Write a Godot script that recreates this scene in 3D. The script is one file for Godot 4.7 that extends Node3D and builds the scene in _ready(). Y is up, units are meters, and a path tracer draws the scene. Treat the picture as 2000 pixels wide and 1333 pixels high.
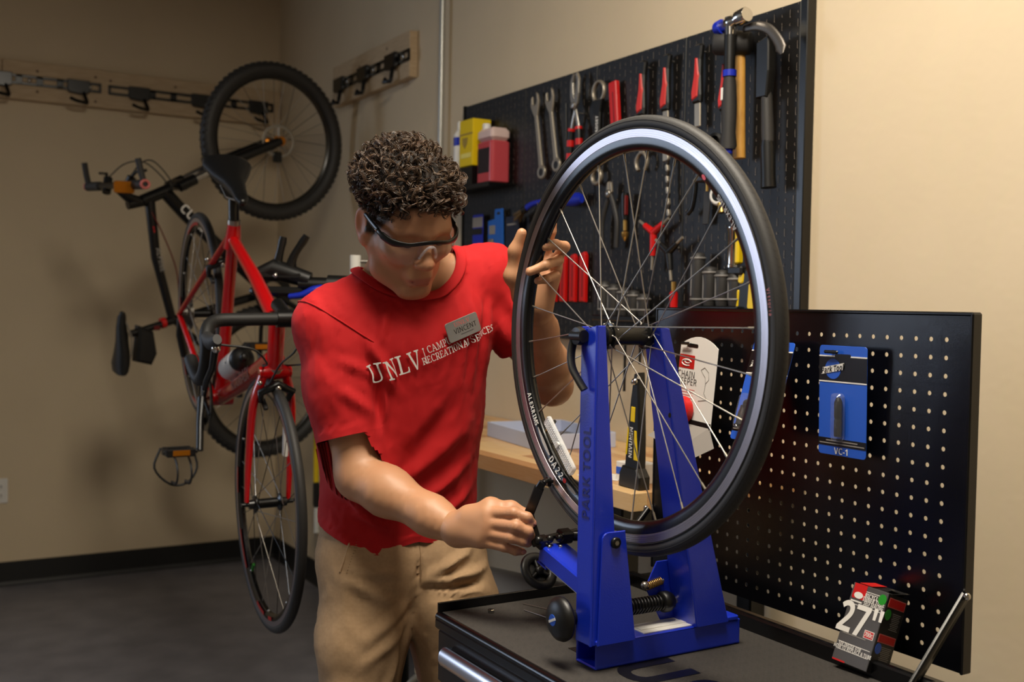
extends Node3D

var mats := {}
var org := Vector3.ZERO
const LAMPS := [[Vector3(-1.2, 3.03, 4.5), 7.2], [Vector3(-3.0, 3.03, 5.6), 0.4]]
var rng := RandomNumberGenerator.new()


func _ready() -> void:
	rng.seed = 7
	var cam := Camera3D.new()
	cam.name = "camera"
	cam.fov = 35.36
	cam.near = 0.05
	cam.far = 60.0
	cam.position = Vector3(-1.8556, 1.3793, 5.5778)
	cam.rotation_degrees = Vector3(-1.8855, -30.8164, 1.0257)
	var lens := CameraAttributesPhysical.new()
	lens.frustum_focal_length = 37.64
	lens.frustum_focus_distance = 1.82
	lens.exposure_aperture = 4.6
	cam.attributes = lens
	add_child(cam)
	cam.current = true
	var env := Environment.new()
	env.background_mode = Environment.BG_SKY
	var sky := Sky.new()
	var sm := ProceduralSkyMaterial.new()
	sm.sky_top_color = Color(0.42, 0.58, 0.85)
	sm.sky_horizon_color = Color(0.78, 0.84, 0.92)
	sm.ground_bottom_color = Color(0.3, 0.29, 0.27)
	sm.ground_horizon_color = Color(0.6, 0.6, 0.6)
	sky.sky_material = sm
	env.sky = sky
	env.tonemap_mode = Environment.TONE_MAPPER_LINEAR
	env.tonemap_exposure = 1.12
	env.sdfgi_enabled = true
	env.ssao_enabled = true
	env.ssil_enabled = true
	var we := WorldEnvironment.new()
	we.name = "world_environment"
	we.environment = env
	add_child(we)
	# ceiling panels: place and strength
	for a in LAMPS:
		ceiling_lamp(a[0], a[1])
	# daylight from the tall window in the back wall, left of the frame
	var win := AreaLight3D.new()
	win.name = "window_daylight"
	win.area_size = Vector2(1.9, 1.5)
	win.light_color = Color(0.83, 0.90, 1.0)
	win.light_energy = 6.0
	win.area_normalize_energy = true
	win.area_range = 12.0
	win.area_attenuation = 2.0
	win.shadow_enabled = true
	win.position = Vector3(-4.6, 2.0, 0.06)
	win.rotation_degrees = Vector3(0, 180, 0)
	add_child(win)
	make_materials()
	room()
	cabinet()
	stand()
	wheel_front()
	cards()
	bench()
	pegboard()
	tools_top()
	tools_low()
	wall_racks()
	bikes()
	person()


func ceiling_lamp(p: Vector3, e: float) -> void:
	var l := AreaLight3D.new()
	l.name = "ceiling_light"
	l.area_size = Vector2(0.58, 1.18)
	l.light_color = Color(1.0, 0.955, 0.88)
	l.light_energy = e
	l.area_normalize_energy = true
	l.area_range = 12.0
	l.area_attenuation = 2.0
	l.shadow_enabled = true
	l.position = p - Vector3(0, 0.03, 0)
	l.rotation_degrees = Vector3(-90, 0, 0)
	add_child(l, true)


class G:
	var v := PackedVector3Array()
	var n := PackedVector3Array()
	var u := PackedVector2Array()
	var c := PackedColorArray()
	var i := PackedInt32Array()
	var tint := Color.WHITE
	var tinted := false

	func add(p: Vector3, m: Vector3, uv := Vector2.ZERO) -> int:
		v.append(p)
		n.append(m)
		u.append(uv)
		c.append(tint)
		return v.size() - 1

	func tri(a: int, b: int, d: int) -> void:
		i.append(a)
		i.append(b)
		i.append(d)

	func face(pts: Array) -> void:  # flat convex polygon
		var m: Vector3 = Vector3.ZERO
		for k in range(1, pts.size() - 1):
			m += (pts[k] - pts[0]).cross(pts[k + 1] - pts[0])
		m = m.normalized()
		var s := v.size()
		for p in pts:
			add(p, m)
		for k in range(1, pts.size() - 1):
			tri(s, s + k, s + k + 1)

	func quad(a: Vector3, b: Vector3, d: Vector3, e: Vector3) -> void:
		face([a, b, d, e])

	func uvquad(a: Vector3, b: Vector3, d: Vector3, e: Vector3) -> void:  # a lower left, b lower right, d upper right, e upper left
		var m := (b - a).cross(e - a).normalized()
		var s := v.size()
		add(a, m, Vector2(0, 1))
		add(b, m, Vector2(1, 1))
		add(d, m, Vector2(1, 0))
		add(e, m, Vector2(0, 0))
		tri(s, s + 1, s + 2)
		tri(s, s + 2, s + 3)

	func box(ctr: Vector3, size: Vector3, bev := 0.0, b := Basis()) -> G:
		var h := size * 0.5
		var w := minf(bev, minf(h.x, minf(h.y, h.z)) * 0.95)
		var cs := []
		for sx in [-1.0, 1.0]:
			for sy in [-1.0, 1.0]:
				for sz in [-1.0, 1.0]:
					var s := Vector3(sx, sy, sz)
					var q := Vector3(sx * h.x, sy * h.y, sz * h.z)
					cs.append([ctr + b * (q - Vector3(0, sy * w, sz * w)), ctr + b * (q - Vector3(sx * w, 0, sz * w)), ctr + b * (q - Vector3(sx * w, sy * w, 0)), s])
		var f := [[0, 1, 3, 2], [4, 6, 7, 5], [0, 4, 5, 1], [2, 3, 7, 6], [0, 2, 6, 4], [1, 5, 7, 3]]
		for k in 6:
			var ax := k / 2
			out([cs[f[k][0]][ax], cs[f[k][1]][ax], cs[f[k][2]][ax], cs[f[k][3]][ax]], ctr)
		if w > 0.0:
			for a in 8:
				out([cs[a][0], cs[a][1], cs[a][2]], ctr)
				for e in [[4, 1, 2], [2, 0, 2], [1, 0, 1]]:
					var o: int = a + e[0]
					if a & e[0] == 0:
						out([cs[a][e[1]], cs[o][e[1]], cs[o][e[2]], cs[a][e[2]]], ctr)
		return self

	func out(pts: Array, ctr: Vector3) -> void:  # face turned away from ctr
		var m: Vector3 = (pts[1] - pts[0]).cross(pts[2] - pts[0])
		if m.dot(pts[0] + pts[1] + pts[2] - ctr * 3.0) < 0.0:
			pts.reverse()
		face(pts)

	func tube(path: Array, rad, sides := 8, caps := true, closed := false, sq := Vector2.ONE, up := Vector3.ZERO) -> G:
		var k := path.size()
		var t: Vector3 = (path[1] - path[0]).normalized()
		var x: Vector3 = up
		if up == Vector3.ZERO:
			x = Vector3.UP if absf(t.y) < 0.9 else Vector3.RIGHT
		x = (x - t * x.dot(t)).normalized()
		var s0 := v.size()
		for j in k:
			var a: Vector3 = path[maxi(j - 1, 0)] if not closed else path[(j - 1 + k) % k]
			var b: Vector3 = path[mini(j + 1, k - 1)] if not closed else path[(j + 1) % k]
			var tn := (b - a).normalized()
			x = (x - tn * x.dot(tn)).normalized()
			var y := tn.cross(x)
			var r: float = rad[j] if rad is Array or rad is PackedFloat32Array else rad
			for q in sides:
				var an := TAU * q / sides
				var m := x * cos(an) / sq.x + y * sin(an) / sq.y
				add(path[j] + x * cos(an) * r * sq.x + y * sin(an) * r * sq.y, m.normalized(), Vector2(float(q) / sides, float(j) / k))
		var rings := k if closed else k - 1
		for j in rings:
			var o := s0 + j * sides
			var o2 := s0 + ((j + 1) % k) * sides
			for q in sides:
				var q2 := (q + 1) % sides
				tri(o + q, o + q2, o2 + q2)
				tri(o + q, o2 + q2, o2 + q)
		if caps and not closed:
			for e in [0, k - 1]:
				var pts := []
				for q in sides:
					pts.append(v[s0 + e * sides + q])
				if e == 0:
					pts.reverse()
				face(pts)
		return self

	func rod(a: Vector3, b: Vector3, r: float, sides := 8, r2 := -1.0) -> G:
		return tube([a, b], [r, r if r2 < 0.0 else r2], sides)

	func lathe(prof: Array, at: Vector3, axis: Vector3, seg := 24, sharp := 0.6, a0 := 0.0, a1 := TAU) -> G:  # prof: Vector2(radius, along axis)
		var ax := axis.normalized()
		var x := (Vector3.UP if absf(ax.y) < 0.9 else Vector3.RIGHT).cross(ax).normalized()
		var y := ax.cross(x)
		var m := prof.size()
		var full := a1 - a0 > TAU - 0.001
		for j in m - 1:
			var d: Vector2 = prof[j + 1] - prof[j]
			if d.length() < 1e-7:
				continue
			var nn := Vector2(d.y, -d.x).normalized()
			var na := nn
			var nb := nn
			if j > 0:
				var e: Vector2 = (prof[j] - prof[j - 1])
				var en := Vector2(e.y, -e.x).normalized()
				if en.dot(nn) > sharp:
					na = (en + nn).normalized()
			if j < m - 2:
				var e2: Vector2 = (prof[j + 2] - prof[j + 1])
				var en2 := Vector2(e2.y, -e2.x).normalized()
				if en2.dot(nn) > sharp:
					nb = (en2 + nn).normalized()
			var s0 := v.size()
			for q in seg + 1:
				var an := a0 + (a1 - a0) * q / seg
				var rd := x * cos(an) + y * sin(an)
				add(at + rd * prof[j].x + ax * prof[j].y, rd * na.x + ax * na.y, Vector2(float(q) / seg, 0))
				add(at + rd * prof[j + 1].x + ax * prof[j + 1].y, rd * nb.x + ax * nb.y, Vector2(float(q) / seg, 1))
			for q in seg:
				var o := s0 + q * 2
				tri(o, o + 1, o + 3)
				tri(o, o + 3, o + 2)
		return self

	func ball(ctr: Vector3, r, seg := 16, b := Basis()) -> G:
		var rr: Vector3 = r if r is Vector3 else Vector3.ONE * float(r)
		var rings := maxi(seg / 2, 4)
		var s0 := v.size()
		for j in rings + 1:
			var la := -PI / 2 + PI * j / rings
			for q in seg + 1:
				var lo := TAU * q / seg
				var d := Vector3(cos(la) * cos(lo), sin(la), cos(la) * sin(lo))
				add(ctr + b * (d * rr), (b * (d / rr)).normalized(), Vector2(float(q) / seg, float(j) / rings))
		for j in rings:
			for q in seg:
				var o := s0 + j * (seg + 1) + q
				tri(o, o + 1, o + seg + 2)
				tri(o, o + seg + 2, o + seg + 1)
		return self

	func prism(poly: Array, depth: float, xf: Transform3D, bev := 0.0) -> G:  # outline in xf's xy plane, from z = 0 to depth
		var p := PackedVector2Array(poly)
		if Geometry2D.is_polygon_clockwise(p):
			p.reverse()
		var k := p.size()
		var ins := PackedVector2Array()
		for j in k:
			var a := (p[j] - p[(j - 1 + k) % k]).normalized()
			var b := (p[(j + 1) % k] - p[j]).normalized()
			var na := Vector2(-a.y, a.x)
			var nb := Vector2(-b.y, b.x)
			var mm := na + nb
			ins.append(p[j] + mm / maxf(mm.length_squared() * 0.5, 0.35) * bev)
		var tr := Geometry2D.triangulate_polygon(ins)
		for side in [0, 1]:
			var s := v.size()
			for q in ins:
				add(xf * Vector3(q.x, q.y, depth if side else 0.0), xf.basis * Vector3(0, 0, 1 if side else -1), Vector2(q.x, q.y))
			for j in range(0, tr.size(), 3):
				tri(s + tr[j], s + tr[j + 1], s + tr[j + 2])
		var rings := [[p, bev], [p, depth - bev]] if bev > 0.0 else [[p, 0.0], [p, depth]]
		if bev > 0.0:
			rings = [[ins, 0.0], [p, bev], [p, depth - bev], [ins, depth]]
		for r in rings.size() - 1:
			for j in k:
				var j2 := (j + 1) % k
				var q0: Vector2 = rings[r][0][j]
				var q1: Vector2 = rings[r][0][j2]
				var q2: Vector2 = rings[r + 1][0][j2]
				var q3: Vector2 = rings[r + 1][0][j]
				face([xf * Vector3(q0.x, q0.y, rings[r][1]), xf * Vector3(q1.x, q1.y, rings[r][1]), xf * Vector3(q2.x, q2.y, rings[r + 1][1]), xf * Vector3(q3.x, q3.y, rings[r + 1][1])])
		return self

	func torus(ctr: Vector3, axis: Vector3, big: float, small: float, seg := 24, sides := 8, a0 := 0.0, a1 := TAU) -> G:
		var ax := axis.normalized()
		var x := (Vector3.UP if absf(ax.y) < 0.9 else Vector3.RIGHT).cross(ax).normalized()
		var y := ax.cross(x)
		var full := a1 - a0 > TAU - 0.001
		var pts := []
		for q in (seg if full else seg + 1):
			var an := a0 + (a1 - a0) * q / seg
			pts.append(ctr + (x * cos(an) + y * sin(an)) * big)
		return tube(pts, small, sides, true, full)

	func move(xf: Transform3D) -> G:
		var nb := xf.basis.inverse().transposed()
		for k in v.size():
			v[k] = xf * v[k]
			n[k] = (nb * n[k]).normalized()
		return self

	func join(o: G) -> G:
		var s := v.size()
		v.append_array(o.v)
		n.append_array(o.n)
		u.append_array(o.u)
		c.append_array(o.c)
		for k in o.i:
			i.append(k + s)
		tinted = tinted or o.tinted
		return self

	func text(s: String, h: float, at: Callable, serif := 0, squeeze := 1.0) -> G:  # at(Vector2) gives [place, normal]
		var t := TextMesh.new()
		var f := SystemFont.new()
		f.font_names = PackedStringArray([["Droid Sans", "Droid Serif", "Droid Sans Mono"][serif % 10]])
		if serif >= 10:
			f.font_weight = 700
		t.font = f
		t.text = s
		t.font_size = 64
		t.pixel_size = h / 46.0
		t.depth = 0.0
		t.curve_step = 2.0
		var a := t.surface_get_arrays(0) if t.get_surface_count() else []
		if a.is_empty():
			return self
		var pv: PackedVector3Array = a[Mesh.ARRAY_VERTEX]
		var pi: PackedInt32Array = a[Mesh.ARRAY_INDEX]
		var s0 := v.size()
		for p in pv:
			var r: Array = at.call(Vector2(p.x * squeeze, p.y))
			add(r[0], r[1])
		for k in pi:
			i.append(k + s0)
		return self

	func mesh() -> ArrayMesh:
		for k in range(0, i.size(), 3):
			var a := i[k]
			var b := i[k + 1]
			var d := i[k + 2]
			if (v[d] - v[a]).cross(v[b] - v[a]).dot(n[a] + n[b] + n[d]) < 0.0:
				i[k + 1] = d
				i[k + 2] = b
		var arr := []
		arr.resize(Mesh.ARRAY_MAX)
		arr[Mesh.ARRAY_VERTEX] = v
		arr[Mesh.ARRAY_NORMAL] = n
		arr[Mesh.ARRAY_TEX_UV] = u
		if tinted:
			arr[Mesh.ARRAY_COLOR] = c
		arr[Mesh.ARRAY_INDEX] = i
		var m := ArrayMesh.new()
		m.add_surface_from_arrays(Mesh.PRIMITIVE_TRIANGLES, arr)
		return m


func numbered(called: String) -> String:
	if not has_node(NodePath(called)):
		return called
	var k := 1
	while has_node(NodePath("%s_%03d" % [called, k])):
		k += 1
	return "%s_%03d" % [called, k]


func thing(called: String, label: String, category: String, at: Vector3, group := "") -> Node3D:
	var o := Node3D.new()
	o.name = numbered(called)
	add_child(o)
	o.position = at
	org = at
	o.set_meta("label", label)
	o.set_meta("category", category)
	if group:
		o.set_meta("group", group)
	return o


# geometry is given in room coordinates; a part keeps it by standing at minus its thing's place
func part(to: Node3D, called: String, g: G, m: Material, label := "") -> MeshInstance3D:
	var o := MeshInstance3D.new()
	o.name = called
	o.mesh = g.mesh()
	o.material_override = null
	o.mesh.surface_set_material(0, m)
	to.add_child(o, true)
	if to.get_parent() == self:
		o.position = -org
	if label:
		o.set_meta("label", label)
	return o


func shared(to: Node3D, called: String, mesh: Mesh, xf: Transform3D) -> MeshInstance3D:
	var o := MeshInstance3D.new()
	o.name = called
	o.mesh = mesh
	to.add_child(o, true)
	o.transform = xf
	if to.get_parent() == self:
		o.position -= org
	return o


func struct(called: String, g: G, m: Material) -> MeshInstance3D:
	var o := MeshInstance3D.new()
	o.name = called
	o.mesh = g.mesh()
	o.mesh.surface_set_material(0, m)
	add_child(o, true)
	o.set_meta("kind", "structure")
	return o


func solo(called: String, label: String, category: String, g: G, m: Material, group := "") -> MeshInstance3D:
	var o := MeshInstance3D.new()
	o.name = numbered(called)
	var lo := g.v[0]
	var hi := g.v[0]
	for p in g.v:
		lo = lo.min(p)
		hi = hi.max(p)
	var base := Vector3((lo.x + hi.x) * 0.5, lo.y, (lo.z + hi.z) * 0.5)
	g.move(Transform3D(Basis(), -base))
	o.mesh = g.mesh()
	o.mesh.surface_set_material(0, m)
	add_child(o)
	o.position = base
	o.set_meta("label", label)
	o.set_meta("category", category)
	if group:
		o.set_meta("group", group)
	return o


func rrect(w: float, h: float, r: float, seg := 4, at := Vector2.ZERO) -> Array:
	var p := []
	for k in 4:
		var cx := (w * 0.5 - r) * (1 if k == 0 or k == 3 else -1)
		var cy := (h * 0.5 - r) * (1 if k < 2 else -1)
		for j in seg + 1:
			var an := PI * 0.5 * (k + float(j) / seg)
			p.append(at + Vector2(cx + cos(an) * r, cy + sin(an) * r))
	return p


func oval(rx: float, ry: float, seg := 20, at := Vector2.ZERO) -> Array:
	var p := []
	for j in seg:
		p.append(at + Vector2(cos(TAU * j / seg) * rx, sin(TAU * j / seg) * ry))
	return p


# plane x = X facing the room (-x): local x runs along +z, local y up, local z towards -x
func onwall(x: float, y: float, z: float, tilt := 0.0) -> Transform3D:
	var b := Basis(Vector3(0, 0, 1), Vector3(0, 1, 0), Vector3(-1, 0, 0))
	return Transform3D(b * Basis(Vector3(0, 0, 1), tilt), Vector3(x, y, z))


func flat(xf: Transform3D, lift := 0.0) -> Callable:
	return func(p: Vector2) -> Array: return [xf * Vector3(p.x, p.y, lift), xf.basis.z.normalized()]


func curve(pts: Array, per := 6, closed := false) -> Array:  # Catmull-Rom through pts
	var o := []
	var k := pts.size()
	for j in (k if closed else k - 1):
		var p0 = pts[(j - 1 + k) % k] if closed or j > 0 else pts[0] * 2.0 - pts[1]
		var p1 = pts[j]
		var p2 = pts[(j + 1) % k]
		var p3 = pts[(j + 2) % k] if closed or j < k - 2 else pts[k - 1] * 2.0 - pts[k - 2]
		for q in per:
			o.append(p1.cubic_interpolate(p2, p0, p3, float(q) / per))
	if not closed:
		o.append(pts[k - 1])
	return o


func mk(called: String, col: Color, rough := 0.5, metal := 0.0) -> StandardMaterial3D:
	var m := StandardMaterial3D.new()
	m.resource_name = called
	m.albedo_color = col
	m.roughness = rough
	m.metallic = metal
	mats[called] = m
	return m


func noise(freq: float, oct := 3, size := 256, kind := FastNoiseLite.TYPE_SIMPLEX_SMOOTH, sd := 3) -> NoiseTexture2D:
	var f := FastNoiseLite.new()
	f.noise_type = kind
	f.frequency = freq
	f.fractal_octaves = oct
	f.seed = sd
	var t := NoiseTexture2D.new()
	t.width = size
	t.height = size
	t.seamless = true
	t.noise = f
	return t


func ramp(t: NoiseTexture2D, a: Color, b: Color) -> NoiseTexture2D:
	var r := Gradient.new()
	r.set_color(0, a)
	r.set_color(1, b)
	t.color_ramp = r
	return t


func bumpy(m: StandardMaterial3D, freq: float, size_m: float, strength: float, world := false) -> void:
	m.heightmap_enabled = true
	m.heightmap_texture = noise(freq, 3, 256)
	m.heightmap_scale = strength
	m.uv1_triplanar = true
	m.uv1_world_triplanar = world
	m.uv1_scale = Vector3.ONE / size_m


func tex(m: StandardMaterial3D, t: Texture2D, size_m: Vector3, world := false) -> void:
	m.albedo_texture = t
	m.uv1_triplanar = true
	m.uv1_world_triplanar = world
	m.uv1_scale = Vector3(1.0 / size_m.x, 1.0 / size_m.y, 1.0 / size_m.z)


func make_materials() -> void:
	var m := mk("wall_paint", Color(1, 1, 1), 0.62)
	tex(m, ramp(noise(0.012, 4), Color(0.80, 0.73, 0.615), Color(0.82, 0.75, 0.635)), Vector3.ONE * 1.7, true)
	m.heightmap_enabled = true
	m.heightmap_texture = noise(0.35, 2)
	m.heightmap_scale = 0.05
	m = mk("floor_paint", Color.WHITE, 0.42)
	tex(m, ramp(noise(0.014, 5, 512), Color(0.37, 0.365, 0.385), Color(0.46, 0.45, 0.465)), Vector3.ONE * 1.6, true)
	m.heightmap_enabled = true
	m.heightmap_texture = noise(0.05, 4)
	m.heightmap_scale = 0.08
	mk("ceiling_white", Color(0.5, 0.49, 0.47), 0.8)
	mk("rubber_base", Color(0.055, 0.055, 0.06), 0.5)
	m = mk("lamp_glow", Color(0.9, 0.9, 0.88), 0.5)
	m.emission_enabled = true
	m.emission = Color(1.0, 0.93, 0.82)
	m.emission_energy_multiplier = 1.5
	mk("white_metal", Color(0.82, 0.82, 0.8), 0.4)
	mk("galvanised", Color(0.72, 0.72, 0.70), 0.35, 0.6)
	m = mk("window_glass", Color(1, 1, 1, 0.06), 0.02)
	m.transparency = BaseMaterial3D.TRANSPARENCY_ALPHA
	m = mk("black_enamel", Color(0.022, 0.022, 0.027), 0.27)
	m = mk("board_enamel", Color(0.030, 0.031, 0.048), 0.2)
	bumpy(m, 0.2, 0.05, 0.008)
	mk("black_plastic", Color(0.035, 0.034, 0.034), 0.42)
	mk("black_satin", Color(0.045, 0.044, 0.044), 0.33)
	m = mk("rubber", Color(0.155, 0.150, 0.147), 0.6)
	mk("rubber_side", Color(0.17, 0.163, 0.158), 0.55)
	mk("chrome", Color(0.80, 0.79, 0.77), 0.16, 1.0)
	mk("steel", Color(0.66, 0.64, 0.61), 0.32, 0.9)
	mk("dull_steel", Color(0.60, 0.565, 0.51), 0.42, 0.7)
	m = mk("rim_alloy", Color(0.66, 0.63, 0.65), 0.3, 0.9)
	m = mk("brushed_aluminium", Color(0.80, 0.80, 0.83), 0.3, 1.0)
	m.anisotropy_enabled = true
	m.anisotropy = 0.5
	mk("rim_black", Color(0.03, 0.03, 0.035), 0.25)
	m = mk("blue_enamel", Color(0.085, 0.20, 0.78), 0.34)
	m.clearcoat_enabled = true
	m.clearcoat = 0.5
	m.clearcoat_roughness = 0.2
	bumpy(m, 0.12, 0.08, 0.012)
	mk("blue_print", Color(0.13, 0.33, 0.74), 0.35)
	mk("blue_plastic", Color(0.06, 0.15, 0.66), 0.4)
	mk("white_print", Color(0.86, 0.85, 0.83), 0.45)
	mk("white_card", Color(0.87, 0.86, 0.84), 0.4)
	mk("black_print", Color(0.035, 0.034, 0.034), 0.4)
	mk("grey_print", Color(0.52, 0.50, 0.48), 0.5)
	mk("red_print", Color(0.72, 0.10, 0.09), 0.4)
	mk("pink_print", Color(0.78, 0.42, 0.40), 0.4)
	mk("green_print", Color(0.13, 0.52, 0.14), 0.4)
	mk("yellow_print", Color(0.88, 0.76, 0.06), 0.4)
	mk("red_plastic", Color(0.74, 0.06, 0.055), 0.38)
	mk("red_rubber", Color(0.76, 0.15, 0.11), 0.45)
	mk("yellow_plastic", Color(0.87, 0.74, 0.03), 0.4)
	mk("brass", Color(0.78, 0.62, 0.34), 0.3, 0.9)
	mk("gold_anodised", Color(0.75, 0.46, 0.10), 0.3, 0.7)
	mk("box_grey", Color(0.30, 0.29, 0.29), 0.3)
	mk("box_dark", Color(0.12, 0.115, 0.112), 0.35)
	m = mk("clear_plastic", Color(0.97, 0.98, 1.0, 0.04), 0.02)
	m.transparency = BaseMaterial3D.TRANSPARENCY_ALPHA
	m = mk("mat_rubber", Color.WHITE, 0.75)
	var im := Image.create(160, 160, false, Image.FORMAT_RGB8)
	var hm := Image.create(160, 160, false, Image.FORMAT_RGB8)
	var r2 := RandomNumberGenerator.new()
	r2.seed = 5
	for cy in 10:
		for cx in 10:
			var k := r2.randf_range(0.9, 1.12)
			for y in 16:
				for x in 16:
					var d := maxf(absf(x - 7.5), absf(y - 7.5) * 1.0) / 8.0
					var t := clampf((d - 0.52) * 4.0, 0.0, 1.0)
					im.set_pixel(cx * 16 + x, cy * 16 + y, Color(0.125, 0.12, 0.118).lerp(Color(0.275, 0.255, 0.235), t) * k)
					hm.set_pixel(cx * 16 + x, cy * 16 + y, Color.WHITE * (0.2 + 0.8 * t))
	m.albedo_texture = ImageTexture.create_from_image(im)
	m.heightmap_enabled = true
	m.heightmap_texture = ImageTexture.create_from_image(hm)
	m.heightmap_scale = 0.06
	m.uv1_triplanar = true
	m.uv1_scale = Vector3.ONE / 0.026
	# woods
	for k in 5:
		m = mk("maple_%d" % k, Color.WHITE, 0.38)
		var a: Color = [Color(0.74, 0.56, 0.36), Color(0.79, 0.62, 0.42), Color(0.66, 0.46, 0.27), Color(0.82, 0.67, 0.46), Color(0.60, 0.41, 0.24)][k]
		tex(m, ramp(noise(0.02, 4, 256, FastNoiseLite.TYPE_SIMPLEX_SMOOTH, k + 11), a, a.lightened(0.12)), Vector3(0.05, 0.03, 0.5), true)
	m = mk("pine", Color.WHITE, 0.6)
	tex(m, ramp(noise(0.02, 4, 256), Color(0.70, 0.60, 0.475), Color(0.79, 0.70, 0.57)), Vector3(0.7, 0.06, 0.7), true)
	m = mk("hickory", Color.WHITE, 0.5)
	tex(m, ramp(noise(0.03, 4, 256, FastNoiseLite.TYPE_SIMPLEX_SMOOTH, 9), Color(0.72, 0.5, 0.2), Color(0.83, 0.64, 0.3)), Vector3(0.03, 0.3, 0.03), true)
	m = mk("knot", Color(0.3, 0.21, 0.15), 0.7)
	m = mk("peg_steel", Color(0.03, 0.028, 0.027), 0.32)
	bumpy(m, 0.1, 0.06, 0.01)
	# bikes
	m = mk("red_frame", Color(0.72, 0.012, 0.03), 0.22)
	m.clearcoat_enabled = true
	m.clearcoat = 0.6
	m.clearcoat_roughness = 0.12
	mk("black_frame", Color(0.025, 0.024, 0.027), 0.28)
	mk("bar_tape", Color(0.05, 0.048, 0.047), 0.6)
	m = mk("bottle_white", Color(0.8, 0.79, 0.78), 0.35)
	# person
	m = mk("skin", Color.WHITE, 0.47)
	m.vertex_color_use_as_albedo = true
	m.subsurf_scatter_enabled = true
	m.subsurf_scatter_strength = 0.05
	m.heightmap_enabled = true
	m.heightmap_texture = noise(0.2, 3)
	m.heightmap_scale = 0.015
	m.uv1_triplanar = true
	m.uv1_scale = Vector3.ONE / 0.03
	m = mk("nail", Color(0.80, 0.56, 0.46), 0.3)
	m = mk("shirt_cloth", Color(0.71, 0.012, 0.045), 0.85)
	m.rim_enabled = true
	m.rim = 0.22
	m.rim_tint = 0.6
	bumpy(m, 0.3, 0.02, 0.012)
	m = mk("khaki_cloth", Color.WHITE, 0.85)
	tex(m, ramp(noise(0.05, 3), Color(0.64, 0.52, 0.39), Color(0.70, 0.58, 0.44)), Vector3.ONE * 0.12)
	m.heightmap_enabled = true
	m.heightmap_texture = noise(0.3, 2)
	m.heightmap_scale = 0.015
	mk("hair_dark", Color(0.115, 0.085, 0.068), 0.42)
	mk("hair_mid", Color(0.185, 0.135, 0.10), 0.4)
	mk("hair_light", Color(0.32, 0.24, 0.18), 0.38)
	mk("scalp", Color(0.085, 0.06, 0.048), 0.8)
	mk("badge_metal", Color(0.55, 0.545, 0.53), 0.35, 0.4)
	mk("seam", Color(0.70, 0.05, 0.055), 0.9)
	mk("stitch", Color(0.55, 0.44, 0.32), 0.9)


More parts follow.
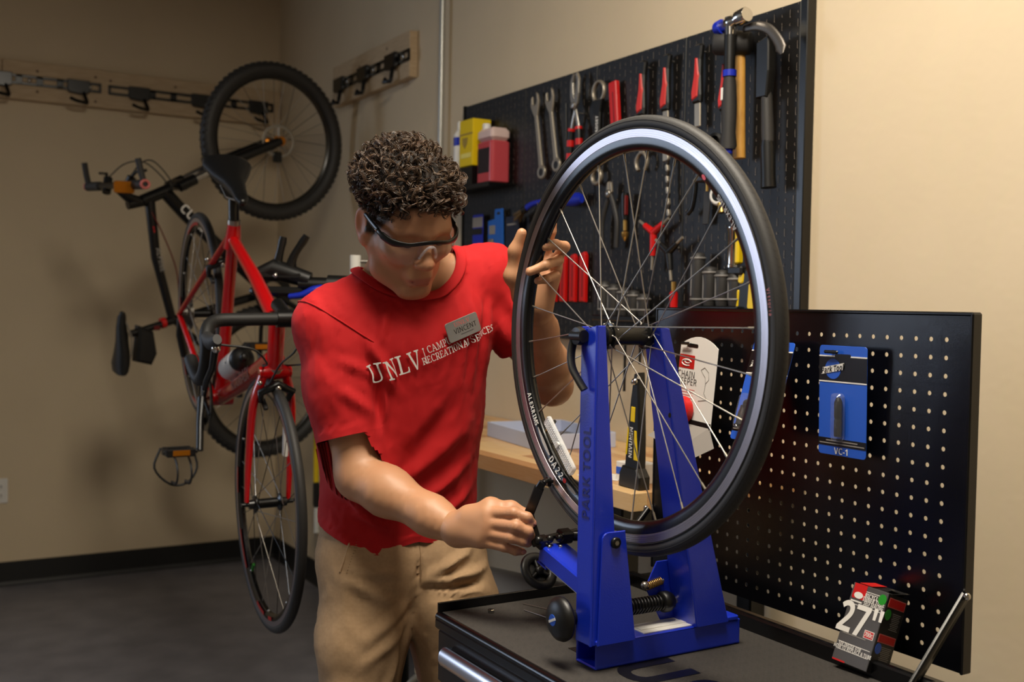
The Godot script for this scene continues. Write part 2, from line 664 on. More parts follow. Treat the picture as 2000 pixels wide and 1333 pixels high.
func room() -> void:
	var wp: Material = mats.wall_paint
	var g := G.new()
	g.box(Vector3(-1.7, 1.55, -0.06), Vector3(3.9, 3.3, 0.12))
	g.box(Vector3(-6.1, 1.55, -0.06), Vector3(1.05, 3.3, 0.12))
	g.box(Vector3(-4.6, 0.55, -0.06), Vector3(1.95, 1.3, 0.12))
	g.box(Vector3(-4.6, 2.99, -0.06), Vector3(1.95, 0.42, 0.12))
	struct("wall_back", g, wp)
	struct("wall_right", G.new().box(Vector3(0.06, 1.55, 4.3), Vector3(0.12, 3.3, 8.84)), wp)
	struct("wall_front", G.new().box(Vector3(-3.2, 1.55, 8.66), Vector3(6.9, 3.3, 0.12)), wp)
	struct("wall_left", G.new().box(Vector3(-6.56, 1.55, 4.3), Vector3(0.12, 3.3, 8.84)), wp)
	struct("floor", G.new().box(Vector3(-3.25, -0.06, 4.3), Vector3(6.8, 0.12, 8.9)), mats.floor_paint)
	struct("ceiling", G.new().box(Vector3(-3.25, 3.13, 4.3), Vector3(6.8, 0.12, 8.9)), mats.ceiling_white)
	g = G.new()
	g.box(Vector3(-4.6, 1.22, -0.06), Vector3(1.95, 0.05, 0.14), 0.004)
	g.box(Vector3(-4.6, 2.76, -0.06), Vector3(1.95, 0.05, 0.14), 0.004)
	for x in [-5.555, -4.6, -3.645]:
		g.box(Vector3(x, 1.99, -0.06), Vector3(0.05, 1.5, 0.14), 0.004)
	var w := struct("window_1", g, mats.white_metal)
	for x in [-5.075, -4.125]:
		part(w, "pane", G.new().box(Vector3(x, 1.99, -0.06), Vector3(0.92, 1.5, 0.008)), mats.window_glass)
	# rubber cove base: a thin upright strip with a small toe
	var prof := [Vector2(0, 0), Vector2(0.016, 0), Vector2(0.011, 0.006), Vector2(0.007, 0.02), Vector2(0.006, 0.112), Vector2(0.0, 0.115)]
	struct("baseboard_back", G.new().prism(prof, 5.5, Transform3D(Basis(Vector3(0, 0, 1), Vector3(0, 1, 0), Vector3(-1, 0, 0)), Vector3(0, 0, 0))), mats.rubber_base)
	struct("baseboard_right", G.new().prism(prof, 8.6, Transform3D(Basis(Vector3(-1, 0, 0), Vector3(0, 1, 0), Vector3(0, 0, -1)), Vector3(0, 0, 8.59))), mats.rubber_base)
	# ceiling lamps
	for l in LAMPS:
		var a: Vector3 = l[0] + Vector3(0, 0.02, 0)
		var t := thing("ceiling_lamp", "flat white ceiling light panel over the workshop floor", "ceiling light", a, "ceiling light panels")
		part(t, "frame", G.new().box(a + Vector3(0.31, 0, 0), Vector3(0.03, 0.04, 1.26), 0.003).box(a - Vector3(0.31, 0, 0), Vector3(0.03, 0.04, 1.26), 0.003).box(a + Vector3(0, 0, 0.615), Vector3(0.6, 0.04, 0.03), 0.003).box(a - Vector3(0, 0, 0.615), Vector3(0.6, 0.04, 0.03), 0.003), mats.white_metal)
		part(t, "diffuser", G.new().box(a + Vector3(0, 0.005, 0), Vector3(0.59, 0.02, 1.2)), mats.lamp_glow)
	# conduit on the right wall
	g = G.new()
	g.tube([Vector3(-0.03, 0.0, 1.967), Vector3(-0.03, 3.06, 1.967)], 0.0105, 14)
	var c := thing("conduit_pipe", "pale metal conduit pipe running straight up the beige wall", "pipe", Vector3(-0.03, 0, 1.967))
	part(c, "pipe", g, mats.galvanised)
	for y in [0.6, 1.75, 2.75]:
		part(c, "strap", G.new().box(Vector3(-0.012, y, 1.967), Vector3(0.024, 0.02, 0.027), 0.003).box(Vector3(-0.003, y, 1.967), Vector3(0.005, 0.02, 0.07), 0.001), mats.galvanised)
	# outlet at the left
	var oz := 0.004
	c = thing("wall_outlet", "ivory wall outlet plate low on the dim wall", "outlet", Vector3(-1.345, 0.395, 0.0))
	part(c, "cover_plate", G.new().prism(rrect(0.072, 0.118, 0.006, 3, Vector2(0, 0)), 0.007, Transform3D(Basis(), Vector3(-1.345, 0.457, 0.0)), 0.002), mats.white_card)
	for y in [0.436, 0.478]:
		part(c, "socket", G.new().prism(rrect(0.034, 0.028, 0.009, 4), 0.004, Transform3D(Basis(), Vector3(-1.345, y, 0.005)), 0.001), mats.white_print)
		part(c, "slot", G.new().box(Vector3(-1.351, y, 0.0095), Vector3(0.003, 0.01, 0.002)).box(Vector3(-1.339, y, 0.0095), Vector3(0.003, 0.012, 0.002)), mats.black_print)


func cabinet() -> void:
	var z0 := 3.887
	var z1 := 4.60
	var t := thing("tool_cabinet", "black steel tool cabinet with grey grid mat on its top", "cabinet", Vector3(-0.75, 0, 4.225))
	var be: Material = mats.black_enamel
	part(t, "body", G.new().box(Vector3(-0.730, 0.45, 4.243), Vector3(0.51, 0.70, 0.714), 0.006).box(Vector3(-0.735, 0.808, 4.243), Vector3(0.51, 0.03, 0.714), 0.006), be)
	# front frame and drawers
	var ys := [[0.700, 0.098], [0.575, 0.12], [0.44, 0.12], [0.27, 0.19]]
	for k in 4:
		var y: float = ys[k][0]
		var h: float = ys[k][1]
		var d := part(t, "drawer", G.new().box(Vector3(-0.99, y + 0.06, 4.243), Vector3(0.02, h, 0.68), 0.006), be)
		var zz := 3.955
		var yh: float = y + 0.072
		var g := G.new()
		g.tube([Vector3(-1.012, yh, zz), Vector3(-1.012, yh, 4.565)], 0.017, 20, true, false, Vector2(1.0, 0.72), Vector3.UP)
		part(d, "handle", g, mats.brushed_aluminium, "bright aluminium drawer pull")
		part(d, "handle_bracket", G.new().box(Vector3(-1.004, yh, 3.95), Vector3(0.02, 0.02, 0.02), 0.002).box(Vector3(-1.004, yh, 4.55), Vector3(0.02, 0.02, 0.02), 0.002), be)
	# worktop rim: raised far end with a corner cut down to the front, low rounded front edge
	var rim := G.new()
	rim.prism([Vector2(-0.990, 0.80), Vector2(-0.990, 0.846), Vector2(-0.47, 0.846), Vector2(-0.47, 0.80)], 0.005, Transform3D(Basis(), Vector3(0, 0, 3.882)), 0.001)
	rim.tube([Vector3(-0.988, 0.822, z0), Vector3(-0.988, 0.822, z1)], 0.0085, 12)
	rim.box(Vector3(-0.989, 0.812, 4.243), Vector3(0.018, 0.022, 0.714), 0.005)
	rim.box(Vector3(-0.563, 0.836, 4.243), Vector3(0.014, 0.040, 0.712), 0.003)
	rim.box(Vector3(-0.515, 0.820, 4.243), Vector3(0.085, 0.012, 0.712), 0.002)
	rim.box(Vector3(-0.8, 0.84, 4.604), Vector3(0.36, 0.05, 0.006), 0.001)
	part(t, "worktop_rim", rim, be)
	part(t, "worktop_mat", G.new().box(Vector3(-0.7755, 0.8265, 4.243), Vector3(0.419, 0.007, 0.708), 0.002), mats.mat_rubber, "grey rubber mat with a fine square grid")
	var tf := Transform3D(Basis(Vector3(0, 0, 1), Vector3(1, 0, 0), Vector3(0, 1, 0)), Vector3(-0.845, 0.8302, 4.395))
	part(t, "mat_lettering", G.new().text("HUSKY", 0.11, flat(tf, 0.0006), 10), mats.black_satin)
	# perforated back board
	var pit := 0.02753
	var zl := 3.836
	var zr := 4.576
	var yb := 0.845
	var yt := 1.379
	var cz0 := 4.531 - 23.5 * pit
	var cz1 := 4.531 + 0.5 * pit
	var cy1 := 1.340 + 0.5 * pit
	var cy0 := 1.340 - 17.5 * pit
	var x0 := -0.471
	var th := 0.0016
	var b := G.new()
	for q in [[zl, yb, zr, cy0], [zl, cy1, zr, yt], [zl, cy0, cz0, cy1], [cz1, cy0, zr, cy1]]:
		b.box(Vector3(x0 + th * 0.5, (q[1] + q[3]) * 0.5, (q[0] + q[2]) * 0.5), Vector3(th, q[3] - q[1], q[2] - q[0]))
	var ring := []
	var sq := []
	for k in 16:
		var an := TAU * (k + 0.5) / 16
		var dv := Vector2(cos(an), sin(an))
		ring.append(dv * 0.0037)
		sq.append(dv / maxf(absf(dv.x), absf(dv.y)) * pit * 0.5)
	for k in [1, 5, 9, 13]:  # square corners
		sq[k] = Vector2(signf(sq[k].x), signf(sq[k].y)) * pit * 0.5
	for row in 18:
		for cc in 24:
			var cy := 1.340 - row * pit
			var cz := 4.531 - cc * pit
			for side in [0, 1]:
				var s := b.v.size()
				var nn := Vector3(-1, 0, 0) if side == 0 else Vector3(1, 0, 0)
				for k in 16:
					b.add(Vector3(x0 + th * side, cy + ring[k].y, cz + ring[k].x), nn)
					b.add(Vector3(x0 + th * side, cy + sq[k].y, cz + sq[k].x), nn)
				for k in 16:
					var k2 := (k + 1) % 16
					b.tri(s + k * 2, s + k * 2 + 1, s + k2 * 2 + 1)
					b.tri(s + k * 2, s + k2 * 2 + 1, s + k2 * 2)
			var s2 := b.v.size()
			for k in 16:
				var nd := Vector3(0, -ring[k].y, -ring[k].x).normalized()
				b.add(Vector3(x0, cy + ring[k].y, cz + ring[k].x), nd)
				b.add(Vector3(x0 + th, cy + ring[k].y, cz + ring[k].x), nd)
			for k in 16:
				var k2 := (k + 1) % 16
				b.tri(s2 + k * 2, s2 + k * 2 + 1, s2 + k2 * 2 + 1)
				b.tri(s2 + k * 2, s2 + k2 * 2 + 1, s2 + k2 * 2)
	var bd := part(t, "perforated_board", b, mats.board_enamel, "upright black board with rows of round holes")
	var fr := G.new()
	fr.box(Vector3(x0 + 0.009, (yb + yt) * 0.5, zr - 0.002), Vector3(0.022, yt - yb + 0.004, 0.006), 0.002)
	fr.box(Vector3(x0 + 0.009, (yb + yt) * 0.5, zl + 0.002), Vector3(0.022, yt - yb + 0.004, 0.006), 0.002)
	fr.box(Vector3(x0 + 0.009, yt, (zl + zr) * 0.5), Vector3(0.022, 0.006, zr - zl), 0.002)
	part(bd, "board_flange", fr, mats.black_enamel)
	for z in [zr + 0.004, zl - 0.004]:
		var br := G.new()
		br.tube([Vector3(-0.475, 0.963, z), Vector3(-0.60, 0.835, z)], 0.011, 4, true, false, Vector2(1, 0.25), Vector3(0, 0, 1).cross(Vector3(1, 1, 0)))
		var bo := part(t, "brace", br, be)
		part(bo, "brace_screw", G.new().ball(Vector3(-0.48, 0.965, z + (0.006 if z > 4 else -0.006)), 0.006, 12), mats.chrome)
	for x in [-0.95, -0.53]:
		for z in [3.92, 4.53]:
			var c := part(t, "caster_wheel", G.new().lathe([Vector2(0, -0.015), Vector2(0.045, -0.015), Vector2(0.05, -0.01), Vector2(0.05, 0.01), Vector2(0.045, 0.015), Vector2(0, 0.015)], Vector3(x, 0.05, z), Vector3(0, 0, 1), 20), mats.black_plastic)
			part(c, "caster_fork", G.new().box(Vector3(x, 0.085, z), Vector3(0.04, 0.05, 0.04), 0.004), mats.steel)
	# small nut lying on the mat
	var hex := []
	for k in 6:
		hex.append(Vector2(cos(TAU * k / 6), sin(TAU * k / 6)) * 0.0065)
	var up := Basis(Vector3(1, 0, 0), Vector3(0, 0, -1), Vector3(0, 1, 0))
	var nt := thing("hex_nut", "small shiny hex nut lying on the grey grid mat", "nut", Vector3(-0.909, 0.830, 3.935))
	part(nt, "nut", G.new().prism(hex, 0.0065, Transform3D(up, Vector3(-0.909, 0.830, 3.935)), 0.0008), mats.chrome)
	part(nt, "thread_hole", G.new().prism(oval(0.0035, 0.0035, 14), 0.0004, Transform3D(up, Vector3(-0.909, 0.8364, 3.935))), mats.black_print)
	for a in [[Vector3(-0.83, 0.8315, 3.915), Vector3(-0.80, 0.8315, 3.99)], [Vector3(-0.85, 0.8315, 3.95), Vector3(-0.835, 0.8315, 4.03)]]:
		solo("spoke_offcut", "thin wire offcut lying on the mat near the black knob", "wire", G.new().rod(a[0], a[1], 0.0009, 6), mats.steel, "wire offcuts on the mat")


const HUB := Vector3(-0.856, 1.3357, 4.2485)


func stand() -> void:
	var bl: Material = mats.blue_enamel
	var bk: Material = mats.black_satin
	var t := thing("truing_stand", "blue steel wheel truing stand on the cabinet top", "truing stand", Vector3(-0.775, 0.830, 4.2485))
	var xa := -0.922
	var xb := -0.632
	var g := G.new()
	var yb := 0.831
	var yt := 0.872
	var zf := 4.276
	var zk := 4.222
	g.box(Vector3((xa + xb) / 2, yb + 0.002, (zf + zk) / 2), Vector3(xb - xa, 0.004, zf - zk), 0.0015)
	g.box(Vector3((xa + xb) / 2, yt - 0.002, (zf + zk) / 2), Vector3(xb - xa, 0.004, zf - zk), 0.0015)
	g.box(Vector3((xa + xb) / 2, (yb + yt) / 2, zf - 0.002), Vector3(xb - xa, yt - yb, 0.004), 0.0018)
	g.box(Vector3((xa + xb) / 2, (yb + yt) / 2, zk + 0.002), Vector3(xb - xa, yt - yb, 0.004), 0.0018)
	g.box(Vector3(xb - 0.002, (yb + yt) / 2, (zf + zk) / 2), Vector3(0.004, yt - yb, zf - zk), 0.0018)
	g.box(Vector3(-0.675, yt + 0.003, 4.258), Vector3(0.075, 0.008, 0.04), 0.002)
	part(t, "base_tube", g, bl)
	# pale paper label lying on the tube
	part(t, "base_label", G.new().box(Vector3(-0.775, yt + 0.0009, 4.249), Vector3(0.105, 0.0012, 0.044)).box(Vector3(-0.775, yt + 0.0021, 4.25), Vector3(0.095, 0.0009, 0.014)), mats.white_print, "white paper label on the base")
	# left upright: a folded channel
	g = G.new()
	var th := 0.003
	g.prism([Vector2(-0.9375, 0.872), Vector2(-0.9375, 1.352), Vector2(-0.921, 1.352), Vector2(-0.897, 1.041), Vector2(-0.878, 0.872)], th, Transform3D(Basis(), Vector3(0, 0, 4.280)), 0.0008)
	g.prism([Vector2(4.245, 0.872), Vector2(4.245, 1.345), Vector2(4.283, 1.352), Vector2(4.283, 0.872)], th, Transform3D(Basis(Vector3(0, 0, 1), Vector3(0, 1, 0), Vector3(-1, 0, 0)), Vector3(-0.9345, 0, 0)), 0.0008)
	g.prism([Vector2(-0.9375, 0.872), Vector2(-0.9375, 1.35), Vector2(-0.925, 1.35), Vector2(-0.91, 1.04), Vector2(-0.90, 0.872)], th, Transform3D(Basis(), Vector3(0, 0, 4.243)), 0.0008)
	g.tube([Vector3(-0.936, 0.872, 4.2815), Vector3(-0.936, 1.35, 4.2815)], 0.0024, 8)
	var up := part(t, "upright", g, bl, "near folded blue upright")
	var tf := Transform3D(Basis(Vector3(0, 1, 0), Vector3(0, 0, -1), Vector3(-1, 0, 0)), Vector3(-0.9378, 1.13, 4.2645))
	# vertical raised lettering on the folded side
	part(up, "lettering", G.new().text("PARK TOOL", 0.019, flat(tf, 0.0003), 10), mk("blue_letter", Color(0.075, 0.105, 0.44), 0.4))
	# bracket on the front of it with its pivot bolt
	g = G.new()
	var pl := [Vector2(-0.928, 0.872), Vector2(-0.924, 1.030)]
	for k in 5:
		var an := PI - PI * 0.5 * k / 4.0
		pl.append(Vector2(-0.912, 1.031) + Vector2(cos(an), sin(an)) * 0.012)
	pl.append_array([Vector2(-0.881, 1.043), Vector2(-0.857, 0.872)])
	g.prism(pl, 0.0032, Transform3D(Basis(), Vector3(0, 0, 4.2855)), 0.001)
	g.box(Vector3(-0.880, 0.958, 4.2845), Vector3(0.004, 0.168, 0.008), 0.001, Basis(Vector3(0, 0, 1), 0.138))
	g.box(Vector3(-0.892, 0.876, 4.272), Vector3(0.074, 0.008, 0.03), 0.002)
	part(t, "bracket", g, bl)
	var hexp := []
	for k in 6:
		hexp.append(Vector2(-0.9, 1.0265) + Vector2(cos(TAU * k / 6), sin(TAU * k / 6)) * 0.0038)
	var bo := part(t, "pivot_bolt", G.new().lathe([Vector2(0, 0), Vector2(0.0085, 0.0), Vector2(0.0085, 0.004), Vector2(0.007, 0.0055), Vector2(0.0, 0.0055)], Vector3(-0.9, 1.0265, 4.2885), Vector3(0, 0, 1), 24), bk)
	part(bo, "hex_socket", G.new().prism(hexp, 0.0005, Transform3D(Basis(), Vector3(0, 0, 4.2938))), mats.steel)
	# right upright, leaning outwards
	g = G.new()
	g.prism([Vector2(-0.819, 1.352), Vector2(-0.800, 1.348), Vector2(-0.664, 0.872), Vector2(-0.731, 0.872)], th, Transform3D(Basis(), Vector3(0, 0, 4.280)), 0.0008)
	g.face([Vector3(-0.819, 1.352, 4.283), Vector3(-0.731, 0.872, 4.283), Vector3(-0.731, 0.872, 4.225), Vector3(-0.819, 1.345, 4.243)])
	g.face([Vector3(-0.816, 1.352, 4.283), Vector3(-0.728, 0.872, 4.283), Vector3(-0.728, 0.872, 4.225), Vector3(-0.816, 1.345, 4.243)])
	g.face([Vector3(-0.819, 1.345, 4.243), Vector3(-0.731, 0.872, 4.225), Vector3(-0.700, 0.872, 4.225), Vector3(-0.806, 1.345, 4.243)])
	g.face([Vector3(-0.819, 1.352, 4.283), Vector3(-0.816, 1.352, 4.283), Vector3(-0.816, 1.345, 4.243), Vector3(-0.819, 1.345, 4.243)])
	g.tube([Vector3(-0.818, 1.351, 4.2815), Vector3(-0.730, 0.874, 4.2815)], 0.0022, 8)
	var ru := part(t, "upright", g, bl, "far blue upright leaning outwards")
	part(ru, "screw_hole", G.new().prism(oval(0.0028, 0.004, 14, Vector2(-0.7965, 1.214)), 0.0004, Transform3D(Basis(), Vector3(0, 0, 4.2830))), mats.black_print)
	g = G.new()
	g.prism([Vector2(-0.758, 0.873), Vector2(-0.790, 0.93), Vector2(-0.768, 0.97), Vector2(-0.742, 0.97), Vector2(-0.728, 0.873)], 0.003, Transform3D(Basis(), Vector3(0, 0, 4.222)), 0.0008)
	part(t, "bracket", g, bl)
	# adjusting rod, spring and mushroom knob
	var ax := Vector3(1, 0.0, 0)
	g = G.new()
	g.rod(Vector3(-0.955, 0.906, 4.236), Vector3(-0.73, 0.906, 4.236), 0.0055, 14)
	part(t, "adjusting_rod", g, mats.steel)
	g = G.new()
	g.lathe([Vector2(0, -0.010), Vector2(0.0125, -0.010), Vector2(0.0135, 0.0), Vector2(0.0135, 0.012), Vector2(0.0, 0.012)], Vector3(-0.873, 0.906, 4.236), ax, 20)
	g.lathe([Vector2(0, 0), Vector2(0.014, 0), Vector2(0.017, 0.004), Vector2(0.017, 0.014), Vector2(0.013, 0.022), Vector2(0, 0.022)], Vector3(-0.768, 0.906, 4.236), ax, 20)
	g.rod(Vector3(-0.86, 0.906, 4.236), Vector3(-0.765, 0.906, 4.236), 0.009, 14)
	part(t, "thrust_collar", g, mats.black_plastic)
	var hel := []
	for k in 15 * 14 + 1:
		var an := TAU * k / 14.0
		hel.append(Vector3(-0.862 + 0.094 * k / 210.0, 0.906 + sin(an) * 0.0118, 4.236 + cos(an) * 0.0118))
	part(t, "spring", G.new().tube(hel, 0.0016, 6), mats.black_satin)
	hel = []
	for k in 9 * 12 + 1:
		var an := TAU * k / 12.0
		hel.append(Vector3(-0.79 + 0.03 * k / 108.0, 0.932 + 0.006 * k / 108.0 + sin(an) * 0.006, 4.226 + cos(an) * 0.006))
	var s2 := part(t, "spring", G.new().tube(hel, 0.0011, 5), mats.brass)
	part(s2, "spring_seat", G.new().ball(Vector3(-0.793, 0.934, 4.226), 0.0065, 12).rod(Vector3(-0.79, 0.932, 4.226), Vector3(-0.755, 0.938, 4.226), 0.003), mats.steel)
	var kc := Vector3(-0.952, 0.905, 4.236)
	var kn := part(t, "knob", G.new().lathe([Vector2(0.0, -0.004), Vector2(0.010, -0.004), Vector2(0.019, 0.0), Vector2(0.0335, 0.004), Vector2(0.0345, 0.008), Vector2(0.032, 0.014), Vector2(0.025, 0.0195), Vector2(0.014, 0.0228), Vector2(0.0, 0.024)], kc, Vector3(-1, 0.0, 0), 40, 0.4).lathe([Vector2(0.0, -0.018), Vector2(0.011, -0.018), Vector2(0.0125, -0.014), Vector2(0.0125, -0.003)], kc, Vector3(-1, 0, 0), 20), mats.black_plastic)
	var dtf := Transform3D(Basis(Vector3(0, 0, 1), Vector3(0, 1, 0), Vector3(-1, 0, 0)), kc + Vector3(-0.0228, 0, 0))
	part(kn, "badge", G.new().prism(oval(0.0088, 0.0088, 24), 0.0012, dtf, 0.0003), mats.blue_print)
	part(kn, "badge_stripe", G.new().box(dtf * Vector3(0, 0, 0.0014), Vector3(0.0006, 0.0038, 0.019), 0.0, Basis(Vector3(1, 0, 0), -0.45)), mats.white_print)
	# caliper arm reaching back along the wheel
	var a0 := Vector3(-0.860, 0.917, 4.232)
	var a1 := Vector3(-0.860, 0.961, 4.053)
	var dir := (a1 - a0).normalized()
	var ab := Basis(Vector3(1, 0, 0), Vector3(1, 0, 0).cross(dir) * -1.0, dir)
	ab.y = dir.cross(Vector3(1, 0, 0))
	var len := a0.distance_to(a1)
	g = G.new()
	g.box((a0 + a1) / 2, Vector3(0.052, 0.030, len), 0.003, ab)
	g.box(a1 + ab.y * 0.018 - dir * 0.012, Vector3(0.05, 0.004, 0.03), 0.001, ab)
	var arm := part(t, "caliper_arm", g, bl)
	part(arm, "arm_label", G.new().box((a0 + a1) / 2 + ab.y * 0.0155 + dir * 0.013, Vector3(0.046, 0.001, 0.115), 0.0, ab), mats.white_print, "white paper label on the arm")
	# fingers and their pivot at the arm's end
	g = G.new()
	g.rod(a1 + Vector3(-0.034, 0.022, 0.002), a1 + Vector3(0.050, 0.030, 0.002), 0.005, 12)
	g.box(a1 + Vector3(-0.022, 0.018, 0.004), Vector3(0.022, 0.02, 0.022), 0.003, ab)
	g.box(a1 + Vector3(0.024, 0.024, 0.004), Vector3(0.026, 0.022, 0.022), 0.003, ab)
	for q in [-0.034, -0.012, 0.008]:
		g.ball(a1 + Vector3(q, 0.024, 0.012), 0.0075, 12)
	var cp := part(t, "caliper", g, bk)
	part(cp, "caliper_screw", G.new().ball(a1 + Vector3(-0.016, 0.012, 0.018), 0.0042, 10).ball(a1 + Vector3(0.006, 0.010, 0.018), 0.0042, 10), mats.chrome)
	var f1 := [Vector3(-0.893, 0.976, 4.060), Vector3(-0.899, 1.025, 4.040), Vector3(-0.897, 1.074, 4.068), Vector3(-0.894, 1.084, 4.074), Vector3(-0.886, 1.086, 4.070), Vector3(-0.872, 1.083, 4.064)]
	g = G.new()
	var xb2 := Basis()
	for k in f1.size() - 1:
		var d: Vector3 = f1[k + 1] - f1[k]
		var zz := d.normalized()
		var sd := Vector3(0.6, 0.1, 0.6) if k < 3 else Vector3(0, 0.2, 1)
		sd = (sd - zz * sd.dot(zz)).normalized()
		g.box((f1[k] + f1[k + 1]) / 2, Vector3(0.017 if k < 2 else 0.013, 0.006, d.length() + 0.004), 0.0015, Basis(sd, zz.cross(sd), zz))
	g.box(f1[5] + Vector3(-0.004, 0, 0), Vector3(0.008, 0.016, 0.012), 0.002)
	part(t, "caliper_finger", g, bk, "near black bent finger held by the hand")
	g = G.new()
	var f2 := curve([Vector3(-0.828, 0.984, 4.058), Vector3(-0.805, 0.988, 4.075), Vector3(-0.795, 1.01, 4.092), Vector3(-0.812, 1.06, 4.085), Vector3(-0.842, 1.085, 4.07)], 5)
	g.tube(f2, 0.0085, 10, true, false, Vector2(1.0, 0.6))
	g.box(Vector3(-0.846, 1.085, 4.068), Vector3(0.01, 0.016, 0.012), 0.002)
	part(t, "caliper_finger", g, bk, "far black bent finger behind the rim")
	# spoked hand wheel under the arm
	var wc := Vector3(-0.864, 0.919, 4.020)
	var wa := Vector3(0.05, 0.62, 0.78).normalized()
	g = G.new()
	g.tube(_ring(wc, wa, 0.027), 0.0055, 12, false, true, Vector2(1.0, 1.6), wa)
	g.ball(wc, 0.009, 12)
	var hx := wa.cross(Vector3.UP).normalized()
	for k in 3:
		var rd := hx.rotated(wa, TAU * k / 3.0 + 0.5)
		g.rod(wc, wc + rd * 0.026, 0.0035, 8)
	g.lathe([Vector2(0.0, -0.006), Vector2(0.025, -0.006), Vector2(0.025, -0.004), Vector2(0, -0.004)], wc, wa, 24)
	var hw := part(t, "hand_wheel", g, mats.black_plastic)
	part(hw, "screw", G.new().rod(wc, wc + wa * 0.042, 0.0045, 10), mats.steel)


func _ring(c: Vector3, ax: Vector3, r: float, seg := 36) -> Array:
	var x := (Vector3.UP if absf(ax.y) < 0.9 else Vector3.RIGHT).cross(ax).normalized()
	var y := ax.cross(x)
	var o := []
	for k in seg:
		o.append(c + (x * cos(TAU * k / seg) + y * sin(TAU * k / seg)) * r)
	return o


# the wheel's own plane: angle from +z towards +y, radius, place across (towards -x)
func wp(r: float, deg: float, across := 0.0) -> Vector3:
	var a := deg_to_rad(deg)
	return HUB + Vector3(-across, sin(a) * r, cos(a) * r)


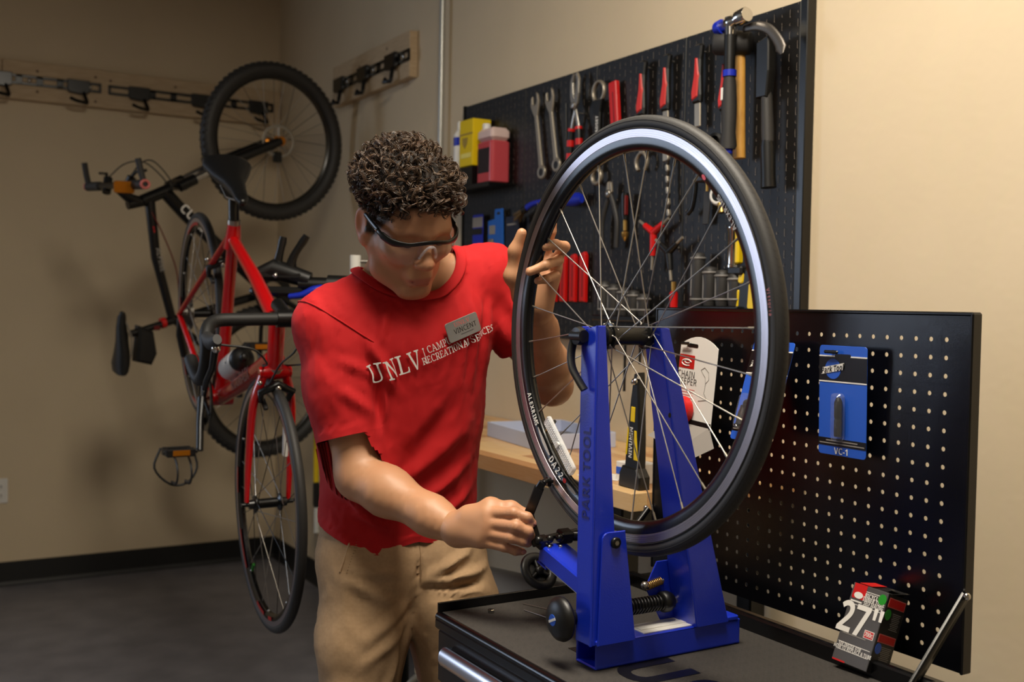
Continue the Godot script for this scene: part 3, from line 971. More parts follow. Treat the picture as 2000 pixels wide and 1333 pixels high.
func wheel_front() -> void:
	var t := thing("bicycle_wheel", "bare road bicycle wheel held upright in the blue stand", "bicycle wheel", HUB)
	var ax := Vector3(-1, 0, 0)
	# tyre: a lathe with a shallow tread and a ridge where the side begins
	var pr := []
	var R := 0.3245
	for k in 25:
		var an := deg_to_rad(-152.0 + 304.0 * k / 24.0)
		var rr := 0.0118 + (0.0004 if absf(an) < 0.9 else 0.0)
		pr.append(Vector2(R + cos(an) * rr, sin(an) * rr * 1.04))
	var ty := part(t, "tire", G.new().lathe(pr, HUB, ax, 144, 0.3), mats.rubber)
	var g := G.new()
	for s in [-1.0, 1.0]:
		g.lathe([Vector2(0.3160, s * 0.0103), Vector2(0.3166, s * 0.0122), Vector2(0.3176, s * 0.0106)], HUB, ax, 120, -1)
		g.lathe([Vector2(0.3280, s * 0.0117), Vector2(0.3284, s * 0.0123), Vector2(0.3290, s * 0.0117)], HUB, ax, 120, -1)
	part(ty, "bead_ridge", g, mats.rubber_side)
	# fine herringbone cuts in the tread
	g = G.new()
	for k in 190:
		var a := 360.0 * k / 190.0
		for s in [-1.0, 1.0]:
			var p0 := wp(R + 0.0122 * cos(0.12), a, s * 0.0122 * sin(0.12))
			var p1 := wp(R + 0.0121 * cos(0.85), a + 1.5, s * 0.0125 * sin(0.85))
			var mid := (p0 + p1) / 2 + (p0 + p1 - HUB * 2).normalized() * 0.0007
			g.tube([p0, mid, p1], 0.00033, 4, false)
	part(ty, "tread_cut", g, mk("tread_dark", Color(0.03, 0.03, 0.03), 0.8)).set_meta("kind", "stuff")
	g = G.new()
	var vt := "Vittoria"
	for k in vt.length():
		var a2 := 12.6 - k * 0.82
		var c := wp(0.3218, a2, 0.0121)
		var up := (c - HUB)
		up.x = 0
		up = up.normalized()
		var rt := up.cross(ax).normalized() * -1.0
		rt = Vector3(-1, 0, 0).cross(up) * -1.0
		g.text(vt[k], 0.0052, flat(Transform3D(Basis(up.cross(Vector3(-1, 0, 0)), up, Vector3(-1, 0, 0)), c), 0.0002))
	part(ty, "lettering", g, mats.pink_print)
	# rim: polished brake tracks, black body
	g = G.new()
	for s in [-1.0, 1.0]:
		var tr := [Vector2(0.3026, s * 0.0098), Vector2(0.3031, s * 0.0106), Vector2(0.3150, s * 0.0108), Vector2(0.3156, s * 0.0100)]
		if s < 0:
			tr.reverse()
		tr.reverse()
		g.lathe(tr, HUB, ax, 144, 0.9)
		for q in 3:
			g.lathe([Vector2(0.3055 + q * 0.003, s * 0.0106), Vector2(0.3057 + q * 0.003, s * 0.01095), Vector2(0.3059 + q * 0.003, s * 0.0106)], HUB, ax, 144, -1)
	var rim := part(t, "rim", g, mats.rim_alloy, "polished brake track of the rim")
	g = G.new()
	g.lathe([Vector2(0.3028, 0.0100), Vector2(0.2945, 0.0097), Vector2(0.2865, 0.0078), Vector2(0.2838, 0.0052), Vector2(0.2830, 0.0), Vector2(0.2838, -0.0052), Vector2(0.2865, -0.0078), Vector2(0.2945, -0.0097), Vector2(0.3028, -0.0100)], HUB, ax, 144, 0.5)
	g.lathe([Vector2(0.3135, -0.0095), Vector2(0.310, 0), Vector2(0.3135, 0.0095)], HUB, ax, 96, 0.5)
	part(rim, "rim_body", g, mats.rim_black, "black inner body of the rim")
	# printed decals on the black flank facing the room
	var dec := func(s: String, h: float, r: float, a0: float, step: float, serif: int, m: Material, called: String) -> void:
		var gg := G.new()
		for k in s.length():
			var a := a0 + step * k
			var rad := deg_to_rad(a)
			var c := wp(r, a, 0.0)
			var up := -Vector3(0, sin(rad), cos(rad))
			var fl := Vector3(-1, 0, 0)
			# flank slopes inwards: lay the letter on it
			var nrm := (fl * 0.965 + up * 0.26).normalized()
			var rt := up.cross(fl).normalized()
			var u2 := nrm.cross(rt).normalized()
			c.x = HUB.x - 0.0093
			gg.text(s[k], h, flat(Transform3D(Basis(rt, u2, nrm), c), 0.0006), serif)
		part(rim, called, gg, m)
	dec.call("ALEXRIMS", 0.0085, 0.2898, -157.2, 1.55, 10, mats.white_print, "decal")
	dec.call("DA22", 0.0115, 0.2898, -131.6, 2.5, 10, mats.white_print, "decal")
	dec.call("ALEXRIMS", 0.0085, 0.2898, 32.0, 1.55, 10, mats.white_print, "decal")
	var sw := func(a0: float, a1: float, m: Material, w0: float, w1: float) -> void:
		var gg := G.new()
		var st := gg.v.size()
		for k in 13:
			var f := k / 12.0
			var a := lerpf(a0, a1, f)
			var wd := lerpf(w0, w1, f) * sin(PI * (0.12 + 0.76 * f))
			for q in [-1.0, 1.0]:
				var r: float = 0.2900 + q * wd
				var p := wp(r, a, 0.0)
				p.x = HUB.x - (0.0078 + (r - 0.2865) / 0.0065 * 0.0018) - 0.0004
				gg.add(p, Vector3(-1, 0, 0))
		for k in 12:
			gg.tri(st + k * 2, st + k * 2 + 1, st + k * 2 + 3)
			gg.tri(st + k * 2, st + k * 2 + 3, st + k * 2 + 2)
		part(rim, "decal_stripe", gg, m)
	sw.call(-145.0, -133.5, mats.white_print, 0.0022, 0.0035)
	sw.call(-122.6, -120.6, mats.red_print, 0.0035, 0.0035)
	sw.call(-120.0, -114.0, mats.grey_print, 0.003, 0.003)
	sw.call(50.5, 52.5, mats.red_print, 0.0035, 0.0035)
	# hub
	g = G.new()
	g.lathe([Vector2(0.0, -0.052), Vector2(0.009, -0.052), Vector2(0.0105, -0.048), Vector2(0.0165, -0.046), Vector2(0.0165, -0.037), Vector2(0.0205, -0.0365), Vector2(0.0205, -0.0330), Vector2(0.0150, -0.031), Vector2(0.0140, -0.02), Vector2(0.0140, 0.02), Vector2(0.0150, 0.031), Vector2(0.0205, 0.0330), Vector2(0.0205, 0.0365), Vector2(0.0165, 0.037), Vector2(0.0165, 0.046), Vector2(0.0105, 0.048), Vector2(0.009, 0.052), Vector2(0.0, 0.052)], HUB, ax, 36, 0.9)
	var hb := part(t, "hub", g, mats.black_satin)
	part(hb, "axle", G.new().rod(HUB + Vector3(-0.088, 0, 0), HUB + Vector3(0.075, 0, 0), 0.0048, 12), mats.steel)
	g = G.new()
	g.lathe([Vector2(0, 0), Vector2(0.013, 0.0), Vector2(0.0145, 0.004), Vector2(0.013, 0.012), Vector2(0, 0.014)], HUB + Vector3(-0.084, 0, 0), Vector3(-1, 0, 0), 24)
	g.rod(HUB + Vector3(-0.090, 0, -0.014), HUB + Vector3(-0.090, 0, 0.014), 0.0095, 14)
	var lv := curve([Vector3(-0.945, 1.334, 4.236), Vector3(-0.952, 1.310, 4.238), Vector3(-0.955, 1.288, 4.246), Vector3(-0.950, 1.268, 4.258), Vector3(-0.946, 1.256, 4.266)], 5)
	g.tube(lv, 0.0072, 12, true, false, Vector2(1.0, 0.6))
	part(t, "quick_release", g, mats.black_plastic)
	part(t, "skewer_nut", G.new().lathe([Vector2(0, 0), Vector2(0.0115, 0), Vector2(0.0115, 0.014), Vector2(0.008, 0.018), Vector2(0, 0.018)], HUB + Vector3(0.056, 0, 0), Vector3(1, 0, 0), 20), mats.black_plastic)
	# 28 spokes laced two-cross, each with its nipple
	for j in 28:
		var s := 1.0 if j % 2 == 0 else -1.0
		var a := 360.0 * j / 28.0 + 4.0
		var lead := 49.0 if (j / 2) % 2 == 0 else -49.0
		var off := 0.0365 if (j / 2) % 2 == 0 else 0.0325
		var h := wp(0.0182, a + lead, s * off)
		var e := wp(0.2850, a, s * 0.0015)
		var d := (e - h).normalized()
		var g2 := G.new()
		g2.tube([h + Vector3(s * (0.004 if off > 0.034 else -0.004) * -1.0, 0, 0), h + d * 0.003, h + d * 0.02, e - d * 0.012], 0.00105, 8)
		g2.ball(h + Vector3(s * (0.004 if off > 0.034 else -0.004) * -1.0, 0, 0), 0.0018, 8)
		var sp := part(t, "spoke", g2, mats.steel)
		part(sp, "nipple", G.new().tube([e - d * 0.014, e - d * 0.0135, e - d * 0.003, e + d * 0.001], [0.0012, 0.0018, 0.0018, 0.0022], 8), mats.dull_steel)
	# valve and clear reflector
	var vd := (wp(0.25, -142.5) - HUB).normalized()
	var va := part(t, "valve", G.new().rod(HUB + vd * 0.284, HUB + vd * 0.262, 0.0028, 10), mats.brass)
	part(va, "valve_cap", G.new().rod(HUB + vd * 0.262, HUB + vd * 0.250, 0.0036, 10, 0.003), mats.black_plastic)
	var r0 := wp(0.256, -144.5, 0.006)
	var r1 := wp(0.262, -118.5, 0.006)
	var rd := (r1 - r0).normalized()
	var rb := Basis(rd, Vector3(-1, 0, 0).cross(rd), Vector3(-1, 0, 0))
	var m := mk("reflector_clear", Color(0.93, 0.94, 0.95, 0.5), 0.15)
	m.transparency = BaseMaterial3D.TRANSPARENCY_ALPHA
	g = G.new()
	g.prism(rrect(r0.distance_to(r1), 0.021, 0.006, 4), 0.008, Transform3D(rb, (r0 + r1) / 2), 0.002)
	var rf := part(t, "reflector", g, m, "clear plastic spoke reflector")
	g = G.new()
	for k in 26:
		for q in 4:
			if absf(k - 12.5) < 1.5:
				continue
			g.ball((r0 + r1) / 2 + rb * Vector3(-0.05 + k * 0.004, -0.0066 + q * 0.0044, 0.0075), Vector3(0.0017, 0.0017, 0.0012), 6)
	part(rf, "prism_texture", g, m).set_meta("kind", "stuff")
	part(rf, "clip", G.new().prism(rrect(0.008, 0.013, 0.003, 3), 0.011, Transform3D(rb, (r0 + r1) / 2), 0.001), mats.white_print)


func peg_hook(y: float, z: float, out: float, label: String, drop := 0.0) -> void:
	var t := thing("peg_hook", label, "hook", Vector3(-0.47, y, z))
	var g := G.new()
	g.tube([Vector3(-0.466, y + 0.004, z), Vector3(-0.48, y + 0.004, z), Vector3(-0.47 - out, y - drop, z + 0.004)], 0.0021, 8)
	part(t, "wire", g, mats.black_satin)
	part(t, "cross_bar", G.new().box(Vector3(-0.47 - out, y - drop, z + 0.004), Vector3(0.005, 0.0055, 0.030), 0.002), mats.black_satin)


func retail_card(called: String, label: String, at: Vector3, tilt: float, code: String, kind: int) -> void:
	var t := thing(called, label, "package", at)
	# local frame: x along the board, y up, z towards the room; the card hangs from its top edge
	var b := Basis(Vector3(0, 0, 1), Vector3(0, 1, 0), Vector3(-1, 0, 0)) * Basis(Vector3(1, 0, 0), tilt)
	var xf := Transform3D(b, at)
	var W := 0.1
	var H := 0.181
	var crd := part(t, "card", G.new().prism(rrect(W, H, 0.006, 4, Vector2(0, -H / 2)), 0.0012, xf, 0.0003), mats.blue_print)
	var e := 0.0014
	part(crd, "printed_band", G.new().box(xf * Vector3(0, -0.0385, e), Vector3(W, 0.040, 0.0004), 0, b).box(xf * Vector3(0, -0.1595, e), Vector3(W, 0.0125, 0.0004), 0, b), mats.black_print)
	var g := G.new()
	g.box(xf * Vector3(0, -0.0175, e), Vector3(W, 0.0022, 0.0006), 0, b)
	g.box(xf * Vector3(0, -0.0595, e), Vector3(W, 0.0022, 0.0006), 0, b)
	part(crd, "printed_line", g, mats.white_print)
	# round saw-edged emblem with slanted lettering across it
	var em := []
	for k in 72:
		em.append(Vector2(cos(TAU * k / 72), sin(TAU * k / 72)) * (0.0172 if k % 2 == 0 else 0.0160) + Vector2(-0.020, -0.0385))
	var eb := part(crd, "emblem", G.new().prism(em, 0.0005, Transform3D(b, xf * Vector3(0, 0, e + 0.0002))), mats.blue_print)
	var lt := Transform3D(b * Basis(Vector3(0, 0, 1), 0.18), xf * Vector3(-0.020, -0.0385, e + 0.001))
	part(eb, "emblem_bar", G.new().prism([Vector2(-0.0255, -0.0055), Vector2(0.0215, -0.0045), Vector2(0.0255, 0.0065), Vector2(-0.0215, 0.0055)], 0.0004, lt), mats.white_print)
	part(eb, "emblem_lettering", G.new().text("Park Tool", 0.0095, func(p: Vector2) -> Array: return [lt * Vector3(p.x + p.y * 0.25, p.y, 0.0007), lt.basis.z], 10, 0.82), mats.black_print)
	part(crd, "code_lettering", G.new().text(code, 0.0105, flat(Transform3D(b, xf * Vector3(0, -0.1735, e)), 0.0006), 10), mats.white_print)
	g = G.new()
	g.box(xf * Vector3(0.0, -0.1572, e + 0.0003), Vector3(0.066, 0.0018, 0.0004), 0, b)
	g.box(xf * Vector3(0.0, -0.1618, e + 0.0003), Vector3(0.094, 0.0018, 0.0004), 0, b)
	part(crd, "fine_print", g, mats.grey_print)
	part(crd, "hang_slot", G.new().prism(rrect(0.034, 0.006, 0.0029, 4, Vector2(0, -0.0165)), 0.0004, Transform3D(b, xf * Vector3(0, 0, e))), mats.black_print)
	# the small tool under its clear blister
	g = G.new()
	if kind == 0:
		g.lathe([Vector2(0, 0), Vector2(0.0062, 0.0), Vector2(0.0066, 0.004), Vector2(0.0066, 0.026), Vector2(0.0058, 0.028), Vector2(0.0058, 0.030), Vector2(0.0066, 0.032), Vector2(0.0066, 0.056), Vector2(0.005, 0.060), Vector2(0.003, 0.064), Vector2(0, 0.064)], xf * Vector3(-0.002, -0.148, 0.008), b.y, 16)
	else:
		g.lathe([Vector2(0, 0), Vector2(0.0075, 0.0), Vector2(0.0075, 0.022), Vector2(0.0062, 0.026), Vector2(0.0062, 0.034), Vector2(0, 0.034)], xf * Vector3(-0.026, -0.155, 0.009), b.y, 16)
		g.lathe([Vector2(0, 0), Vector2(0.0085, 0.0), Vector2(0.0095, 0.004), Vector2(0.0095, 0.014), Vector2(0, 0.016)], xf * Vector3(-0.022, -0.118, 0.009), b.x, 16)
		g.rod(xf * Vector3(-0.026, -0.125, 0.009), xf * Vector3(-0.01, -0.118, 0.009), 0.004, 10)
	part(t, "small_tool", g, mats.black_plastic)
	g = G.new()
	var ctr := Vector2(-0.002, -0.116) if kind == 0 else Vector2(-0.014, -0.130)
	g.prism(rrect(0.024 if kind == 0 else 0.05, 0.078 if kind == 0 else 0.062, 0.008, 4, ctr), 0.017, Transform3D(b, xf * Vector3(0, 0, 0.0014)), 0.005)
	part(t, "blister", g, mats.clear_plastic)


func cards() -> void:
	peg_hook(1.313, 4.334, 0.036, "black peg hook holding the rightmost blue tool card")
	peg_hook(1.313, 4.196, 0.036, "black peg hook holding the blue card behind the tire")
	peg_hook(1.313, 3.975, 0.042, "black peg hook holding the white card with the red knob")
	retail_card("tool_card", "blue retail card with a slim black valve tool, beside the board's right end", Vector3(-0.4985, 1.3235, 4.3575), 0.02, "VC-1", 0)
	retail_card("tool_card", "blue retail card tilted out from the board, partly hidden by the tire", Vector3(-0.4985, 1.3240, 4.203), -0.30, "DH-1", 1)
	# white card with a rounded top
	var at := Vector3(-0.503, 1.326, 4.012)
	var b := Basis(Vector3(0, 0, 1), Vector3(0, 1, 0), Vector3(-1, 0, 0)) * Basis(Vector3(0, 0, 1), -0.06) * Basis(Vector3(1, 0, 0), -0.05)
	var xf := Transform3D(b, at)
	var t := thing("parts_card", "white retail card with rounded top and a round red chain keeper", "package", at)
	var pl := [Vector2(-0.054, -0.172), Vector2(-0.054, -0.02)]
	for k in 9:
		var f := -1.0 + k / 4.0
		pl.append(Vector2(0.054 * f, -0.018 * f * f))
	pl.append(Vector2(0.054, -0.172))
	var cd := part(t, "card", G.new().prism(pl, 0.0012, xf, 0.0003), mats.white_card)
	var e := 0.0014
	part(cd, "logo_patch", G.new().prism(rrect(0.044, 0.026, 0.001, 2, Vector2(-0.031, -0.050)), 0.0003, Transform3D(b, xf * Vector3(0, 0, e))), mats.red_print)
	var g := G.new()
	g.tube(_arcxy(xf, Vector2(-0.031, -0.052), Vector2(0.014, 0.006), e + 0.0005, 0.3, TAU * 0.85), 0.0013, 4)
	g.tube(_arcxy(xf, Vector2(-0.029, -0.050), Vector2(0.008, 0.003), e + 0.0005, 0.0, TAU * 0.9), 0.0011, 4)
	part(cd, "logo", g, mats.white_print)
	part(cd, "lettering", G.new().text("CHAIN", 0.0125, flat(Transform3D(b, xf * Vector3(-0.029, -0.0745, e)), 0.0004), 0).text("KEEPER", 0.0125, flat(Transform3D(b, xf * Vector3(-0.0255, -0.088, e)), 0.0004), 0), mats.box_grey)
	g = G.new()
	for k in 6:
		g.box(xf * Vector3(-0.022 - (0.004 if k % 2 else 0.0), -0.103 - k * 0.0055, e), Vector3(0.042 - 0.004 * (k % 3), 0.0012, 0.0003), 0, b)
	part(cd, "fine_print", g, mats.pink_print)
	g = G.new()
	for q in [[Vector2(0.012, -0.062), Vector2(0.022, -0.056), Vector2(0.034, -0.064), Vector2(0.036, -0.078), Vector2(0.028, -0.086)], [Vector2(0.028, -0.086), Vector2(0.026, -0.105), Vector2(0.036, -0.116), Vector2(0.012, -0.121)], [Vector2(0.012, -0.062), Vector2(0.026, -0.075), Vector2(0.028, -0.09)]]:
		var p3 := []
		for p in q:
			p3.append(xf * Vector3(p.x, p.y, e))
		g.tube(p3, 0.0006, 4)
	part(cd, "line_drawing", g, mats.grey_print)
	part(cd, "hang_slot", G.new().prism(rrect(0.030, 0.007, 0.003, 4, Vector2(-0.018, -0.018)), 0.0004, Transform3D(b, xf * Vector3(0, 0, e))), mats.black_print)
	# faceted red keeper
	var kc := xf * Vector3(-0.022, -0.143, 0.004)
	g = G.new()
	g.lathe([Vector2(0.0, 0.018), Vector2(0.019, 0.018), Vector2(0.026, 0.013), Vector2(0.027, 0.0), Vector2(0, 0)].duplicate(), kc, b.z, 12, 2.0)
	var kp := part(t, "chain_keeper", g, mats.red_plastic, "round faceted red keeper")
	part(kp, "keeper_face", G.new().prism(oval(0.014, 0.014, 20), 0.0008, Transform3D(b, kc + b.z * 0.018)), mats.pink_print)
	# grey folded pouch at the foot of the card
	g = G.new()
	var fx := xf.translated_local(Vector3(0, -0.172, 0))
	g.face([fx * Vector3(-0.056, 0.004, 0.003), fx * Vector3(0.05, 0.004, 0.003), fx * Vector3(0.012, -0.042, 0.040), fx * Vector3(-0.075, -0.030, 0.045)])
	g.face([fx * Vector3(0.05, 0.004, 0.003), fx * Vector3(0.09, -0.026, 0.02), fx * Vector3(0.055, -0.050, 0.034), fx * Vector3(0.012, -0.042, 0.040)])
	g.face([fx * Vector3(-0.075, -0.030, 0.045), fx * Vector3(0.012, -0.042, 0.040), fx * Vector3(0.055, -0.050, 0.034), fx * Vector3(0.0, -0.052, 0.0), fx * Vector3(-0.06, -0.045, 0.0)])
	g.face([fx * Vector3(-0.056, 0.004, 0.0), fx * Vector3(-0.075, -0.03, 0.045), fx * Vector3(-0.06, -0.045, 0.0)])
	g.face([fx * Vector3(0.05, 0.004, 0.0), fx * Vector3(0.09, -0.026, 0.02), fx * Vector3(0.055, -0.05, 0.034), fx * Vector3(0.0, -0.052, 0.0)])
	part(t, "pouch", g, mats.grey_print, "grey folded pouch under the card")
	part(t, "pouch_band", G.new().box(fx * Vector3(0, 0.008, 0.002), Vector3(0.108, 0.010, 0.0015), 0.0005, b), mats.black_print)
	tube_box()


func _arcxy(xf: Transform3D, c: Vector2, r: Vector2, z: float, a0: float, a1: float) -> Array:
	var o := []
	for k in 17:
		var a := lerpf(a0, a1, k / 16.0)
		o.append(xf * Vector3(c.x + cos(a) * r.x, c.y + sin(a) * r.y, z))
	return o


func tube_box() -> void:
	var s := 1.25
	var W := 0.052 * s
	var H := 0.098 * s
	var D := 0.040 * s
	var o := Vector3(-0.5847, 0.8433, 4.4283)
	var b := Basis(Vector3(0.0374, -0.0368, 0.9985), Vector3(0.3534, 0.9352, 0.0213), Vector3(-0.9346, 0.3520, 0.0480))
	var xf := Transform3D(b, o)
	var t := thing("tube_box", "dark inner tube carton reading 27 propped against the black board", "box", xf * Vector3(W / 2, 0, -D))
	var bx := part(t, "carton", G.new().box(xf * Vector3(W / 2, H / 2, -D / 2), Vector3(W, H, D), 0.0008, b), mats.box_grey)
	var e := 0.0003
	part(bx, "side_panel", G.new().box(xf * Vector3(W + 0.0002, H / 2, -D / 2), Vector3(0.0004, H * 0.99, D * 0.98), 0, b), mats.box_dark)
	# opened lid flaps
	var g := G.new()
	g.box(xf * Vector3(W * 0.55, H + 0.004, -D * 0.55), Vector3(W * 0.95, 0.0008, D * 0.85), 0, b * Basis(Vector3(1, 0, 0), 0.22))
	g.box(xf * Vector3(W * 0.9, H + 0.002, -D * 0.5), Vector3(0.012, 0.0008, D * 0.8), 0, b * Basis(Vector3(0, 0, 1), 0.5))
	part(bx, "flap", g, mats.box_dark)
	part(bx, "flap_print", G.new().box(xf * Vector3(W * 0.26, H + 0.0055, -D * 0.5), Vector3(W * 0.36, 0.0008, D * 0.7), 0, b * Basis(Vector3(1, 0, 0), 0.22)), mats.red_print)
	# front print, drawn on the carton's own face
	var fr := func(c: Vector2, sz: Vector2, m: Material, lift := 0.0, called := "print") -> void:
		part(bx, called, G.new().box(xf * Vector3(c.x * W, c.y * H, e + lift), Vector3(sz.x * W, sz.y * H, 0.0003), 0, b), m)
	fr.call(Vector2(0.23, 0.905), Vector2(0.36, 0.19), mats.red_print)
	part(bx, "print", G.new().prism(oval(0.125 * W, 0.042 * H, 24, Vector2(0.23 * W, 0.855 * H)), 0.0003, Transform3D(b, xf * Vector3(0, 0, e + 0.0002))), mats.white_print)
	fr.call(Vector2(0.21, 0.775), Vector2(0.32, 0.018), mats.white_print)
	for y in [0.93, 0.735, 0.245, 0.15]:
		fr.call(Vector2(0.5 if y < 0.8 else 0.66, y), Vector2(0.9 if y < 0.8 else 0.5, 0.008), mats.white_print)
	var tx := func(s2: String, h: float, c: Vector2, m: Material, sq: float, side := false) -> void:
		var tf := Transform3D(b, xf * Vector3(c.x * W, c.y * H, e + 0.0004))
		if side:
			tf = Transform3D(b * Basis(Vector3(0, 1, 0), PI / 2), xf * Vector3(W + 0.0006, c.y * H, -c.x * D))
		part(bx, "lettering", G.new().text(s2, h, flat(tf, 0.0002), 10, sq), m)
	tx.call("BICYCLE", 0.0068, Vector2(0.62, 0.885), mats.white_print, 0.75)
	tx.call("INNER TUBE", 0.0068, Vector2(0.68, 0.835), mats.white_print, 0.72)
	tx.call("SELF SEALING", 0.0062, Vector2(0.70, 0.787), mats.white_print, 0.62)
	tx.call("27\"", 0.047, Vector2(0.47, 0.555), mats.white_print, 0.80)
	fr.call(Vector2(0.80, 0.43), Vector2(0.27, 0.10), mats.white_print)
	fr.call(Vector2(0.80, 0.43), Vector2(0.24, 0.085), mats.red_print, 0.0002)
	tx.call("700c", 0.007, Vector2(0.80, 0.43), mats.white_print, 0.7)
	fr.call(Vector2(0.42, 0.36), Vector2(0.66, 0.012), mats.grey_print)
	tx.call("SEE INSIDE FOR", 0.0058, Vector2(0.40, 0.218), mats.white_print, 0.7)
	tx.call("HOW TO REPLACE A TUBE", 0.0058, Vector2(0.5, 0.178), mats.white_print, 0.72)
	fr.call(Vector2(0.2, 0.012), Vector2(0.36, 0.02), mats.red_print)
	part(bx, "sticker", G.new().prism(oval(0.0072, 0.0082, 24, Vector2(0.89 * W, 0.895 * H)), 0.0004, Transform3D(b, xf * Vector3(0, 0, e + 0.0004))), mats.green_print, "round green sticker")
	# right side print
	var sb := b * Basis(Vector3(0, 1, 0), PI / 2)
	var sf := func(c: Vector2, sz: Vector2, m: Material, lift := 0.0) -> void:
		part(bx, "print", G.new().box(xf * Vector3(W + 0.0005 + lift, c.y * H, -c.x * D), Vector3(sz.x * D, sz.y * H, 0.0003), 0, sb), m)
	sf.call(Vector2(0.52, 0.895), Vector2(0.84, 0.12), mats.pink_print)
	sf.call(Vector2(0.52, 0.895), Vector2(0.78, 0.10), mats.red_print, 0.0002)
	sf.call(Vector2(0.52, 0.445), Vector2(0.84, 0.105), mats.pink_print)
	sf.call(Vector2(0.52, 0.445), Vector2(0.78, 0.085), mats.red_print, 0.0002)
	tx.call("WHAT'S IN", 0.0058, Vector2(0.52, 0.915), mats.white_print, 0.7, true)
	tx.call("INNER TUBE", 0.0058, Vector2(0.52, 0.873), mats.white_print, 0.7, true)
	for k in 10:
		sf.call(Vector2(0.66, 0.775 - k * 0.022), Vector2(0.42 - 0.05 * (k % 3), 0.008), mats.grey_print)
		sf.call(Vector2(0.62, 0.345 - k * 0.022), Vector2(0.5 - 0.06 * (k % 3), 0.008), mats.grey_print)
	for q in [[0.22, 0.745, mats.green_print], [0.22, 0.315, mats.blue_print]]:
		part(bx, "sticker", G.new().prism(oval(0.0072, 0.0082, 24), 0.0004, Transform3D(sb, xf * Vector3(W + 0.0007, q[1] * H, -q[0] * D))), q[2])


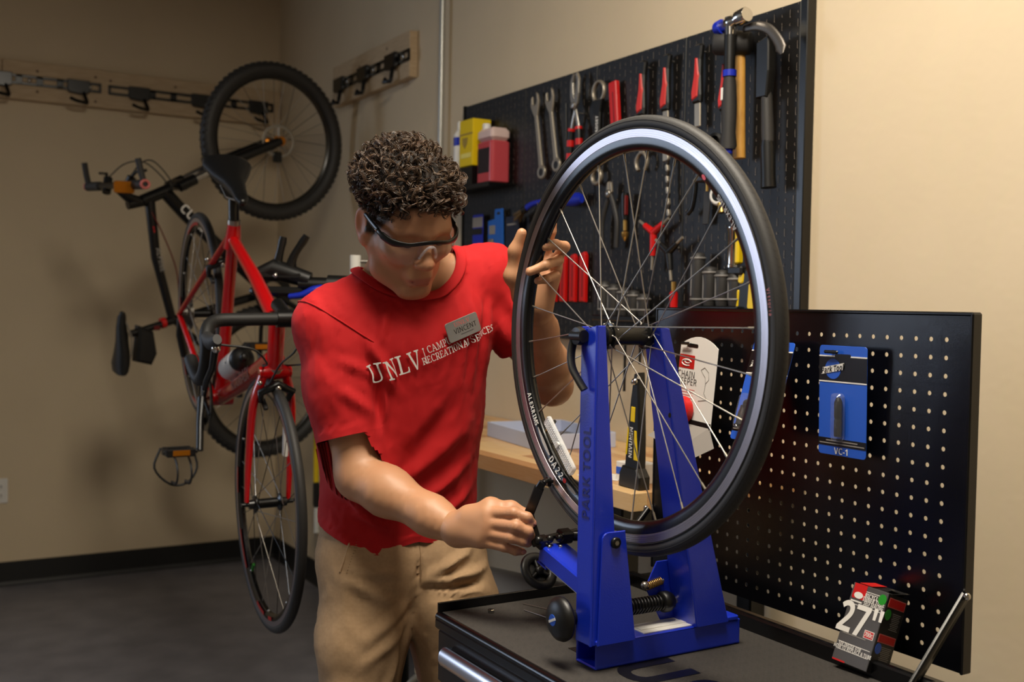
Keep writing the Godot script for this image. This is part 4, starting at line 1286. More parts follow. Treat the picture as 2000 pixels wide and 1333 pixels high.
func bench() -> void:
	# butcher-block bench top glued up from staves, along the right wall behind the cabinet
	var t := thing("workbench", "maple butcher-block workbench along the beige wall", "workbench", Vector3(-0.25, 0, 2.9))
	var x0 := -0.505
	var z1 := 3.81
	var yt := 0.993
	var r := RandomNumberGenerator.new()
	r.seed = 21
	var core := G.new().box(Vector3(-0.252, yt - 0.021, 2.905), Vector3(0.486, 0.036, 1.79))
	var top := part(t, "bench_top", core, mats.maple_0)
	for row in 12:
		var w := 0.5 / 12.0
		var x := x0 + w * (row + 0.5)
		var z := z1
		while z > 2.06:
			var l := r.randf_range(0.22, 0.62)
			if row == 0 and z == z1:
				l = 0.34
			var a := maxf(z - l, 2.0)
			var k: int = [0, 0, 1, 1, 3, 2, 0, 1, 3, 4][r.randi() % 10]
			part(top, "stave", G.new().box(Vector3(x, yt - 0.019, (z + a) / 2), Vector3(w - 0.0004, 0.0384, z - a - 0.0004), 0.0009), mats["maple_%d" % k])
			z = a
	for z in [2.06, 3.70]:
		part(t, "leg", G.new().box(Vector3(-0.44, 0.477, z), Vector3(0.05, 0.954, 0.05), 0.004), mats.black_enamel)
		part(t, "leg", G.new().box(Vector3(-0.06, 0.477, z), Vector3(0.05, 0.954, 0.05), 0.004), mats.black_enamel)
		part(t, "crossbar", G.new().box(Vector3(-0.25, 0.93, z), Vector3(0.42, 0.045, 0.04), 0.004), mats.black_enamel)
	# shallow cardboard tray, open on top
	var g := G.new()
	var b := Basis(Vector3.UP, -0.12)
	var c := Vector3(-0.20, yt, 3.02)
	g.box(c + Vector3(0, 0.002, 0), Vector3(0.24, 0.004, 0.33), 0.001, b)
	for q in [[Vector3(-0.12, 0.022, 0), Vector3(0.005, 0.042, 0.335)], [Vector3(0.12, 0.022, 0), Vector3(0.005, 0.042, 0.335)], [Vector3(0, 0.022, 0.165), Vector3(0.24, 0.042, 0.005)], [Vector3(0, 0.022, -0.165), Vector3(0.24, 0.042, 0.005)]]:
		g.box(c + b * q[0], q[1], 0.001, b)
	t = thing("paper_tray", "pale bluish white shallow tray lying on the butcher-block bench", "tray", c)
	part(t, "tray_body", g, mk("tray_white", Color(0.70, 0.73, 0.82), 0.5))
	part(t, "contents", G.new().box(c + b * Vector3(0.02, 0.012, 0.02), Vector3(0.15, 0.014, 0.2), 0.002, b), mats.box_grey, "dark flat item inside the tray")
	# small white and blue box and paper at the bench end
	c = Vector3(-0.40, yt, 3.69)
	t = thing("small_carton", "small white carton with a blue stripe at the bench end by the cabinet board", "box", c)
	var bx := part(t, "carton", G.new().box(c + Vector3(0, 0.022, 0), Vector3(0.06, 0.044, 0.075), 0.001), mats.white_card)
	part(bx, "printed_band", G.new().box(c + Vector3(-0.0302, 0.024, 0), Vector3(0.0006, 0.016, 0.074)), mats.blue_print)
	solo("paper_sheet", "loose white paper lying on the bench near its end", "paper", G.new().box(Vector3(-0.42, yt + 0.0012, 3.60), Vector3(0.075, 0.001, 0.11), 0.0, Basis(Vector3.UP, 0.35)), mats.white_card)
	# folding saw standing in a black cup at the bench end
	c = Vector3(-0.44, yt, 3.745)
	t = thing("folding_saw", "black folding saw with yellow handle inlays standing at the bench end", "saw", c)
	var bs := Basis(Vector3(0, 0, 1), 0.0)
	var xf := Transform3D(Basis(Vector3(0, 0, 1), Vector3(0, 1, 0), Vector3(-1, 0, 0)) * Basis(Vector3(0, 0, 1), -0.05), c + Vector3(0, 0.04, 0))
	var hd := part(t, "handle", G.new().prism([Vector2(-0.022, 0.0), Vector2(-0.018, 0.07), Vector2(-0.013, 0.15), Vector2(-0.006, 0.205), Vector2(0.010, 0.21), Vector2(0.018, 0.15), Vector2(0.026, 0.07), Vector2(0.030, 0.0)], 0.022, xf, 0.004), mats.black_plastic)
	part(hd, "inlay", G.new().prism([Vector2(0.012, 0.022), Vector2(0.009, 0.085), Vector2(0.016, 0.085), Vector2(0.026, 0.022)], 0.0235, xf, 0.001), mats.yellow_plastic)
	part(hd, "inlay", G.new().prism([Vector2(-0.018, 0.03), Vector2(-0.014, 0.09), Vector2(-0.010, 0.09), Vector2(-0.013, 0.03)], 0.0235, xf, 0.001), mats.yellow_plastic)
	part(hd, "inlay", G.new().prism([Vector2(-0.006, 0.103), Vector2(-0.005, 0.135), Vector2(0.008, 0.135), Vector2(0.008, 0.103)], 0.0235, xf, 0.001), mats.yellow_plastic)
	part(hd, "lettering", G.new().text("NIVUNIN", 0.011, flat(xf * Transform3D(Basis(Vector3(0, 0, 1), PI / 2), Vector3(-0.001, 0.058, 0)), 0.0226), 10), mats.white_print)
	part(t, "pivot_screw", G.new().ball(xf * Vector3(0.002, 0.19, 0.022), 0.008, 12).rod(xf * Vector3(-0.01, 0.185, 0.02), xf * Vector3(0.012, 0.2, 0.02), 0.004, 8), mats.chrome)
	part(t, "foot", G.new().prism([Vector2(-0.03, -0.04), Vector2(-0.028, -0.01), Vector2(-0.02, 0.006), Vector2(0.03, 0.006), Vector2(0.045, -0.01), Vector2(0.045, -0.04)], 0.03, xf, 0.003), mats.black_plastic)


func pegboard() -> void:
	var t := thing("tool_pegboard", "wide black steel pegboard full of hung tools on the wall", "pegboard", Vector3(-0.0125, 1.279, 2.968))
	var zs := [2.156, 2.568, 2.972, 3.375, 3.779]
	var m := mk("peg_panel", Color.WHITE, 0.5)
	# slots and holes repeat every inch: dark punched marks with a bright lip
	var im := Image.create(256, 256, false, Image.FORMAT_RGB8)
	im.fill(Color(0.040, 0.038, 0.037))
	var hm := Image.create(256, 256, false, Image.FORMAT_RGB8)
	hm.fill(Color(0.8, 0.8, 0.8))
	for cy in 2:
		for cx in 2:
			for y in 128:
				for x in 128:
					var p := Vector2(x - 64, y - 64)
					var slot: bool = (cx + cy) % 2 == 0
					var d := (Vector2(p.x, maxf(absf(p.y) - 34.0, 0.0)).length() if slot else p.length()) - (9.0 if slot else 13.0)
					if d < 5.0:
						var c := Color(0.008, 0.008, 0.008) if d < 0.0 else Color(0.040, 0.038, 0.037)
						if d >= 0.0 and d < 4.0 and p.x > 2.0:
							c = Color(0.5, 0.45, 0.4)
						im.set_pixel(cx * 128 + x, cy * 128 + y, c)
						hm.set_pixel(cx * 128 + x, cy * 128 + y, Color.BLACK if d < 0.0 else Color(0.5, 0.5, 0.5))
	im.generate_mipmaps()
	tex(m, ImageTexture.create_from_image(im), Vector3.ONE * 0.0508)
	m.heightmap_enabled = true
	m.heightmap_texture = ImageTexture.create_from_image(hm)
	m.heightmap_scale = 0.12
	for k in 4:
		var a: float = zs[k]
		var b: float = zs[k + 1]
		var g := G.new()
		g.box(Vector3(-0.0215, 1.686, (a + b) / 2), Vector3(0.007, 0.812, b - a - 0.0025), 0.0015)
		g.box(Vector3(-0.0112, 1.686, (a + b) / 2), Vector3(0.0144, 0.79, b - a - 0.03))
		part(t, "panel", g, m)
	part(t, "edge_strip", G.new().box(Vector3(-0.0145, 1.686, 3.792), Vector3(0.029, 0.82, 0.022), 0.002), mats.peg_steel)
	part(t, "edge_strip", G.new().box(Vector3(-0.0145, 1.686, 2.1475), Vector3(0.029, 0.82, 0.012), 0.002), mats.peg_steel)


func wrench(y0: float, z0: float, y1: float, z1: float, label: String) -> void:
	var d := Vector2(z0 - z1, y0 - y1)
	var l := d.length()
	var tilt := -atan2(d.x, d.y)
	var xf := onwall(-0.042, y1, z1, tilt)
	var t := thing("wrench", label, "wrench", Vector3(-0.042, y1, z1), "combination wrenches")
	var p := []
	# outline: ring end round the origin, shank, open jaws at the top
	for k in 15:
		var a := deg_to_rad(60.0 - 300.0 * k / 14.0)
		p.append(Vector2(cos(a), sin(a)) * 0.0225)
	p.append_array([Vector2(-0.0095, 0.035), Vector2(-0.0085, l - 0.05), Vector2(-0.018, l - 0.03), Vector2(-0.0245, l - 0.008), Vector2(-0.019, l + 0.014), Vector2(-0.010, l + 0.020), Vector2(-0.0115, l - 0.006), Vector2(-0.004, l - 0.013), Vector2(0.006, l - 0.011), Vector2(0.0125, l - 0.002), Vector2(0.0145, l + 0.026), Vector2(0.022, l + 0.018), Vector2(0.025, l - 0.006), Vector2(0.018, l - 0.028), Vector2(0.0085, l - 0.05), Vector2(0.0095, 0.035)])
	part(t, "shank", G.new().prism(p, 0.008, xf.translated_local(Vector3(0, 0, -0.004)), 0.0018), mats.dull_steel)
	part(t, "ring_opening", G.new().prism(oval(0.0125, 0.0125, 12), 0.0086, xf.translated_local(Vector3(0, 0, -0.0043))), mats.black_plastic, "dark opening of the ring end")
	part(t, "ring_collar", G.new().torus(xf * Vector3(0, 0, 0), xf.basis.z, 0.0180, 0.0052, 24, 8), mats.dull_steel)


func hang_pin(t: Node3D, y: float, z: float, out := 0.03) -> void:
	part(t, "hanging_pin", G.new().tube([Vector3(-0.024, y, z), Vector3(-0.025 - out, y, z), Vector3(-0.028 - out, y + 0.008, z)], 0.0025, 6), mats.steel)


func cone_wrench(y: float, z: float, shaft: float, label: String, tip: int) -> Node3D:
	var t := thing("shop_wrench", label, "wrench", Vector3(-0.04, y - 0.3, z))
	var xf := onwall(-0.04, y, z, 0.03)
	var hp := [Vector2(-0.016, 0.004), Vector2(-0.015, -0.028), Vector2(-0.014, -0.07), Vector2(-0.019, -0.118), Vector2(-0.017, -0.138), Vector2(0.013, -0.138), Vector2(0.015, -0.12), Vector2(0.013, -0.07), Vector2(0.014, -0.03), Vector2(0.020, 0.004), Vector2(0.012, 0.010), Vector2(-0.008, 0.010)]
	var h := part(t, "handle", G.new().prism(hp, 0.016, xf, 0.004), mats.black_plastic)
	part(h, "grip", G.new().prism([Vector2(-0.004, -0.024), Vector2(-0.008, -0.07), Vector2(-0.0185, -0.112), Vector2(-0.0165, -0.132), Vector2(0.006, -0.124), Vector2(0.0105, -0.07), Vector2(0.006, -0.026)], 0.0185, xf, 0.003), mats.red_rubber, "red rubber grip inlay")
	part(h, "hang_hole", G.new().prism(oval(0.0055, 0.0055, 12, Vector2(0.001, -0.008)), 0.0005, xf.translated_local(Vector3(0, 0, 0.0158))), mats.black_print)
	part(t, "shaft", G.new().box(xf * Vector3(-0.002, -0.138 - shaft / 2, 0.008), Vector3(0.006, shaft, 0.023), 0.002, Basis(xf.basis.z, xf.basis.y, xf.basis.x)), mats.dull_steel)
	var e := -0.138 - shaft
	if tip == 0:  # open ring
		var a0 := -0.7
		var pts := []
		for k in 19:
			var a := PI * 0.5 + 0.0 + lerpf(-2.5, 2.5, k / 18.0)
			pts.append(xf * Vector3(-0.002 + cos(a) * 0.024, e - 0.024 + sin(a) * 0.026, 0.008))
		part(t, "jaw", G.new().tube(pts, 0.0068, 8, true, false, Vector2(1, 0.7), xf.basis.z), mats.dull_steel)
	elif tip == 1:  # hooked end with a black socket
		var pts := curve([xf * Vector3(-0.004, e + 0.01, 0.008), xf * Vector3(0.012, e - 0.012, 0.008), xf * Vector3(0.010, e - 0.034, 0.008), xf * Vector3(-0.006, e - 0.043, 0.008), xf * Vector3(-0.016, e - 0.040, 0.008)], 5)
		part(t, "jaw", G.new().tube(pts, [0.010, 0.010, 0.010, 0.0095, 0.009, 0.009, 0.0085, 0.008, 0.008, 0.0075, 0.007, 0.0065, 0.006, 0.0055, 0.005, 0.0045, 0.004, 0.004, 0.0035, 0.003, 0.003], 8, true, false, Vector2(1, 0.5), xf.basis.z), mats.dull_steel)
		part(t, "socket", G.new().lathe([Vector2(0, -0.03), Vector2(0.012, -0.03), Vector2(0.019, -0.026), Vector2(0.020, 0.022), Vector2(0.013, 0.024), Vector2(0.012, 0.008), Vector2(0, 0.008)], xf * Vector3(-0.018, e - 0.018, 0.012), Vector3(-0.85, 0.0, 0.3), 20), mats.black_satin, "black round socket on the hooked end")
	hang_pin(t, y - 0.006, z + 0.001, 0.022)
	return t


func tools_top() -> void:
	# shelf bin with the shop supplies
	var t := thing("wall_shelf", "black wall shelf at the pegboard's left end holding shop fluids", "shelf", Vector3(-0.07, 1.765, 2.32))
	part(t, "shelf_board", G.new().box(Vector3(-0.075, 1.782, 2.33), Vector3(0.098, 0.008, 0.36), 0.002), mats.peg_steel)
	part(t, "front_lip", G.new().box(Vector3(-0.123, 1.779, 2.33), Vector3(0.004, 0.016, 0.36), 0.001), mats.peg_steel)
	part(t, "riser", G.new().box(Vector3(-0.072, 1.820, 2.265), Vector3(0.085, 0.066, 0.21), 0.003), mats.peg_steel, "black box riser under the yellow carton")
	t = thing("fluid_jug", "translucent jug of pinkish red fluid with a dark label on the shelf", "jug", Vector3(-0.068, 1.787, 2.4375))
	var tb := Basis(Vector3(0, 0, 1), Vector3(1, 0, 0), Vector3(0, 1, 0))
	var jp := rrect(0.104, 0.074, 0.014, 4)
	var jx := Transform3D(Basis(Vector3(0, 0, 1), Vector3(1, 0, 0), Vector3(0, 1, 0)), Vector3(-0.068, 1.787, 2.4375))
	var jb := part(t, "fluid_body", G.new().prism(jp, 0.140, jx, 0.005), mk("pink_fluid", Color(0.72, 0.27, 0.30), 0.25))
	part(t, "shoulder", G.new().prism(jp, 0.044, jx.translated_local(Vector3(0, 0, 0.1402)), 0.012), mk("jug_plastic", Color(0.84, 0.74, 0.72), 0.4), "empty pale upper part of the jug")
	part(t, "cap", G.new().lathe([Vector2(0, 0), Vector2(0.014, 0), Vector2(0.014, 0.02), Vector2(0.012, 0.023), Vector2(0, 0.023)], jx * Vector3(-0.028, -0.012, 0.181), Vector3.UP, 20), mats.white_card)
	part(jb, "label", G.new().box(Vector3(-0.1055, 1.863, 2.437), Vector3(0.0008, 0.082, 0.076)), mk("dark_label", Color(0.10, 0.03, 0.03), 0.4))
	t = thing("yellow_carton", "bright yellow carton with faint print standing behind the pink jug", "box", Vector3(-0.07, 1.855, 2.31))
	var yb := part(t, "carton", G.new().box(Vector3(-0.07, 1.936, 2.312), Vector3(0.072, 0.160, 0.095), 0.002), mats.yellow_print)
	part(yb, "printed_band", G.new().box(Vector3(-0.1063, 1.966, 2.312), Vector3(0.0006, 0.006, 0.095)), mk("ochre", Color(0.62, 0.52, 0.2), 0.5))
	part(yb, "printed_emblem", G.new().prism([Vector2(-0.02, 0.018), Vector2(0.02, 0.018), Vector2(0.016, -0.004), Vector2(0, -0.02), Vector2(-0.016, -0.004)], 0.0006, onwall(-0.1062, 1.936, 2.305)), mats.ochre)
	part(yb, "printed_patch", G.new().box(Vector3(-0.1063, 1.893, 2.312), Vector3(0.0006, 0.016, 0.07)), mk("pale_yellow", Color(0.92, 0.86, 0.45), 0.5))
	t = thing("spray_bottle", "small white bottle with a blue band left of the yellow carton", "bottle", Vector3(-0.07, 1.855, 2.205))
	part(t, "body", G.new().lathe([Vector2(0, 0), Vector2(0.024, 0), Vector2(0.025, 0.004), Vector2(0.025, 0.125), Vector2(0.016, 0.138), Vector2(0.012, 0.145), Vector2(0, 0.145)], Vector3(-0.07, 1.855, 2.205), Vector3.UP, 24, 0.4), mats.white_card)
	part(t, "band", G.new().lathe([Vector2(0.0253, 0.085), Vector2(0.0253, 0.115)], Vector3(-0.07, 1.855, 2.205), Vector3.UP, 24), mats.blue_plastic)
	part(t, "cap", G.new().lathe([Vector2(0, 0.145), Vector2(0.013, 0.145), Vector2(0.013, 0.168), Vector2(0.010, 0.172), Vector2(0, 0.172)], Vector3(-0.07, 1.855, 2.205), Vector3.UP, 20), mats.white_print)
	wrench(2.032, 2.655, 1.803, 2.703, "left steel combination wrench of the pair on the pegboard")
	wrench(2.032, 2.741, 1.817, 2.788, "steel combination wrench beside the gripped pliers on the pegboard")
	# slim black rod hanging beside the wrenches
	t = thing("hex_rod", "slim dark rod hanging between the wrenches and the pliers", "tool", Vector3(-0.04, 1.83, 2.835))
	part(t, "rod", G.new().rod(Vector3(-0.04, 2.0, 2.83), Vector3(-0.04, 1.83, 2.84), 0.004, 8), mats.black_satin)
	# adjustable pliers
	t = thing("adjustable_pliers", "steel pliers with black handles ringed in red on the pegboard", "pliers", Vector3(-0.05, 1.80, 2.89))
	var xf := onwall(-0.05, 1.985, 2.903)
	for s in [-1.0, 1.0]:
		var jw := []
		for q in [Vector2(0.004, -0.02), Vector2(0.020, 0.0), Vector2(0.026, 0.03), Vector2(0.026, 0.07), Vector2(0.014, 0.092), Vector2(0.006, 0.088), Vector2(0.012, 0.066), Vector2(0.008, 0.03), Vector2(0.0, 0.012)]:
			jw.append(Vector2(q.x * s, q.y))
		var j := part(t, "jaw", G.new().prism(jw, 0.01, xf.translated_local(Vector3(0, 0, 0.002 * s)), 0.002), mats.steel)
		var hp := []
		for q in [Vector3(0.002 * s, -0.01, 0.004), Vector3(-0.012 * s, -0.05, 0.004), Vector3(-0.021 * s, -0.09, 0.004), Vector3(-0.026 * s, -0.185, 0.004)]:
			hp.append(xf * q)
		var hc := curve(hp, 5)
		part(j, "shank", G.new().tube(hc.slice(0, 10), 0.0075, 8, true, false, Vector2(0.6, 1), xf.basis.z), mats.steel)
		var gr := part(t, "handle", G.new().tube(hc.slice(8), 0.0105, 10), mats.black_plastic)
		for q in [0.0, 0.5, 0.95]:
			var a := int(8 + q * (hc.size() - 10))
			part(gr, "red_ring", G.new().tube([hc[a], hc[a + 1]], 0.0118, 10), mats.red_plastic)
	part(t, "pivot", G.new().lathe([Vector2(0, 0), Vector2(0.011, 0), Vector2(0.009, 0.006), Vector2(0, 0.007)], xf * Vector3(0, -0.004, 0.011), xf.basis.z, 16), mats.steel)
	hang_pin(t, 1.96, 2.903, 0.02)
	# ring-ended wrench with dark handle
	t = thing("ring_wrench", "wrench with a large open steel ring above a dark handle", "wrench", Vector3(-0.045, 1.735, 3.009))
	xf = onwall(-0.045, 2.005, 3.011)
	part(t, "ring", G.new().tube(_arc3(xf, Vector2(0, 0.0), 0.027, 0.030, -0.9, PI + 0.9), 0.0075, 8, true, false, Vector2(1, 0.7), xf.basis.z), mats.dull_steel)
	part(t, "handle", G.new().prism([Vector2(-0.024, -0.022), Vector2(-0.016, -0.06), Vector2(-0.015, -0.15), Vector2(-0.010, -0.2), Vector2(0.010, -0.2), Vector2(0.015, -0.15), Vector2(0.016, -0.06), Vector2(0.024, -0.022)], 0.014, xf.translated_local(Vector3(0, 0, -0.006)), 0.003), mats.black_satin)
	part(t, "lettering", G.new().text("HEADSET", 0.012, flat(xf * Transform3D(Basis(Vector3(0, 0, 1), PI / 2), Vector3(0.003, -0.105, 0.0083))), 10), mats.white_print)
	part(t, "ring", G.new().tube(_ring(xf * Vector3(-0.002, -0.245, 0), xf.basis.z, 0.021, 24), 0.0068, 8, false, true, Vector2(1.2, 0.8), xf.basis.z), mats.dull_steel)
	part(t, "neck", G.new().rod(xf * Vector3(0, -0.2, 0), xf * Vector3(-0.001, -0.225, 0), 0.009, 8), mats.dull_steel)
	hang_pin(t, 2.031, 3.011, 0.02)
	# red folding tool
	t = thing("red_bar", "flat red bar tool hanging right of the ring wrench", "tool", Vector3(-0.05, 1.87, 3.09))
	xf = onwall(-0.034, 1.945, 3.088, 0.12)
	var rb := part(t, "bar", G.new().prism(rrect(0.036, 0.158, 0.004, 3), 0.016, xf, 0.003), mats.red_plastic)
	part(rb, "groove", G.new().box(xf * Vector3(0.002, -0.01, 0.0162), Vector3(0.0008, 0.115, 0.004), 0, Basis(xf.basis.z, xf.basis.y, xf.basis.x)), mk("dark_red", Color(0.38, 0.03, 0.03), 0.5))
	# red and black handled shop wrenches
	cone_wrench(2.045, 3.219, 0.105, "leftmost red and black handled wrench, open steel ring at its foot", 0)
	var cw := cone_wrench(2.043, 3.322, 0.135, "red and black handled chain whip with a chain hanging from it", 2)
	var ch := part(cw, "chain", G.new().rod(Vector3(-0.05, 1.86, 3.345), Vector3(-0.05, 1.855, 3.345), 0.004), mats.dull_steel)
	for k in 17:
		var yy := 1.855 - k * 0.0148
		var zz := 3.344 - 0.006 * sin(k * 0.25)
		part(ch, "link", G.new().prism(rrect(0.0095, 0.019, 0.0045, 3), 0.009 if k % 2 else 0.0055, onwall(-0.045 if k % 2 else -0.0468, yy, zz, 0.25 if k % 2 else -0.25), 0.001), mats.dull_steel if k % 2 else mk("chain_dark", Color(0.22, 0.18, 0.13), 0.4, 0.7))
	cone_wrench(2.044, 3.450, 0.062, "red and black handled wrench just right of the third panel seam", 2)
	cone_wrench(2.010, 3.552, 0.058, "red and black handled wrench with a black socket on its hook", 1)
	# wooden handled rubber mallet behind the hammer
	t = thing("rubber_mallet", "black rubber mallet with a yellowish wooden handle", "mallet", Vector3(-0.06, 1.745, 3.62))
	part(t, "head", G.new().lathe([Vector2(0, -0.045), Vector2(0.024, -0.045), Vector2(0.028, -0.04), Vector2(0.030, 0.0), Vector2(0.028, 0.04), Vector2(0.024, 0.045), Vector2(0, 0.045)], Vector3(-0.075, 2.022, 3.607), Vector3(-0.55, 0.08, -0.83), 28, 0.5), mats.rubber)
	part(t, "handle", G.new().tube([Vector3(-0.06, 2.02, 3.618), Vector3(-0.06, 1.93, 3.619), Vector3(-0.06, 1.83, 3.621), Vector3(-0.06, 1.745, 3.623)], [0.011, 0.0125, 0.0135, 0.0145], 14, true, false, Vector2(1, 1.15)), mats.hickory)
	# ball-peen hammer
	t = thing("ball_hammer", "bright steel hammer with a black grip and blue bands", "hammer", Vector3(-0.1, 1.75, 3.645))
	var hc2 := Vector3(-0.105, 2.062, 3.630)
	var ha := Vector3(-0.05, 0.10, 1.0).normalized()
	var hd := part(t, "head", G.new().lathe([Vector2(0, -0.030), Vector2(0.0125, -0.030), Vector2(0.0125, -0.012), Vector2(0.0155, -0.006), Vector2(0.0155, 0.010), Vector2(0.0115, 0.016), Vector2(0.0115, 0.026), Vector2(0.0185, 0.031), Vector2(0.0185, 0.058), Vector2(0.0165, 0.061), Vector2(0, 0.061)], hc2, ha, 28, 0.8), mats.chrome)
	part(hd, "plastic_face", G.new().lathe([Vector2(0, -0.048), Vector2(0.0165, -0.048), Vector2(0.0178, -0.044), Vector2(0.0178, -0.029), Vector2(0.0, -0.029)], hc2, ha, 28, 0.5), mats.blue_plastic)
	part(hd, "socket", G.new().rod(hc2 + Vector3(0, 0.012, 0), hc2 + Vector3(0, -0.034, 0.001), 0.0135, 14), mats.chrome)
	var hb := hc2 + Vector3(0, -0.03, 0.001)
	part(t, "handle", G.new().tube([hb, hb + Vector3(0, -0.06, 0), hb + Vector3(0, -0.115, 0.001)], [0.0145, 0.0135, 0.0125], 14), mats.black_plastic)
	part(t, "blue_band", G.new().tube([hb + Vector3(0, -0.083, 0.001), hb + Vector3(0, -0.098, 0.001)], 0.0165, 16), mats.blue_plastic)
	part(t, "grip", G.new().tube([hb + Vector3(0, -0.098, 0.001), hb + Vector3(0, -0.12, 0.001), hb + Vector3(0, -0.17, 0.002), hb + Vector3(0, -0.23, 0.002), hb + Vector3(0, -0.262, 0.002), hb + Vector3(0, -0.27, 0.002)], [0.0135, 0.0165, 0.0185, 0.0168, 0.0205, 0.017], 18), mats.rubber)
	part(t, "grip_label", G.new().box(hb + Vector3(-0.0165, -0.14, -0.006), Vector3(0.003, 0.03, 0.007), 0.001), mats.white_print)
	part(t, "end_cap", G.new().lathe([Vector2(0, 0.0), Vector2(0.0105, 0.0), Vector2(0.0115, 0.004), Vector2(0.0115, 0.012)], hb + Vector3(0, -0.281, 0.002), Vector3.UP, 16), mats.blue_plastic)
	# black pry hammer with a sweeping claw
	t = thing("pry_hammer", "black long handled pry tool with a sweeping curved claw", "tool", Vector3(-0.07, 1.665, 3.73))
	var cl := curve([Vector3(-0.085, 2.045, 3.655), Vector3(-0.085, 2.042, 3.70), Vector3(-0.085, 2.025, 3.74), Vector3(-0.085, 1.99, 3.772), Vector3(-0.085, 1.962, 3.782)], 6)
	var rr := PackedFloat32Array()
	for k in cl.size():
		rr.append(0.009 + 0.008 * k / cl.size() if k < cl.size() - 4 else 0.017 - 0.004 * (k - cl.size() + 4))
	part(t, "claw", G.new().tube(cl, rr, 10, true, false, Vector2(0.35, 1.0), Vector3(-1, 0, 0)), mk("dark_steel", Color(0.36, 0.34, 0.32), 0.42, 0.7))
	part(t, "head_block", G.new().prism([Vector2(-0.02, -0.09), Vector2(-0.022, 0.04), Vector2(0.018, 0.052), Vector2(0.020, -0.03), Vector2(0.014, -0.09)], 0.026, onwall(-0.055, 1.965, 3.715), 0.003), mats.black_satin)
	part(t, "shank", G.new().tube([Vector3(-0.066, 1.90, 3.716), Vector3(-0.066, 1.80, 3.723), Vector3(-0.066, 1.77, 3.725)], [0.013, 0.0155, 0.015], 12), mats.dull_steel if false else mats.rubber_side)
	part(t, "grip", G.new().tube([Vector3(-0.066, 1.775, 3.724), Vector3(-0.066, 1.76, 3.725), Vector3(-0.066, 1.69, 3.729), Vector3(-0.066, 1.665, 3.731)], [0.015, 0.018, 0.017, 0.0185], 14), mats.black_plastic)


func _arc3(xf: Transform3D, c: Vector2, rx: float, ry: float, a0: float, a1: float, n := 18) -> Array:
	var o := []
	for k in n + 1:
		var a := lerpf(a0, a1, float(k) / n)
		o.append(xf * Vector3(c.x + cos(a) * rx, c.y + sin(a) * ry, 0))
	return o


